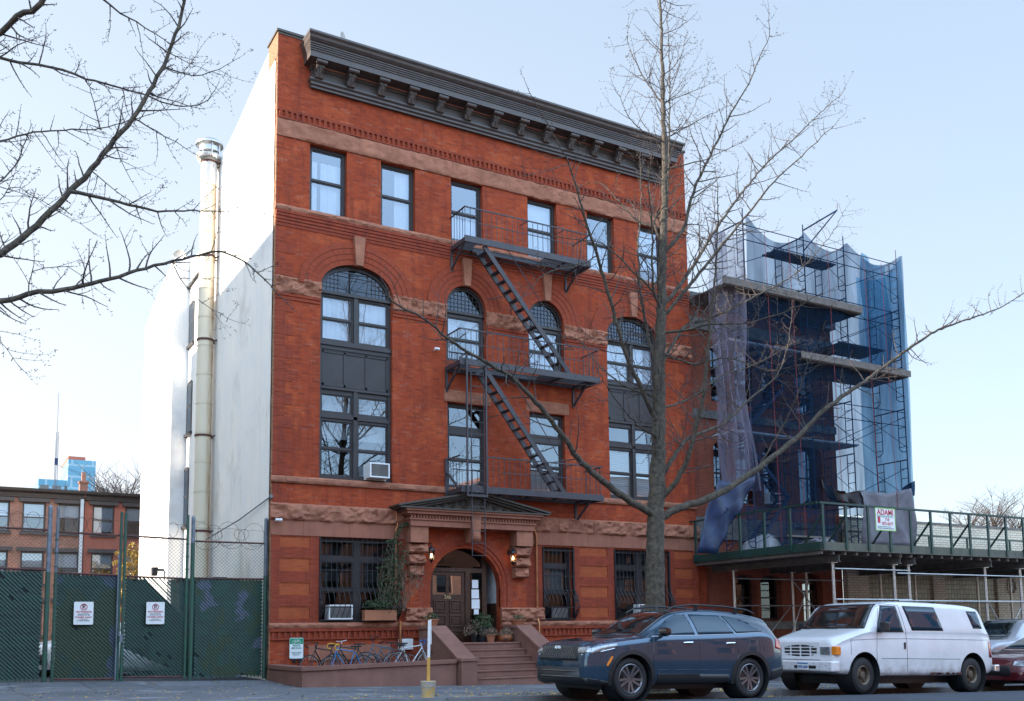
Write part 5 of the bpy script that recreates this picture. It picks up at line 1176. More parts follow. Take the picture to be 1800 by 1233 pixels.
# ================================================================== SIDEWALK SHED
sh = thing('sidewalk_shed', 'sidewalk shed with green railing and galvanised posts over the sidewalk', 'shed', (0, 0, 0)); ye = -5.88; sx1 = 36
m = MB(); m.box(15.30, sx1, ye+.06, .15, 3.60, 3.68)
for i in range(40): m.box(15.3+i*.52, 15.3+i*.52+.09, ye+.06, .1, 3.49, 3.599)
m.build('deck', 'plank', sh)
m = MB(); m.box(15.22, 15.29, ye, .05, 3.60, 3.86); m.build('side_fascia', 'shed_green', sh)
x = 15.295
while x < sx1: m = MB(); m.box(x, min(x+2.43, sx1), ye-.01, ye+.05, 3.60, 3.86); m.build('front_fascia', 'shed_wood', sh); x += 2.44
x = 15.3
while x < sx1:
    m = MB(); m.box(x, x+.09, ye-.06, ye-.012, 3.66, 5.03); m.build('railing_post', 'shed_green', sh)
    if int((x-15.3)/1.02) % 2 == 0: m = MB(); m.beam((x+.05, ye+.9, 3.7), (x+.05, ye, 4.7), .05, .05); m.build('railing_stay', 'shed_green', sh)
    x += 1.02
for i in range(1, 6): y = ye+i*1.12; m = MB(); m.box(15.15, 15.215, y, y+.08, 3.66, 5.03); m.build('railing_post', 'shed_green', sh)
m = MB(); m.box(15.22, sx1, ye-.07, ye+.04, 5.031, 5.09); m.build('top_rail', 'shed_green', sh); m = MB(); m.box(15.13, 15.219, ye, .05, 5.031, 5.09); m.build('top_rail', 'shed_green', sh)
m = MB(); m.box(19.5, sx1, -.6, -.52, 4.95, 5.0); 
m.build('rear_rail', 'shed_green', sh)
for x in (22.5, 25, 27.5, 30, 33): m = MB(); m.box(x, x+.07, -.6, -.54, 3.69, 4.949); m.build('railing_post', 'shed_green', sh)
PX = [16.2, 19.05, 19.78, 23.85, 25.9, 29.9, 32.2]
for x in PX:
    for y in (-5.45, -1.0):
        gz = groundz(x, y); m = MB(); m.tube([(x, y, gz), (x, y, 3.28)], .05, 10); m.box(x-.12, x+.12, y-.12, y+.12, gz, gz+.02); m.box(x-.13, x+.13, y-.08, y+.08, 3.262, 3.28); m.build('post', 'galv', sh, smooth=40)
    m = MB(); m.box(x-.08, x+.08, ye+.15, .1, 3.281, 3.295); m.box(x-.012, x+.012, ye+.15, .1, 3.296, 3.475); m.box(x-.08, x+.08, ye+.15, .1, 3.476, 3.488); m.build('steel_beam', 'beam', sh)
for a, b_ in ((16.2, 19.78), (19.05, 33)):
    for z in ((3.08, 2.12) if a < 17 else (2.98, 2.08)): m = MB(); m.tube([(a, -5.52 if a < 17 else -5.58, z), (b_, -5.52 if a < 17 else -5.58, z)], .024, 8); m.build('horizontal_pipe', 'galv', sh)
for y in (-1.0,):
    for z in (3.0, 2.05): m = MB(); m.tube([(16.2, y-.06, z), (22, y-.06, z)], .022, 8); m.build('horizontal_pipe', 'galv', sh)
for a, za, b_, zb, y in ((23.85, 2.05, 25.9, -.4, -5.5), (25.9, 1.9, 23.85, -.4, -5.42), (16.2, 2.1, 16.9, .2, -5.5), (19.78, 2.9, 18.6, .6, -1.1), (19.05, 2.9, 20.6, 1.4, -1.1), (18.9, 2.0, 17.0, .3, -1.0)): m = MB(); m.tube([(a, y, za), (b_, y, zb)], .022, 8); m.build('diagonal_pipe', 'galv', sh)
# contractor sign
cs = thing('contractor_sign', 'white contractor sign with red lettering wired to the green railing', 'sign', (18.13, -5.98, 4.66), 0)
m = MB(); m.box(-.47, .47, 0, .008, -.36, .36); m.build('sign_panel', 'sign_white', cs)
m = MB(); m.plate(rect(-.48, .48, -.37, .37), [rect(-.45, .45, -.34, .34)], FY(-.004), 0, .003); m.build('sign_border', simple('lime_border', (.25, .5, .1), .5), cs)
textmesh('ADAMI', .25, 'sign_red', cs, (0, -.004, .22), (pi/2, 0, 0), 'lettering', .002, bold=.005)
textmesh('RESTORATION INC', .085, simple('sg', (.3, .4, .15), .5) and 'sign_green', cs, (0, -.004, .09), (pi/2, 0, 0), 'lettering', .001, sx=1.05)
textmesh('718', .13, 'sign_red', cs, (.08, -.004, -.01), (pi/2, 0, 0), 'lettering', .001, bold=.002); textmesh('875-0477', .14, 'sign_red', cs, (.1, -.004, -.14), (pi/2, 0, 0), 'lettering', .001, bold=.002)
textmesh('HISTORIC LANDMARKS SPECIALIST', .05, 'sign_black', cs, (0, -.004, -.29), (pi/2, 0, 0), 'lettering', .001); m = MB(); m.box(-.40, -.40+.65, -.004, -.002, -.245, -.225); m.build('blue_line', 'sign_teal', cs)
m = MB(); m.box(-.37, -.25, -.006, -.002, -.12, .05); m.prism([(-.38, .05), (-.24, .05), (-.31, .1)], FY(-.006), 0, .004); m.build('emblem', 'sign_red', cs)
# deck clutter
def lump(name, label, cat, mat, loc, s, seed=0):
    m = MB(); n = 20; R_ = 8
    for j in range(R_+1):
        for i in range(n):
            a = 2*pi*i/n; ph = pi/2*j/R_; r = cos(ph)*(1+.3*noise.noise(Vector((cos(a)*1.5+seed, sin(a)*1.5, j*.4)))); m.v.append((loc[0]+s[0]*r*cos(a), loc[1]+s[1]*r*sin(a), loc[2]+s[2]*sin(ph)*(1+.25*noise.noise(Vector((a, j*.5, seed))))))
    for j in range(R_):
        for i in range(n): k2 = (i+1) % n; m.f.append((j*n+i, j*n+k2, (j+1)*n+k2, (j+1)*n+i))
    return tag(m.build(name, mat, smooth=60), label, cat)
lump('covered_pile', 'blue grey sheet covering a pile on the shed deck', 'pile', 'tarp_grey', (17.9, -3.4, 3.68), (1.3, .8, .55), 1); lump('covered_pile', 'beige sheet covering materials near the low window of the scaffolded building', 'pile', 'plank_light', (17.4, -1.5, 3.68), (1.2, .6, .8), 5)
lump('debris_bag', 'black debris bag on the shed deck by the orange tool case', 'bag', 'tarp_black', (16.6, -4.2, 3.68), (.5, .4, .4), 8)
tc_ = thing('tool_case', 'orange tool case on the shed deck', 'case', (17.0, -4.9, 3.69)); m = MB(); m.box(-.22, .22, -.12, .12, 0, .24); m.build('case_body', simple('orange_plastic', (.55, .08, .02), .5) and 'lamp_orange', tc_, bevel=.02); m = MB(); m.tube([(-.08, 0, .24), (-.07, 0, .29), (.07, 0, .29), (.08, 0, .24)], .01, 6); m.build('handle', 'black_pl', tc_)
pt = thing('work_table', 'plank table with boxes on the shed deck behind the railing corner', 'table', (18.6, -2.0, 3.69)); m = MB(); m.box(-1.1, 1.1, -.4, .4, .72, .78); m.build('table_top', 'plank', pt)
for x in (-.95, .95): m = MB(); m.beam((x, -.35, 0), (x, .2, .72), .06, .06); m.beam((x, .35, 0), (x, -.2, .72), .06, .06); m.build('trestle', 'plank', pt)
bx = thing('cardboard_box', 'cardboard box on the plank table above the shed', 'box', (18.3, -2.0, 4.47)); m = MB(); m.box(-.3, .3, -.2, .2, 0, .22); m.build('box_body', 'plank', bx); m = MB(); m.add([(-.3, -.2, .221), (.3, -.2, .221), (.3, -.33, .3), (-.3, -.33, .3)], [(0, 1, 2, 3)]); m.build('flap', 'plank', bx)

# ================================================================== LOW CREAM BUILDING
lb = thing('low_cream_building', 'single storey cream brick building with glass block windows', 'building', (0, 0, 0)); lx0, lx1 = 23.17, 60
GB = [(24.4, 28.42, .9, 3.36), (29.17, 32.8, .9, 3.36)]
circ = [(33.85+.26*cos(a*pi/12), 3.0+.34*sin(a*pi/12)) for a in range(24)]
m = MB(); m.plate(rect(lx0, lx1, -1.6, 5.55), [rect(*g_) for g_ in GB]+[circ, rect(33.6, 34.8, .9, 1.35), rect(37, 39, .9, 3)], FY(.0), 0, .25); m.box(lx0, lx1, .26, 14, 5.0, 5.2); m.build('wall', 'cream_brick', lb)
for a, b_, c_, d_ in GB: m = MB(); m.box(a, b_, .10, .2, c_, d_); m.build('glass_block_window', 'gblock', lb)
m = MB(); m.box(lx0, lx1, -.03, .3, 5.551, 5.63); m.build('coping', 'beam', lb); m = MB(); m.box(lx0+.8, lx1, 2.5, 3, 5.2, 6.05); m.build('rear_parapet', 'plank', lb)
m = MB(); m.plate([(33.85+.36*cos(a*pi/12), 3.0+.46*sin(a*pi/12)) for a in range(24)], [circ], FY(-.05), 0, .05); 
vt = m.build('vent_surround', 'cream_brick', lb); m = MB()
for i in range(7): z = 2.74+i*.085; m.box(33.62, 34.08, .02, .06, z, z+.045)
m.build('vent_louvre', 'white_plastic', vt); m = MB(); m.box(33.5, 34.2, .15, .2, 2.6, 3.4); m.box(33.6, 34.8, .1, .2, .9, 1.35); m.box(37, 39, .1, .2, .9, 3); m.build('vent_back', 'cornice', lb)

# ================================================================== ACROSS THE STREET (seen in the window reflections, shades the block)
def plain_house(name, label, x0, x1, y0, y1, h, mat, side=1, cols=6, rows=3):
    t = thing(name, label, 'house', (0, 0, 0), 0, 'houses across the street'); yf_ = y1 if side > 0 else y0; wv = []; sp = (x1-x0)/cols
    for i in range(cols):
        for j in range(rows): c_ = x0+sp*(i+.5); z = .9+j*(h-1)/rows; wv.append((c_-.55, c_+.55, z, z+1.8))
    m = MB(); m.plate(rect(x0, x1, -.8, h), [rect(*q_) for q_ in wv], FY(yf_), 0, -.25*side); yb = y0 if side > 0 else y1
    m.box(x0, x0+.3, min(yf_, yb)+.3, max(yf_, yb)-.3, -.8, h); m.box(x1-.3, x1, min(yf_, yb)+.3, max(yf_, yb)-.3, -.8, h); m.box(x0, x1, min(yf_, yb)+.3, max(yf_, yb)-.3, h-.6, h-.4); m.build('wall', mat, t)
    m = MB(); m.box(x0-.1, x1+.1, min(yf_, yf_+.5*side), max(yf_, yf_+.5*side), h-.5, h+.1); m.build('cornice', 'cornice', t)
    for q_ in wv:
        m = MB(); m.plate(rect(*q_), [rect(q_[0]+.08, q_[1]-.08, q_[2]+.08, (q_[2]+q_[3])/2-.03), rect(q_[0]+.08, q_[1]-.08, (q_[2]+q_[3])/2+.03, q_[3]-.08)], FY(yf_-.2*side), 0, -.05*side); fo = m.build('window', 'frame', t)
        p = MB(); p.box(q_[0], q_[1], yf_-.24*side-.003, yf_-.24*side, q_[2], q_[3]); p.build('pane', 'glass_dark', fo)
    return t
plain_house('row_house', 'low red brick house opposite, seen only reflected in the left windows', 4, 25, -44, -31, 9.8, 'brown_brick', 1, 8)
plain_house('row_house', 'tall orange brick house opposite, seen reflected in the right bay windows', 25.6, 48, -44, -31, 12.4, 'opp_brick', 1, 8, 4)
plain_house('row_house', 'brown brick house opposite at the left, behind the photographer', -30, 3.6, -48, -33, 9.5, 'brown_brick', 1, 10)
plain_house('apartment_block', 'tall brick block left of the parking lot that shades the white wall', -30, -16, -12.5, 20.2, 20.6, 'cream_brick', -1, 5, 6)
# ================================================================== VEHICLES
def section(S_, x):
    zt = sint(S_['zt'], x); zb = sint(S_['zb'], x); zl = min(sint(S_['belt'], x), zt-.02); w = sint(S_['w'], x); wr = min(sint(S_['wr'], x), w*.95); H = zt-zl; cr = S_.get('crown', .05)
    md = zb+(zl-zb)*.55; sh = S_.get('tuck', .955)
    K = [(0, zb), (w*.80, zb), (w*.955, zb+.05), (w*.985, zb+.18), (w, md), (w*.992, md+(zl-md)*.5), (w*.975, zl-.06), (w*sh, zl)]
    e = min(S_.get('edge', .10), H*.45); wt = w*sh
    K += [(wt+(wr-wt)*.30, zl+(H-e)*.36), (wt+(wr-wt)*.62, zl+(H-e)*.7), (wr, zt-e), (wr*.93, zt-e*.45), (wr*.75, zt-e*.12), (wr*.4, zt-.004), (0, zt)]
    P_ = []; n = len(K)
    for i in range(n-1):
        p0 = K[max(i-1, 0)]; p1 = K[i]; p2 = K[i+1]; p3 = K[min(i+2, n-1)]
        sharp = i in (0, 7)
        for q_ in range(2 if i else 1):
            t = q_/2
            if sharp or i == 6: P_.append((p1[0]+(p2[0]-p1[0])*t, p1[1]+(p2[1]-p1[1])*t))
            else: P_.append(tuple(.5*(2*p1[k]+(p2[k]-p0[k])*t+(2*p0[k]-5*p1[k]+4*p2[k]-p3[k])*t*t+(3*p1[k]-p0[k]-3*p2[k]+p3[k])*t**3) for k in (0, 1)))
    P_.append(K[-1]); return P_
def ysurf(S_, x, z):
    P_ = section(S_, x); best = 0
    for (a, b), (c, d) in zip(P_[2:], P_[3:]):
        if (b-z)*(d-z) <= 0 and abs(b-d) > 1e-6: best = max(best, a+(c-a)*(z-b)/(d-b))
    return best
def carbody(S_):
    xs = []; x = 0; L = S_['L']
    while x < L: xs.append(x); x += .018 if x < .25 or x > L-.3 else .05
    xs.append(L); bm = bmesh.new(); rings = []
    for x in xs:
        P_ = section(S_, x); r = [bm.verts.new((x, -y, z)) for y, z in P_]+[bm.verts.new((x, y, z)) for y, z in P_[-2:0:-1]]; rings.append(r)
    n = len(rings[0])
    for a, b in zip(rings, rings[1:]):
        for i in range(n): bm.faces.new((a[i], a[(i+1) % n], b[(i+1) % n], b[i]))
    bm.faces.new(rings[0][::-1]); bm.faces.new(rings[-1]); bmesh.ops.recalc_face_normals(bm, faces=bm.faces)
    if bm.calc_volume(signed=True) < 0: bmesh.ops.reverse_faces(bm, faces=bm.faces)
    bm.normal_update(); return bm
def cut(bm, cuts):
    me = bpy.data.meshes.new('b'); bm.to_mesh(me); o = bpy.data.objects.new('b', me); COL.objects.link(o); tmp = [o]
    for (x, z, r, y0, y1) in cuts:
        c = MB(); c.lathe([(r, y0), (r, y1)], (x, 0, z), 'y', 40, cap=True); co_ = c.build('cut', 'rubber'); tmp.append(co_); md = o.modifiers.new('m', 'BOOLEAN'); md.object = co_; md.operation = 'DIFFERENCE'; md.solver = 'EXACT'
    dg = bpy.context.evaluated_depsgraph_get(); dg.update(); nm = bpy.data.meshes.new_from_object(o.evaluated_get(dg))
    for t in tmp: bpy.data.objects.remove(t)
    nm.materials.clear(); return nm
def patch(bm0, poly, axis, side, mat, name, parent, off=.005, lim=None, inner=0):
    """a piece of the body skin cut out along a convex outline and lifted off it: glass, lamps, trim"""
    bm = bm0.copy(); n = len(poly); cx = sum(p[0] for p in poly)/n; cz = sum(p[1] for p in poly)/n
    for i in range(n):
        a = poly[i]; b = poly[(i+1) % n]; d = (b[0]-a[0], b[1]-a[1]); no = (d[1], -d[0])
        if (cx-a[0])*no[0]+(cz-a[1])*no[1] > 0: no = (-no[0], -no[1])
        if axis == 'y': co_ = (a[0], 0, a[1]); nn = (no[0], 0, no[1])
        elif axis == 'x': co_ = (0, a[0], a[1]); nn = (0, no[0], no[1])
        bmesh.ops.bisect_plane(bm, geom=bm.verts[:]+bm.edges[:]+bm.faces[:], plane_co=co_, plane_no=nn, clear_outer=True)
    kill = []
    for f in bm.faces:
        c = f.calc_center_median(); nr = f.normal
        if axis == 'y' and (c.y*side < 0 or abs(nr.y) < .12): kill.append(f)
        elif axis == 'x' and (not lim[0] <= c.x <= lim[1] or nr.x*side < .05): kill.append(f)
    bmesh.ops.delete(bm, geom=kill, context='FACES'); bm.normal_update()
    for v in bm.verts: v.co += v.normal*off
    me = bpy.data.meshes.new(name); bm.to_mesh(me); bm.free(); me.shade_smooth(); me.materials.append(M[mat]); o = bpy.data.objects.new(name, me); COL.objects.link(o); o.parent = parent
    md = o.modifiers.new('thick', 'SOLIDIFY'); md.thickness = .004; md.offset = 1 if not inner else -1
    return o
def wheel(parent, x, y, z, R, rr, w, side, rimmat, spokes=10, steer=0, blocky=False):
    wh = MB(); hw = w/2; n = 44
    prof = [(rr, -hw*.8), (rr+.02, -hw*.98), (R-.07, -hw*1.02), (R-.02, -hw*.92), (R, -hw*.72), (R, hw*.72), (R-.02, hw*.92), (R-.07, hw*1.02), (rr+.02, hw*.98), (rr, hw*.8)]
    wh.lathe(prof, (0, 0, 0), 'y', n)
    for i in range(n if blocky else 0):
        a = 2*pi*i/n
        for s_ in (-1, 1):
            c_, s2 = cos(a), sin(a); p0 = Vector((c_*(R-.05), s_*hw*.86, s2*(R-.05))); p1 = Vector((c_*(R+.008), s_*hw*.72, s2*(R+.008))); wh.beam(p0, p1, .025, .03, up=(-s2, 0, c_))
    t = wh.build('wheel', 'rubber', parent, smooth=40); t.location = (x, y, z); t.rotation_euler = (0, 0, steer)
    r = MB(); f = side*hw
    r.lathe([(rr, f*.9), (rr-.012, f*.95), (rr-.03, f*.8), (rr-.035, -f*.6), (0, -f*.6)], (0, 0, 0), 'y', 36)
    if spokes:
        for i in range(spokes):
            a = 2*pi*i/spokes; da = .10 if i % 2 else -.10; r.beam((.04*cos(a), f*.62, .04*sin(a)), ((rr-.02)*cos(a+da), f*.80, (rr-.02)*sin(a+da)), .042, .03, up=(0, 1, 0))
        r.lathe([(0, f*.72), (.05, f*.7), (.06, f*.5)], (0, 0, 0), 'y', 16)
    else:
        r.lathe([(rr-.035, f*.15), (rr-.07, f*.05), (.08, f*.35), (.075, f*.75), (.05, f*.8), (0, f*.8)], (0, 0, 0), 'y', 32)
        for i in range(5):
            a = 2*pi*i/5; r.lathe([(0, f*.3), (.03, f*.3), (.035, f*.24)], (.11*cos(a), 0, .11*sin(a)), 'y', 8); r.beam((.07*cos(a+.6), f*.3, .07*sin(a+.6)), ((rr-.05)*cos(a+.6), f*.24, (rr-.05)*sin(a+.6)), .07, .03, up=(0, 1, 0))
    r.build('rim', rimmat, t, smooth=35); return t
def arch_liner(parent, x, z, r, w, side):
    m = MB(); m.lathe([(r-.002, side*(w-.005)), (r-.002, side*(w-.42)), (0, side*(w-.42))], (x, 0, z), 'y', 36); m.build('wheel_arch_liner', 'black_pl', parent, smooth=40)
def seam(S_, parent, lines, mat='black_gl', r=.004, name='panel_gap'):
    m = MB()
    for ln in lines:
        pts = []
        for (xa, za), (xb, zb_) in zip(ln, ln[1:]):
            for k in range(13): t = k/12; x = xa+(xb-xa)*t; z = za+(zb_-za)*t; pts.append((x, -(ysurf(S_, x, z)+.0015), z))
        m.tube(pts, r, 4)
    m.build(name, mat, parent)
def car(name, label, S_, loc, pm, parts, rz=0, wheels=None, tilt=True, group='parked vehicles along the kerb'):
    t = thing(name, label, 'car' if 'van' not in name and 'truck' not in name else ('van' if 'van' in name else 'truck'), loc, 0, group); t.rotation_euler = (0, .027 if tilt else 0, rz)
    bm = carbody(S_); me = cut(bm, [(x, wheels['z'], wheels['ar'], s_*.45, s_*1.3) for x in wheels['x'] for s_ in (-1, 1)])
    me.name = 'body'; me.materials.append(M[pm]); me.shade_smooth(); me.set_sharp_from_angle(angle=radians(28)); b = bpy.data.objects.new('body', me); COL.objects.link(b); b.parent = t
    for x in wheels['x']:
        for s_ in (-1, 1):
            w = sint(S_['w'], x); arch_liner(t, x, wheels['z'], wheels['ar'], w, s_)
            wheel(t, x, s_*(w-.05-wheels['w']/2), wheels['R'], wheels['R'], wheels['rr'], wheels['w'], s_, wheels['mat'], wheels['sp'], wheels.get('steer', 0) if x < 1.5 else 0, wheels.get('blocky', False))
    m = MB(); m.box(.5, S_['L']-.4, -.62, .62, .17, .34); m.build('underbody', 'black_pl', t)
    for (poly, axis, side, mat, nm, lim) in parts:
        if axis == 'y' and side == 0:
            for s_ in (-1, 1): patch(bm, poly, 'y', s_, mat, nm, t)
        else: patch(bm, poly, axis, side, mat, nm, t, lim=lim)
    bm.free(); return t
# ---- blue grey SUV
M['vgl2'] = M['vgl']
KS = dict(L=4.80, crown=.05, tuck=.95,
    zt=[(0, .80), (.03, .92), (.10, .99), (.3, 1.035), (.8, 1.085), (1.22, 1.135), (1.45, 1.27), (1.75, 1.445), (2.05, 1.575), (2.4, 1.64), (2.9, 1.665), (3.5, 1.645), (4.0, 1.60), (4.42, 1.53), (4.50, 1.46), (4.60, 1.22), (4.72, 1.03), (4.78, .86), (4.8, .62)],
    zb=[(0, .34), (.08, .27), (.3, .25), (.9, .27), (3.7, .27), (4.3, .30), (4.7, .38), (4.8, .44)],
    belt=[(0, .70), (.05, .84), (.15, .92), (.3, .965), (.8, 1.03), (1.25, 1.08), (1.6, 1.12), (2.5, 1.15), (3.5, 1.18), (4.2, 1.20), (4.5, 1.13), (4.65, 1.02), (4.8, .58)],
    w=[(0, .72), (.03, .79), (.10, .855), (.25, .912), (.6, .945), (1.0, .95), (2.4, .945), (3.8, .95), (4.3, .93), (4.6, .86), (4.74, .78), (4.8, .70)],
    wr=[(0, .5), (.15, .66), (.5, .76), (1.2, .80), (1.5, .72), (2.0, .655), (2.6, .64), (3.4, .63), (4.2, .60), (4.45, .60), (4.6, .68), (4.8, .6)])
kx, ky = 1.73, -11.92
K = car('suv', 'blue grey SUV with dark wheels and roof rails parked in front of the stoop', KS, (kx, ky, .065), 'kia', [
    ([(1.50, 1.145), (2.42, 1.165), (2.36, 1.530), (2.14, 1.525), (1.92, 1.435)], 'y', 0, 'cgl', 'front_door_glass', None),
    ([(2.50, 1.167), (3.38, 1.195), (3.20, 1.53), (2.46, 1.54)], 'y', 0, 'cgl', 'rear_door_glass', None),
    ([(3.44, 1.205), (4.14, 1.245), (3.90, 1.39), (3.60, 1.49), (3.27, 1.53)], 'y', 0, 'cgl', 'quarter_glass', None),
    ([(-.70, 1.14), (.70, 1.14), (.56, 1.585), (-.56, 1.585)], 'x', -1, 'vgl2', 'windscreen', (1.16, 2.12)),
    ([(-.62, .68), (.62, .68), (.60, .955), (-.60, .955)], 'x', -1, 'black_pl', 'grille', (-.1, .3)),
    ([(-.74, .27), (.74, .27), (.66, .57), (-.66, .57)], 'x', -1, 'black_pl', 'lower_grille', (-.1, .3)),
    ([(.10, .80), (.62, .93), (.64, .985), (.40, .955), (.10, .90)], 'y', 0, 'lamp_clear', 'headlight', None),
    ([(-.84, .82), (-.58, .80), (-.56, .91), (-.80, .93)], 'x', -1, 'lamp_clear', 'headlight', (-.1, .35)), ([(.84, .82), (.58, .80), (.56, .91), (.80, .93)], 'x', -1, 'lamp_clear', 'headlight', (-.1, .35)),
    ([(4.42, .93), (4.78, .88), (4.78, 1.0), (4.50, 1.12), (4.45, 1.12)], 'y', 0, 'lamp_red', 'taillight', None),
    ([(1.5, .27), (3.2, .27), (3.2, .44), (1.5, .46)], 'y', 0, 'black_pl', 'sill_cladding', None),
    ([(0, .25), (.46, .25), (.46, .33), (0, .40)], 'y', 0, 'black_pl', 'bumper_skirt', None), ([(4.3, .3), (4.82, .3), (4.82, .60), (4.3, .52)], 'y', 0, 'black_pl', 'bumper_skirt', None),
    ([(2.0, .62), (2.01, .62), (2.01, .63), (2.0, .63)], 'y', -1, 'kia', 'seam_dot', None)][:-1],
    wheels=dict(x=(.94, 3.76), z=.37, R=.37, rr=.265, ar=.435, w=.235, mat='rim_dark', sp=10, steer=0))
for x in (.94, 3.76):
    for s_ in (-1, 1):
        m = MB(); n = 30; o = 0
        for i in range(n+1):
            a = -.22+(pi+.44)*i/n
            for r_, dy in ((.43, -.03), (.432, .016), (.505, .014), (.51, -.02)):
                xx = x+r_*cos(a); zz = .37+r_*sin(a); m.v.append((xx, s_*(max(ysurf(KS, min(max(xx, .3), 4.5), max(zz, .32)), .5)+dy), zz))
        for i in range(n):
            for k in range(3): a = i*4+k; m.f.append((a, a+1, a+5, a+4))
        m.build('wheel_arch_cladding', 'black_pl', K, smooth=50)
seam(KS, K, [[(1.42, .45), (1.40, .8), (1.44, 1.10)], [(2.47, .45), (2.49, 1.15)], [(3.30, .52), (3.44, .8), (3.40, 1.18)], [(1.5, .53), (3.2, .52)], [(3.72, 1.08), (3.70, .94), (3.90, .94), (3.93, 1.08), (3.72, 1.08)], [(.62, .99), (.5, .78), (.42, .55)]])
seam(KS, K, [[(1.42, 1.118), (2.4, 1.145), (3.4, 1.19), (4.2, 1.235)]], 'chrome', .007, 'belt_trim')
m = MB()
for x in (2.22, 3.24): y = -(ysurf(KS, x, 1.0)+.03); m.tube([(x-.1, y+.03, 1.01), (x-.08, y, 1.015), (x+.08, y, 1.02), (x+.1, y+.03, 1.02)], .016, 8)
m.build('door_handle', 'chrome', K)
m = MB(); m.lathe([(0, -.10), (.07, -.09), (.085, 0), (.075, .09), (0, .12)], (1.58, -1.06, 1.20), 'y', 16); m.beam((1.60, -.90, 1.12), (1.58, -1.0, 1.15), .07, .04); m.build('wing_mirror', 'black_gl', K, smooth=50)
m = MB(); m.lathe([(0, -.10), (.07, -.09), (.085, 0), (.075, .09), (0, .12)], (1.58, 1.04, 1.20), 'y', 16); m.beam((1.60, .90, 1.12), (1.58, 1.0, 1.15), .07, .04); m.build('wing_mirror', 'black_gl', K, smooth=50)
for s_ in (-1, 1):
    m = MB(); m.tube([(1.95, s_*.60, 1.58), (2.15, s_*.60, 1.675), (2.6, s_*.60, 1.725), (3.4, s_*.59, 1.715), (4.0, s_*.57, 1.665), (4.2, s_*.56, 1.60)], .018, 8)
    for x, z in ((2.7, 1.72), (3.7, 1.69)): m.beam((x, s_*.6, z), (x, s_*.58, z-.1), .08, .03)
    m.build('roof_rail', 'black_pl', K, smooth=50)
m = MB()   # grille lattice
def fx(y, z):   # front skin x at (y,z)
    lo = 0.0
    for i in range(60):
        x = i*.01
        if ysurf(KS, x, z) >= abs(y) and sint(KS['zt'], x) >= z: return x
    return .3
for k in range(-9, 10):
    for s_ in (-1, 1):
        pts = []
        for j in range(6): z = .715+.042*j; y = k*.062+s_*.037*j; 
        m.tube([(fx(k*.062+s_*.037*j, .715+.042*j)-.018, k*.062+s_*.037*j, .715+.042*j) for j in range(6) if abs(k*.062+s_*.037*j) < .56], .005, 4) if sum(1 for j in range(6) if abs(k*.062+s_*.037*j) < .56) > 1 else None
for z in (.40, .50): m.tube([(fx(y, z)-.018, y, z) for y in (-.55, -.3, 0, .3, .55)], .008, 4)
m.build('grille_lattice', 'beam', K)
m = MB()   # emblem strokes
def st(pts): m.tube([(fx(y, z)-.03, y, z) for y, z in pts], .008, 4)
E0 = .885
st([(.10, E0), (.10, E0+.05)]); st([(.10, E0+.015), (.055, E0+.05)]); st([(.085, E0+.03), (.045, E0), (.02, E0+.05), (-.005, E0)]); st([(-.005, E0), (-.035, E0+.05), (-.06, E0), ]); st([(-.06, E0), (-.075, E0+.02)])
m.build('emblem', 'sign_white', K)
m = MB()
for s_ in (-1, 1): m.tube([(.03, s_*.70, .79), (.06, s_*.78, .70), (.16, s_*.85, .60)], .012, 6); m.tube([(.12, s_*.835, .80), (.30, s_*.915, .845), (.55, s_*.95, .90)], .007, 5)
m.build('chrome_trim', 'chrome', K); m = MB()
m.beam((.40, -.935, .60), (.50, -.955, .76), .012, .035); m.build('side_marker', 'lamp_orange', K)
m = MB(); m.box(-.035, -.02, -.03, .03, .47, .49) if False else m.box(2.4, 2.41, 0, .01, .4, .41); 
m = MB(); m.lathe([(0, 0), (.05, -.005), (.055, .01)], (.10, -.62, .45), 'x', 14); m.build('fog_lamp', 'lamp_clear', K)
# interior glimpses
m = MB(); m.box(1.7, 3.8, -.6, .6, 1.02, 1.06)
m.build('dashboard', 'black_pl', K)
# ---- white van
VS = dict(L=5.40, crown=.05, tuck=.985, edge=.065,
    zt=[(0, 1.02), (.02, 1.10), (.08, 1.15), (.4, 1.235), (.75, 1.32), (.93, 1.37), (1.1, 1.55), (1.3, 1.77), (1.45, 1.89), (1.7, 1.955), (2.2, 1.985), (3.5, 1.985), (4.4, 1.96), (4.86, 1.90), (4.95, 1.83), (5.15, 1.45), (5.28, 1.15), (5.34, .9), (5.36, .6)],
    zb=[(0, .42), (.3, .38), (1, .34), (4.8, .34), (5.2, .38), (5.36, .42)],
    belt=[(0, .88), (.1, 1.02), (.5, 1.16), (.95, 1.27), (1.5, 1.30), (4.4, 1.32), (5.0, 1.30), (5.2, 1.2), (5.36, .56)],
    w=[(0, .86), (.04, .91), (.12, .955), (.35, .985), (.8, 1.0), (4.8, 1.0), (5.1, .97), (5.28, .92), (5.36, .85)],
    wr=[(0, .80), (.3, .86), (.9, .91), (1.2, .88), (1.5, .875), (2.0, .885), (4.5, .88), (4.9, .86), (5.1, .86), (5.36, .8)])
vx, vy = 8.25, -11.50
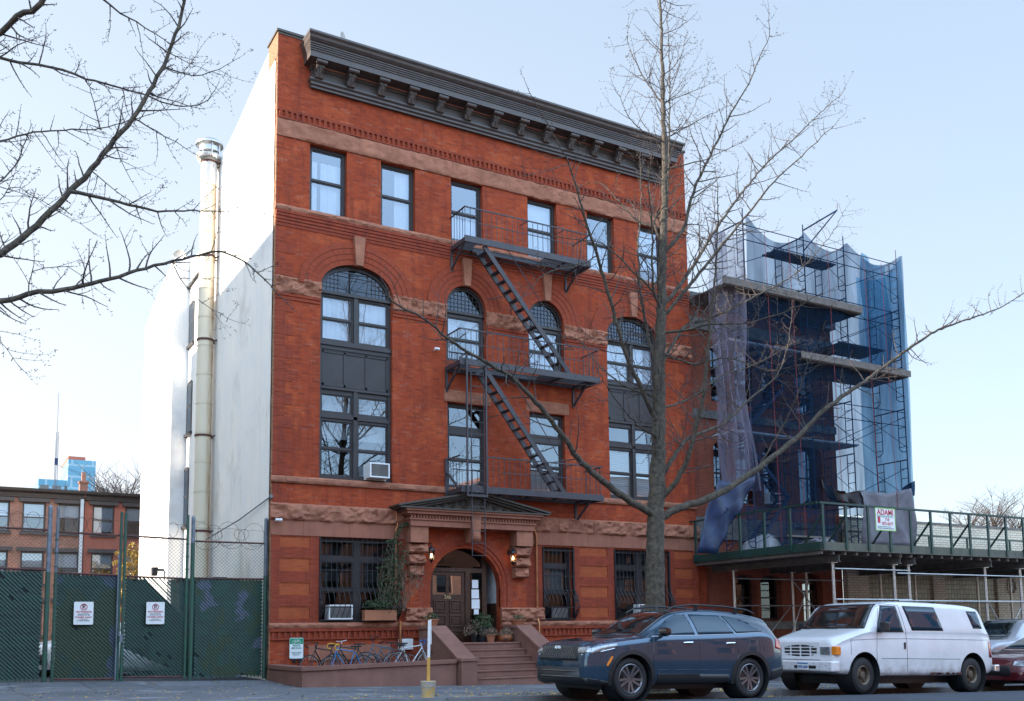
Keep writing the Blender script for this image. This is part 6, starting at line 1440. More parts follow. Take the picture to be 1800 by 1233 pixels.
V = car('van', 'white full size van with chipped bumper and off road tyres parked behind the SUV', VS, (vx, vy, -.10), 'vanw', [
    ([(1.28, 1.31), (2.06, 1.32), (1.93, 1.83), (1.52, 1.84)], 'y', 0, 'cgl', 'front_door_glass', None),
    ([(2.42, 1.36), (3.42, 1.37), (3.22, 1.84), (2.22, 1.84)], 'y', 0, 'cgl', 'side_glass', None),
    ([(4.58, 1.44), (4.85, 1.44), (4.77, 1.78), (4.44, 1.78)], 'y', 0, 'cgl', 'rear_side_glass', None),
    ([(-.86, 1.38), (.86, 1.38), (.74, 1.87), (-.74, 1.87)], 'x', -1, 'vgl', 'windscreen', (.85, 1.6)),
    ([(-.45, .70), (.45, .70), (.45, 1.0), (-.45, 1.0)], 'x', -1, 'vanw', 'grille_surround', (-.1, .2)),
    ([(5.1, .75), (5.33, .75), (5.22, 1.12), (5.1, 1.12)], 'y', 0, 'lamp_red', 'taillight', None)],
    wheels=dict(x=(.83, 4.47), z=.40, R=.365, rr=.205, ar=.46, w=.27, mat='rim_tan', sp=0, steer=.06, blocky=True))
for poly, nm, mt in (([(2.38, 1.33), (3.46, 1.34), (3.25, 1.87), (2.18, 1.87)], 'window_seal', 'black_pl'), ([(4.55, 1.41), (4.89, 1.41), (4.80, 1.81), (4.40, 1.81)], 'window_seal', 'black_pl'), ([(1.22, 1.28), (2.10, 1.29), (1.96, 1.86), (1.50, 1.87)], 'window_seal', 'black_pl')):
    bmv = carbody(VS); patch(bmv, poly, 'y', -1, mt, nm, V, off=.0005); bmv.free()
bmv = carbody(VS); patch(bmv, [(-.89, 1.35), (.89, 1.35), (.77, 1.90), (-.77, 1.90)], 'x', -1, 'black_pl', 'window_seal', V, off=.0005, lim=(.85, 1.62)); bmv.free()
seam(VS, V, [[(1.22, .42), (1.20, .9), (1.26, 1.28)], [(2.18, .42), (2.18, 1.3), (2.05, 1.88), (1.45, 1.90), (1.24, 1.28)], [(.45, 1.10), (1.22, 1.135), (2.2, 1.15), (5.1, 1.15)], [(.9, .72), (5.2, .70)] if False else [(1.35, .72), (4.0, .71)], [(1.5, .36), (4.0, .36)], [(.42, .8), (.45, 1.15)]], r=.005)
m = MB()
m.box(-.16, .10, -.97, .97, .44, .66); m.build('front_bumper', M['vanw'], V, bevel=.03)
m = MB(); m.box(-.17, -.161, -.55, .05, .50, .56); m.build('bumper_slot', 'black_pl', V)
m = MB()
m.box(-.012, .04, -.50, .50, .72, 1.02)
m.build('grille_opening', 'black_pl', V); m = MB()
for z in (.80, .87, .94): m.box(-.028, -.012, -.46, .46, z-.011, z+.011)
for y in (-.28, 0, .28): m.box(-.029, -.011, y-.014, y+.014, .74, 1.0)
m.plate(rect(-.54, .54, .69, 1.05), [[(.47*cos(a*pi/14)*(1 if abs(cos(a*pi/14)) < .5 else 1), .87+.125*sin(a*pi/14)) if False else (max(-.47, min(.47, .56*cos(a*pi/14))), .87+.125*sin(a*pi/14)) for a in range(28)]], lambda a, b, d: (-.035+d, a, b), 0, .03)
m.build('grille_bars', 'vanw', V)
for s_ in (-1, 1):
    m = MB(); m.box(-.025, .05, s_*.68-.13, s_*.68+.13, .79, .96); m.build('headlight', 'lamp_clear', V, bevel=.012); m = MB(); m.box(-.015, .13, s_*.905-.075, s_*.905+.065, .79, .97); m.build('turn_signal', 'lamp_orange', V, bevel=.015)
m = MB(); m.lathe([(0, 0), (.085, 0), (.085, .02)], (0, 0, 0), 'x', 24); em = m.build('emblem', 'black_gl', V); em.location = (.085, .1, 1.085); em.scale = (1, 1, .45)
m = MB(); m.box(-.185, -.172, -.36, -.055, .47, .62); pl = m.build('licence_plate', 'sign_white', V)
m = MB(); m.box(-.187, -.1852, -.355, -.06, .59, .617); m.build('plate_band', 'bk_blue', pl); textmesh('DPB-5600', .075, 'bk_tapeblue', pl, (-.189, -.207, .53), (pi/2, 0, -pi/2), 'plate_number', .001, sx=.9, bold=.002)
m = MB(); m.box(1.22, 1.36, -1.24, -1.06, 1.29, 1.50); m.build('wing_mirror', 'black_pl', V, bevel=.03); m = MB(); m.tube([(1.42, -.98, 1.42), (1.3, -1.1, 1.4)], .02, 6); m.tube([(1.42, -.98, 1.3), (1.3, -1.1, 1.32)], .02, 6); m.build('mirror_arm', 'black_pl', V)
m = MB(); m.box(1.22, 1.36, 1.06, 1.24, 1.29, 1.50); m.build('wing_mirror', 'black_pl', V, bevel=.03)
m = MB(); m.box(2.08, 2.13, -1.018, -1.002, .93, 1.07); m.build('door_handle', 'black_pl', V); 
m = MB(); m.lathe([(.075, -.003), (.08, 0), (.085, .003)], (3.55, -1.004, .88), 'y', 24); m.build('fuel_cap', 'vanw', V)
m = MB(); m.tube([(.82, -.3, 1.36), (.95, .25, 1.41)], .012, 5); m.tube([(.82, .5, 1.36), (.97, .75, 1.40)], .012, 5); m.build('wiper', 'black_pl', V)
m = MB(); m.box(5.36, 5.52, -.95, .95, .42, .58); m.build('rear_bumper', 'chrome', V, bevel=.02)
m = MB()
for i in range(26): x = 2.9+random.random()*1.05; s_ = random.uniform(.01, .05); m.box(x, x+s_*2, -1.012, -1.0, .36+random.uniform(-.01, .03), .37+s_)
for i in range(9): y = -.97+random.random()*.5; s_ = random.uniform(.008, .03); z = .47+random.random()*.15; m.box(-.163, -.159, y, y+s_, z, z+s_*.7)
m.build('rust_chip', 'rust', V)
m = MB(); m.box(1.28, 1.6, -.78, .78, 1.10, 1.32); 
for y in (-.45, .45): m.box(1.75, 1.9, y-.24, y+.24, .9, 1.55); m.box(1.78, 1.86, y-.12, y+.12, 1.56, 1.75)
m.build('seat', 'black_pl', V)
# ---- further cars
SS = dict(L=4.7, crown=.04, tuck=.93, zt=[(0, .55), (.05, .72), (.2, .82), (.7, .93), (1.4, 1.0), (1.7, 1.15), (2.2, 1.36), (2.7, 1.42), (3.3, 1.36), (3.9, 1.12), (4.4, 1.05), (4.62, .95), (4.7, .7)], zb=[(0, .25), (.5, .2), (4.2, .2), (4.7, .35)],
    belt=[(0, .5), (.2, .7), (.7, .84), (1.5, .93), (3.5, .97), (4.4, .95), (4.7, .6)], w=[(0, .62), (.05, .74), (.2, .86), (.5, .92), (4.0, .93), (4.5, .84), (4.7, .7)], wr=[(0, .5), (.4, .72), (1.4, .78), (2.2, .58), (3.2, .56), (4.0, .7), (4.7, .6)])
def lesser(name, label, S_, loc, pm, rz=0, k=1.0, group='parked vehicles along the kerb'):
    L = S_['L']; zt = max(z for x, z in S_['zt']); bl = sint(S_['belt'], L*.45)
    t = car(name, label, S_, loc, pm, [([(L*.36, bl+.04), (L*.56, bl+.04), (L*.55, zt-.1), (L*.46, zt-.12)], 'y', 0, 'cgl', 'front_door_glass', None), ([(L*.57, bl+.04), (L*.76, bl+.06), (L*.70, zt-.14), (L*.57, zt-.1)], 'y', 0, 'cgl', 'rear_door_glass', None),
        ([(-.66, bl+.08), (.66, bl+.08), (.52, zt-.07), (-.52, zt-.07)], 'x', -1, 'vgl2', 'windscreen', (L*.25, L*.52)), ([(-.45, .36), (.45, .36), (.42, .6), (-.42, .6)], 'x', -1, 'black_pl', 'grille', (-.1, .3)),
        ([(-.8, .60), (-.5, .60), (-.5, .72), (-.78, .74)], 'x', -1, 'lamp_clear', 'headlight', (-.1, .5)), ([(.8, .60), (.5, .60), (.5, .72), (.78, .74)], 'x', -1, 'lamp_clear', 'headlight', (-.1, .5)), ([(.12, .60), (.5, .68), (.5, .76), (.12, .72)], 'y', 0, 'lamp_clear', 'headlight', None)],
        rz=rz, wheels=dict(x=(L*.19, L*.80), z=.34, R=.33, rr=.22, ar=.38, w=.22, mat='rim_dark', sp=10), group=group); t.scale = (k, k, k); return t
lesser('car', 'maroon car nose at the right edge behind the white van', SS, (14.95, -11.5, -.35), 'maroon')
TS = dict(L=5.3, crown=.05, tuck=.95, zt=[(0, .95), (.06, 1.1), (.3, 1.2), (1.3, 1.28), (1.7, 1.5), (2.1, 1.78), (2.5, 1.86), (3.4, 1.84), (4.6, 1.8), (5.0, 1.6), (5.2, 1.2), (5.3, .9)], zb=[(0, .4), (.5, .34), (4.8, .34), (5.3, .45)],
    belt=[(0, .85), (.3, 1.05), (1.3, 1.18), (3, 1.22), (5.0, 1.22), (5.3, .8)], w=[(0, .75), (.06, .86), (.3, .96), (1, 1.0), (4.8, .98), (5.3, .85)], wr=[(0, .6), (.5, .84), (1.4, .86), (2.1, .74), (4.6, .72), (5.3, .7)])
lesser('pickup_truck', 'silver grey truck parked beyond the van under the shed posts', TS, (18.15, -8.3, -.36), 'silver')
gl = 'cars in the lot behind the gate'
lesser('car', 'white car glimpsed through the gap left of the gate', SS, (-5.55, 3.4, .08), 'vanw', rz=.5, k=1.2, group=gl)
lesser('car', 'blue car glimpsed between the two gate leaves', SS, (-3.6, 9.5, .05), 'bluecar', rz=1.2, k=1.1, group=gl)
lesser('car', 'white car glimpsed right of the gate in front of the dumpster', TS, (-1.5, 5.2, .05), 'vanw', rz=1.45, k=.95, group=gl)

# ================================================================== BICYCLES
def bike(label, loc, rz, fmat, bars, barmat, lean=0.0, s=1.0):
    t = thing('bicycle', label, 'bicycle', loc, rz, 'bicycles in the rack'); t.rotation_euler = (lean, 0, rz); R = .335
    for x in (0, 1.02):
        w_ = MB(); w_.tube([(x+R*cos(a*pi/16), 0, R+R*sin(a*pi/16)) for a in range(33)], .016, 6, cap=False); wo = w_.build('wheel', 'rubber', t, smooth=60)
        r = MB(); r.tube([(x+(R-.022)*cos(a*pi/16), 0, R+(R-.022)*sin(a*pi/16)) for a in range(33)], .009, 5, cap=False)
        for i in range(18): a = 2*pi*i/18; r.beam((x, .03*(-1)**i, R), (x+(R-.02)*cos(a), 0, R+(R-.02)*sin(a)), .003, .003)
        r.tube([(x, -.05, R), (x, .05, R)], .02, 8); r.build('rim', 'galv', wo)
    hd = (.20, 0, .86); bb = (.56, 0, .28); se = (.74, 0, .78); m = MB()
    for a, b, r_ in (((.17, 0, .80), (.53, 0, .29), .018), (hd, se, .016), (bb, se, .016), (bb, (1.02, .05, R), .010), (bb, (1.02, -.05, R), .010), (se, (1.02, .05, R), .009), (se, (1.02, -.05, R), .009), ((.15, 0, .74), (.22, 0, .93), .019)): m.tube([a, b], r_, 8)
    for y in (-.05, .05): m.tube([(.15, y*.6, .72), (.08, y, .55), (0, y, R)], .011, 6)
    m.build('frame', fmat, t, smooth=60)
    m = MB(); m.tube([(.72, 0, .74), (.765, 0, .90)], .013, 6); m.prism([(.62, -.03), (.80, -.08), (.92, -.07), (.92, .07), (.80, .08), (.62, .03)], lambda a, b, d: (a, b, .90+d), 0, .04); m.build('saddle', 'black_pl', t, bevel=.01)
    m = MB(); m.tube([(.22, 0, .93), (.24, 0, .98), (.16, 0, 1.0)], .014, 6)
    if bars == 'drop':
        for y in (-1, 1): m.tube([(.16, 0, 1.0), (.15, y*.17, 1.0), (.08, y*.20, 1.0), (.02, y*.20, .97), (.01, y*.20, .90), (.05, y*.2, .86), (.12, y*.2, .86)], .015, 7)
    elif bars == 'flat': m.tube([(.22, -.30, 1.02), (.17, -.12, 1.0), (.17, .12, 1.0), (.22, .30, 1.02)], .014, 7)
    else: m.tube([(.28, -.28, 1.10), (.2, -.14, 1.06), (.17, 0, 1.0), (.2, .14, 1.06), (.28, .28, 1.10)], .015, 7)
    m.build('handlebar', barmat, t, smooth=60)
    m = MB(); m.lathe([(.09, -.035), (.09, -.03)], bb, 'y', 16); m.lathe([(0, -.03), (.085, -.032), (0, -.035)], bb, 'y', 16); m.tube([(.56, -.06, .28), (.66, -.06, .14)], .01, 5); m.tube([(.56, .05, .28), (.46, .05, .42)], .01, 5); m.box(.63, .71, -.13, -.05, .125, .15); m.build('crankset', 'galv', t); return t
zf = -.03
bike('grey bicycle with black riser handlebar and grey front wheel', (2.28, -1.35, zf+.10), .0, 'bk_grey', 'riser', 'black_pl')
bike('white bicycle facing right with blue taped drop bars', (4.25, -1.15, zf+.07), pi-.05, 'bk_white', 'drop', 'bk_tapeblue')
bike('bicycle with rainbow taped drop bars and blue saddle bag', (1.10, -1.75, zf+.02), .18, 'bk_blue', 'drop', 'bk_rain', .06)
bike('dark bicycle with black drop bars furthest left in the rack', (.72, -1.2, zf+.05), .35, 'bk_black', 'drop', 'black_pl', .05)
bike('black bicycle with white grips and worn saddle behind the rainbow bars', (1.55, -.9, zf+.07), .1, 'bk_black', 'flat', 'sign_white', -.04)
bike('dark green bicycle leaning against the brick behind the grey bicycle', (2.75, -.85, zf+.02), -.1, 'bk_grey', 'flat', 'black_pl', -.08)
wb = thing('utility_box', 'small white utility box on the brick above the white bicycle', 'box', (4.05, -.02, .92)); m = MB(); m.box(-.22, .22, -.1, 0, -.16, .16); m.build('box_body', 'white_plastic', wb, bevel=.01); m = MB(); m.box(-.2, .2, -.108, -.101, -.14, .14); m.build('box_cover', 'white_plastic', wb)
sp_ = thing('stone_slab', 'brownstone slab set in the brick behind the bicycles', 'slab', (2.4, -.005, .72)); m = MB(); m.box(-1.3, 1.2, -.03, 0, -.2, .22); m.build('slab_face', 'stone_smooth', sp_)

# ================================================================== POLE IN BUCKET
P0 = None
for i in range(400):
    y = -12.5+i*.02; p = at(753, 1231, y)
    if p.z <= groundz(p.x, y)+.005: P0 = p
    
bxp, byp = at(753, 1229, -10.8).x, -10.8
pb = thing('bucket_post', 'yellow and white post standing in a chipped yellow bucket', 'post', (bxp, byp, at(753, 1231, byp).z), 0); pb.scale = (.82, .82, .82)
m = MB(); m.lathe([(0, 0), (.125, 0), (.15, .27), (.155, .28)], (0, 0, 0), 'z', 28); m.build('bucket', 'yellow', pb, smooth=40)
m = MB(); m.lathe([(.152, .28), (.158, .285), (.168, .39), (.172, .40), (.165, .41), (.15, .38), (0, .37)], (0, 0, 0), 'z', 28); m.build('bucket_rim', 'bucket_grey', pb, smooth=40)
m = MB(); m.tube([(.0, 0, .3), (.01, 0, .92)], .038, 12); m.build('yellow_post', 'yel_pole', pb, smooth=40); m = MB(); m.tube([(.01, 0, .90), (.03, 0, 1.72)], .032, 12); m.box(.05, .066, -.03, .03, 1.2, 1.74); m.build('white_post', 'white_plastic', pb, smooth=40)

# ================================================================== POTS AND PLANTS
def pot_mb(r, h, sq=False):
    m = MB(); m.lathe([(0, 0), (r*.7, 0), (r*.95, h*.8), (r*1.05, h*.8), (r*1.08, h), (r*.95, h), (r*.9, h*.85), (0, h*.85)], (0, 0, 0), 'z', 20); return m
def bush(m, c, r, n, leaf_=.05, flat=.8, seed=1):
    for i in range(n):
        a = random.random()*6.283; b = math.acos(random.uniform(-.3, 1)); rr = r*random.random()**.4; p = Vector((c[0]+rr*sin(b)*cos(a), c[1]+rr*sin(b)*sin(a), c[2]+rr*cos(b)*flat)); u = Vector((random.gauss(0, 1), random.gauss(0, 1), random.gauss(0, 1))).normalized()*leaf_; v = u.cross(Vector((random.gauss(0, 1), random.gauss(0, 1), random.gauss(0, 1)))).normalized()*leaf_*.4
        m.add([p-u, p+v, p+u, p-v], [(0, 1, 2, 3)])
def potted(label, loc, r, h, bm_, n, br, mat='leafy', potmat='terracotta', nm='potted_plant', flat=.8, leaf_=.03):
    t = thing(nm, label, 'plant', loc, 0); pot_mb(r, h).build('pot', potmat, t, smooth=40); m = MB(); bush(m, (0, 0, h), br, n, leaf_, flat)
    for i in range(7): a = i*.9; m.tube([(0, 0, h*.8), (br*.6*cos(a), br*.6*sin(a), h+br*.5)], .006, 4)
    m.build('foliage', mat, t); return t
potted('square planter with green and red sprigs on the left stoop cheek wall', (4.63, -.62, 1.45), .22, .2, None, 260, .24); potted('shallow planter with green sprigs on the right stoop cheek wall', (7.58, -.62, 1.45), .25, .17, None, 240, .22)
potted('tall dark potted shrub standing inside the entrance arch', (6.62, -.10, .94), .2, .45, None, 500, .38, potmat='black_pl', flat=1.3, leaf_=.04); potted('terracotta pot with dried dark blooms on the landing', (6.62, -.62, .94), .15, .24, None, 420, .24, 'dry', leaf_=.03)
potted('dried trailing plant beside the door sidelight', (6.38, -.0, .94), .16, .3, None, 500, .34, 'dry', 'black_pl', flat=1.2, leaf_=.035)
pk = thing('pumpkin_planter', 'carved grinning pumpkin pot with dried flowers on the landing', 'pumpkin', (7.02, -.85, .94)); m = MB(); n = 32; prof = [(.02, 0), (.13, .01), (.19, .07), (.205, .13), (.18, .20), (.11, .235), (.08, .23)]
for (r, h) in prof:
    for k in range(n): a = 2*pi*k/n; rr = r*(1+.06*abs(sin(a*4))); m.v.append((rr*cos(a), rr*sin(a), h))
for i in range(len(prof)-1):
    for k in range(n): k2 = (k+1) % n; m.f.append((i*n+k, i*n+k2, (i+1)*n+k2, (i+1)*n+k))
m.build('pumpkin_shell', 'pumpkin', pk, smooth=60); m = MB()
def onp(a, z, r=.212): return (r*sin(a), -r*cos(a), z)
for s_ in (-1, 1): m.add([onp(-.55+s_*.28-.1, .14), onp(-.55+s_*.28+.1, .14), onp(-.55+s_*.28, .185, .205)], [(0, 1, 2)])
m.add([onp(-1.0, .12), onp(-.8, .075), onp(-.55, .06), onp(-.3, .075), onp(-.1, .12), onp(-.3, .10), onp(-.45, .10), onp(-.55, .08), onp(-.65, .10), onp(-.8, .10)], [(0, 1, 8, 9), (1, 2, 7, 8), (2, 3, 6, 7), (3, 4, 5, 6)]); m.build('carved_face', 'black_pl', pk); m = MB(); bush(m, (0, 0, .24), .23, 380, .03, .8); m.build('dried_flowers', 'dry', pk)
sh_ = thing('shrub', 'small green shrub with yellow flowers between the stoop and the SUV bonnet', 'shrub', (8.35, -1.6, -.25)); m = MB(); bush(m, (0, 0, .65), .5, 1500, .05, .9); m.build('foliage', 'leafy', sh_); m = MB(); bush(m, (0, 0, .72), .5, 70, .035, .9); m.build('flowers', 'leafylw', sh_); m = MB(); [m.tube([(0, 0, 0), (.2*cos(i), .2*sin(i), .7)], .012, 5) for i in range(7)]; m.build('stems', 'dry', sh_)
pl_ = thing('window_planter', 'terracotta trough planter inside the bulging window guard', 'planter', (3.15, -.22, 1.62)); m = MB(); m.prism([(-.11, 0), (.11, 0), (.13, .30), (-.13, .30)], lambda a, z, d: (d, a, z), -.5, .5); m.build('trough', 'terracotta', pl_, bevel=.01)
m = MB(); bush(m, (-.1, 0, .42), .42, 420, .035, .5); m.build('foliage', 'leafy', pl_)
vn = thing('climbing_vine', 'green climbing vine with dry plumes covering the right side of the guarded window', 'vine', (3.35, -.18, 1.9)); m = MB(); vp = []
for i in range(30):
    x = random.gauss(.05, .22); y = -.08+random.gauss(0, .06); z = 0; pts = []
    ht = random.uniform(1.2, 2.15)
    while z < ht: pts.append((x, y, z)); x += random.gauss(.012, .035); y += random.gauss(0, .02); z += .09; x = min(.55, max(-.8, x))
    m.tube(pts, [.007-.004*k/len(pts) for k in range(len(pts))], 4); vp += pts
m.tube([(.2, -.1, 1.9), (.3, -.12, 2.3), (.5, -.2, 2.55), (.75, -.22, 2.45)], .012, 5); m.build('stems', 'dry', vn); m = MB()
for p in vp:
    for k in range(1 if p[2] > .5 else 1): bush(m, (p[0]+random.gauss(0, .05), p[1]+random.gauss(0, .05), p[2]+random.gauss(0, .05)), .07, 4, random.uniform(.025, .045))
for i in range(160): t_ = random.random(); bush(m, (.2+.55*t_, -.12-.1*t_, 2.0+.55*sin(t_*2.2)), .09, 2, .035)
m.build('foliage', 'leafy', vn); m = MB()
for i in range(26):
    a = random.uniform(-.2, .9); L = random.uniform(.7, 1.35); pts = [(.45+.1*random.random(), -.2, .0)]
    for k in range(1, 8): pts.append((pts[0][0]+L*.75*sin(a)*(k/7)**1.5, -.2-.25*(k/7)*random.random(), L*cos(a*.6)*k/7))
    m.tube(pts, .004, 3); e = pts[-1]
    for k in range(10): m.beam(e, (e[0]+random.gauss(0, .03), e[1]+random.gauss(0, .03), e[2]+random.uniform(0, .1)), .006, .006)
m.build('dry_plumes', 'dry', vn)
# ================================================================== STREET TREES (bare ginkgos)
def limb_pts(px, y0, dy, wob=0.0):
    """main limbs were measured off the photo; each leans towards or away from the street by its own dy"""
    out = []; n = len(px)
    for i, (a, b) in enumerate(px):
        t = i/(n-1); out.append(at(a, b, y0+dy*t+wob*sin(i*1.7)))
    return out
def smooth_path(P_, step=.14):
    out = []; n = len(P_)
    for i in range(n-1):
        p0, p1, p2, p3 = P_[max(i-1, 0)], P_[i], P_[i+1], P_[min(i+2, n-1)]; L = (p2-p1).length; k = max(1, int(L/step))
        for j in range(k):
            t = j/k; out.append(.5*(2*p1+(p2-p0)*t+(2*p0-5*p1+4*p2-p3)*t*t+(3*p1-p0-3*p2+p3)*t**3))
    out.append(P_[-1].copy())
    for i in range(1, len(out)-1): out[i] = out[i]+Vector((random.gauss(0, .008), random.gauss(0, .012), random.gauss(0, .008)))
    return out
def spur(m, p, d, L, r):
    d = d.normalized(); u = d.orthogonal().normalized()*r; v = d.cross(u).normalized()*r; e = p+d*L; o = len(m.v)
    m.v += [tuple(p+u), tuple(p-u*.5+v*.87), tuple(p-u*.5-v*.87), tuple(e+u*.7), tuple(e-u*.35+v*.6), tuple(e-u*.35-v*.6)]
    m.f += [(o, o+1, o+4, o+3), (o+1, o+2, o+5, o+4), (o+2, o, o+3, o+5), (o+3, o+4, o+5)]
RU = random.uniform; RG = random.gauss
def twig(m, p, d, L, r, depth, droop):
    """a long shoot carrying short spur shoots and a few side twigs"""
    n = max(3, int(L/.10)); pts = [p]; dd = d.normalized(); 
    for i in range(n):
        dd = (dd+Vector((RG(0, .10), RG(0, .10), RG(0, .09)+(.055 if not droop else -.02)))).normalized(); pts.append(pts[-1]+dd*(L/n))
    rs = [r*(1-.72*i/n) for i in range(n+1)]; m.tube(pts, rs, 4 if depth < 2 else 3, cap=False)
    for i in range(1, n+1):
        if random.random() < .95:
            a = (pts[i]-pts[i-1]).normalized(); s_ = a.orthogonal(); s_ = (s_*cos(i*2.4+L*9)+a.cross(s_)*sin(i*2.4+L*9)).normalized(); spur(m, pts[i], s_+a*.35, RU(.018, .045), .006)
        if depth < 2 and i > 1 and random.random() < (.42 if depth == 0 else .2):
            a = (pts[i]-pts[i-1]).normalized(); s_ = Vector((RG(0, 1), RG(0, 1), RG(.1, 1))); s_ = (s_-a*s_.dot(a)).normalized(); twig(m, pts[i], a*.6+s_*.8, L*RU(.3, .62)*(1-.4*i/n), rs[i]*.65, depth+1, droop)
def grow(trunk, crown, px, y0, dy, r0, r1, dens=1.0, tl=1.0, t0=.12, dr=0, first=None, n=9, upb=.35):
    P_ = limb_pts(px, y0, dy)
    if first is not None: P_ = [first]+P_
    pts = smooth_path(P_); N_ = len(pts); rs = [r0+(r1-r0)*(i/(N_-1))**.8 for i in range(N_)]
    rs = [r*(1+.06*noise.noise(Vector((i*.5, r0*50, 0)))) for i, r in enumerate(rs)]
    trunk.tube(pts, rs, n)
    cnt = 0
    for i in range(int(N_*t0), N_):
        d = (pts[min(i+1, N_-1)]-pts[max(i-1, 0)]).normalized()
        if random.random() < .8: s_ = Vector((RG(0, 1), RG(0, 1), RG(0, 1))); s_ = (s_-d*s_.dot(d)).normalized(); spur(crown, pts[i]+s_*rs[i]*.8, s_+d*.3, RU(.03, .07), .009)
        if random.random() < .80*dens:
            s_ = Vector((RG(0, 1), RG(0, .75), RG(upb, .9))); s_ = (s_-d*s_.dot(d)).normalized(); f = i/N_
            L = tl*RU(.35, 1.25)*(1.15-.55*f); twig(crown, pts[i]+s_*rs[i]*.5, d*RU(.3, .9)+s_, L, min(.014, rs[i]*.5)+.002, 0 if L > .45 else 1, dr)
    d = (pts[-1]-pts[-3]).normalized(); twig(crown, pts[-1], d, .5*tl, r1, 0, dr); return pts
T1 = thing('street_tree', 'tall bare ginkgo at the kerb in front of the right end of the brick building', 'tree', tuple(at(1150, 1180, -10.0).to_tuple()), 0, 'bare street trees')
Tloc = Vector(T1.location); gz = groundz(Tloc.x, -10.0); T1.location = (Tloc.x, -10.0, gz)
def under(parent, o): o.parent = parent; o.matrix_parent_inverse = Matrix.Translation(-Vector(parent.location)); return o
tr = MB(); cr = MB(); YT = -10.0; pm_ = 1/77
tp = [at(a, b, YT) for a, b in ((1150, 1110), (1151, 1060), (1152, 960), (1154, 880), (1157, 800), (1159, 700), (1161, 600), (1164, 500), (1166, 420), (1168, 330), (1168, 250), (1165, 150), (1162, 60), (1160, -60), (1160, -130))]
tp = [Vector((tp[0].x, YT, gz-.05)), Vector((tp[0].x, YT, gz+.35))]+tp
rr_ = [.30, .235, .205, .20, .185, .175, .15, .13, .115, .095, .082, .07, .055, .045, .032, .018, .008]
path = smooth_path(tp, .12); nP = len(path); cum = [0]
for a, b in zip(tp, tp[1:]): cum.append(cum[-1]+(b-a).length)
tot = 0; rs = []
for i, p in enumerate(path):
    if i: tot += (p-path[i-1]).length
    rs.append(interp(list(zip(cum, rr_)), tot))
o = len(tr.v); n = 36
tr.tube(path, rs, n)
for i in range(nP):   # furrowed bark
    c = path[i]
    for k in range(n):
        v = Vector(tr.v[o+i*n+k]); d = v-c; a = atan2(d.y, d.x); f = 1+.08*noise.noise(Vector((cos(a)*3.2, sin(a)*3.2, c.z*1.3)))+.07*abs(sin(a*6+noise.noise(Vector((a, c.z*.9, 0)))*4)); tr.v[o+i*n+k] = tuple(c+d*f)
for i in range(int(nP*.25), nP):
    if random.random() < .8:
        s_ = Vector((RG(0, 1), RG(0, .8), RG(.35, .4))).normalized(); f = i/nP; twig(cr, path[i]+s_*rs[i]*.7, s_+Vector((0, 0, .35)), RU(.5, 1.5)*(1.1-.35*f), .012, 0, 0)
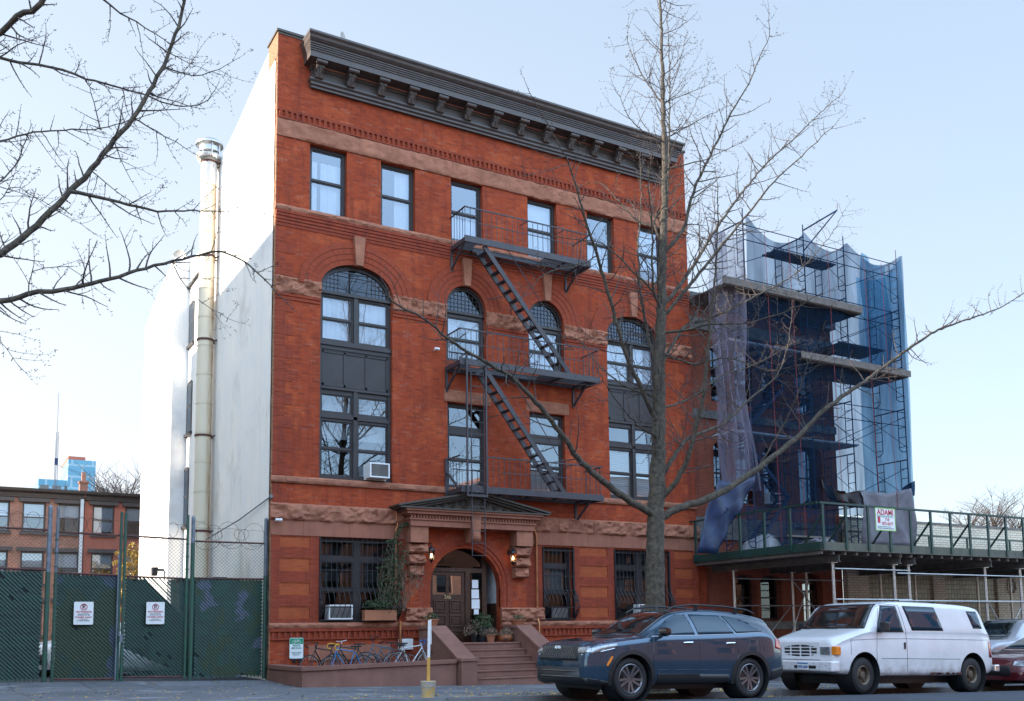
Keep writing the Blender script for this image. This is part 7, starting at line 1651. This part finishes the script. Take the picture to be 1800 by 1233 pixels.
LIMBS = [
 ([(1150, 905), (1110, 882), (1040, 830), (990, 770), (950, 715), (900, 665), (860, 640), (800, 605), (745, 560), (705, 540), (680, 520)], -1.6, .115, .018, .9),
 ([(1160, 910), (1195, 893), (1260, 870), (1330, 825), (1400, 770), (1450, 720), (1520, 670), (1600, 612), (1650, 580), (1720, 555), (1760, 540), (1800, 515)], -1.2, .115, .012, .9),
 ([(1158, 880), (1185, 850), (1208, 810), (1224, 750), (1237, 690), (1246, 600), (1254, 520), (1262, 420), (1262, 330)], -2.2, .085, .010, 1.0),
 ([(1154, 742), (1130, 690), (1100, 620), (1075, 540), (1050, 450), (1030, 390), (1000, 290), (960, 215), (932, 165)], -1.4, .080, .008, 1.0),
 ([(1160, 655), (1142, 600), (1127, 520), (1121, 440), (1127, 350), (1125, 275)], 1.6, .055, .008, 1.0),
 ([(1162, 545), (1148, 500), (1146, 400), (1140, 330), (1146, 270)], -1.6, .045, .008, .9),
 ([(1164, 450), (1200, 405), (1215, 350), (1235, 300), (1260, 250), (1290, 190), (1315, 150), (1340, 90), (1352, 65), (1352, 25)], -1.0, .060, .007, 1.0),
 ([(1163, 540), (1200, 495), (1230, 450), (1260, 400), (1300, 345), (1350, 285), (1400, 240), (1440, 200), (1480, 165)], 1.6, .065, .006, 1.0),
 ([(1163, 560), (1210, 505), (1270, 430), (1320, 370), (1360, 320), (1410, 275), (1450, 235), (1465, 222)], -2.4, .060, .008, 1.0),
 ([(1160, 650), (1185, 600), (1210, 570), (1250, 560), (1330, 520), (1400, 480), (1455, 420), (1485, 370)], 2.0, .050, .006, .9),
 ([(1162, 585), (1200, 582), (1245, 570), (1310, 568), (1380, 548), (1440, 520)], -2.6, .045, .006, 1.0),
 ([(1157, 845), (1190, 795), (1212, 770), (1270, 745), (1320, 700), (1365, 660), (1385, 605), (1392, 550)], 1.3, .070, .008, 1.0),
 ([(1164, 530), (1120, 485), (1080, 445), (1050, 425), (1000, 420), (940, 408)], 1.0, .040, .005, .9),
 ([(1167, 405), (1120, 388), (1080, 345), (1050, 322), (1010, 330)], 1.4, .034, .005, .9),
 ([(1168, 250), (1130, 230), (1105, 205), (1085, 165)], -1.0, .026, .005, .9),
 ([(1167, 185), (1140, 150), (1115, 105), (1105, 78), (1104, 45)], 1.0, .024, .005, .9),
 ([(1168, 245), (1210, 222), (1240, 205), (1285, 185)], 1.0, .024, .005, .9), ([(1167, 180), (1210, 165), (1248, 148)], -.8, .018, .004, .8), ([(1168, 300), (1230, 283), (1275, 265), (1310, 248)], -1.2, .026, .005, .9),
 ([(1168, 440), (1150, 390), (1172, 350), (1176, 230), (1177, 120), (1172, 20)], .5, .04, .01, .9),
 ([(1158, 700), (1100, 680), (1050, 640), (1020, 600), (985, 590)], 2.0, .035, .005, .8), ([(1156, 770), (1120, 745), (1080, 700), (1050, 650)], -2.4, .035, .005, .8),
 ([(1161, 620), (1220, 640), (1280, 630), (1350, 650), (1420, 640)], -2.6, .04, .005, .9), ([(1158, 720), (1215, 700), (1270, 660), (1330, 640), (1400, 600)], 2.6, .04, .005, .9),
 ([(1330, 825), (1370, 760), (1400, 700), (1420, 640), (1440, 600)], -1.0, .03, .005, .7), ([(1050, 450), (1010, 470), (960, 480), (920, 520)], -1.2, .022, .004, .8), ([(1000, 290), (960, 300), (920, 310)], -1.2, .014, .004, .8)]
for px, dy, r0, r1, dn in LIMBS: grow(tr, cr, px, YT, dy, r0*.80, r1*.85, 1.0*dn, 1.0, .12 if r0 < .1 else .3, upb=.25)
under(T1, tr.build('trunk', 'bark', smooth=70, fixn=False)); under(T1, cr.build('crown', 'twig', fixn=False))
# the ginkgo left of the frame whose limbs reach into the picture
T2 = thing('street_tree', 'bare ginkgo standing left of the frame whose limbs cross the sky at upper left', 'tree', (0, 0, 0), 0, 'bare street trees')
tb_ = at(-420, 1100, -10.2); tb_.z = groundz(tb_.x, -10.2); T2.location = tb_; tr = MB(); cr = MB()
tq = [Vector((tb_.x+.02*k, -10.2, tb_.z+h)) for k, h in enumerate((-.05, .4, 1.5, 3, 4.5, 6, 7.5, 9, 10.5, 12, 13.5))]
tr.tube(smooth_path(tq, .2), [.30*(1-.85*i/(len(smooth_path(tq, .2))+6)) for i in range(len(smooth_path(tq, .2)))], 16)
L2 = [
 ([(-60, 470), (0, 448), (75, 385), (121, 337), (161, 297), (201, 246), (234, 209), (262, 161), (289, 111), (309, 60), (324, 5), (330, -60)], -.8, .085, .022, 4.0),
 ([(-60, 540), (0, 531), (50, 518), (111, 510), (176, 495), (226, 480), (302, 460), (352, 448), (390, 443), (428, 460), (453, 480), (498, 526)], -1.0, .075, .008, 4.6),
 ([(-60, 90), (0, 103), (50, 111), (111, 123), (151, 138), (201, 151), (262, 171), (302, 184), (352, 186), (372, 166)], .9, .045, .008, 8.5),
 ([(-60, 90), (0, 58), (30, 30), (70, 8), (100, -50)], -1.2, .055, .04, 8.0),
 ([(-60, 260), (0, 249), (60, 234), (126, 229), (176, 226), (221, 214)], 1.2, .028, .008, 7.2),
 ([(166, -15), (211, 23), (256, 48), (300, 80)], .2, .02, .006, None),
 ([(-60, 350), (0, 319), (30, 282), (48, 239)], .6, .03, .008, 6.0), ([(-40, 560), (0, 600), (30, 640)], .6, .015, .004, 4.6), ([(-40, 380), (20, 330), (60, 345), (100, 370), (150, 400)], 1.4, .015, .004, 5.5)]
for px, dy, r0, r1, hz in L2:
    st_ = Vector((tb_.x+.1, -10.2, tb_.z+hz)) if hz else None
    pts = grow(tr, cr, px, -10.2, dy, r0, r1, 1.25, .8, .25, first=st_, upb=-.05, dr=0)
for px, dy, r0 in (([(123, 337), (176, 347), (226, 360), (277, 371), (352, 371), (402, 370), (443, 352)], .3, .034), ([(234, 209), (290, 240), (340, 270)], .3, .014), ([(289, 117), (340, 133), (385, 122), (410, 108)], -.2, .014), ([(262, 165), (310, 180), (345, 190)], -.3, .014), ([(290, 90), (330, 110), (355, 120)], 0, .010), ([(201, 250), (220, 300), (232, 320)], .2, .010), ([(302, 460), (340, 520), (400, 560)], .1, .010), ([(50, 520), (60, 480), (120, 470), (160, 500)], .2, .010), ([(160, 300), (215, 345), (245, 365)], .1, .01), ([(176, 226), (165, 180), (155, 140)], .2, .012), ([(215, 155), (225, 200), (232, 208)], 0, .010)):
    grow(tr, cr, px, -10.6, dy, r0, .004, 1.1, .75, .1, upb=-.05)
under(T2, tr.build('trunk', 'bark', smooth=70, fixn=False)); under(T2, cr.build('crown', 'twig', fixn=False))
# tree pit with leaf litter around the kerb tree
tpit = sheet('tree_pit', Tloc.x-1.2, Tloc.x+1.2, -10.7, -9.3, 4, 3, 'bark', dz=.012, kind='structure')
# distant trees and yellow shrub
def far_tree(label, loc, h, w, mat='twig', leafy_=0, n=110, grp='distant bare trees'):
    t = thing('tree', label, 'tree', loc, 0, grp); m = MB(); c = MB(); m.tube([(0, 0, 0), (.1, 0, h*.45), (.0, .1, h*.9)], [h*.014, h*.009, h*.003], 6)
    for i in range(n):
        a = random.random()*6.28; z = h*RU(.3, .85); e = Vector((w*.5*cos(a)*RU(.3, 1), w*.5*sin(a)*RU(.3, 1), z+h*RU(.1, .25))); p = Vector((0, 0, z)); c.tube([p, p.lerp(e, .5)+Vector((0, 0, .03*h)), e], [h*.0035, h*.0022, h*.001], 3)
        for k in range(5): q_ = p.lerp(e, RU(.4, 1)); c.tube([q_, q_+Vector((RG(0, .06), RG(0, .06), RU(.02, .1)))*h], [h*.0012, h*.0005], 3)
        if leafy_: bush(c, e, w*.12, leafy_, .08, 1)
    m.build('trunk', 'bark', t); c.build('crown', mat, t); return t
q_ = at(228, 1050, 24); far_tree('small yellow leaved tree between the red row house and the white wall', (q_.x+.2, 24, .1), 5.2, 2.0, 'leafylw', 60, 60, None)
for i, (px, lab) in enumerate(((195, 'distant bare tree above the red row house roof'), (222, 'distant bare tree close to the white side wall'))): q_ = at(px, 845, 70); far_tree(lab, (q_.x, 70, 0), q_.z+.3, 7)
for i, (px, py, lab) in enumerate(((1700, 885, 'distant pinkish bare tree left of the middle above the low cream building'), (1745, 880, 'distant bare tree above the middle of the low cream building'), (1790, 895, 'distant bare tree at the far right above the low cream building'))): q_ = at(px, py, 60); far_tree(lab, (q_.x, 60, -1), q_.z+1, 11)
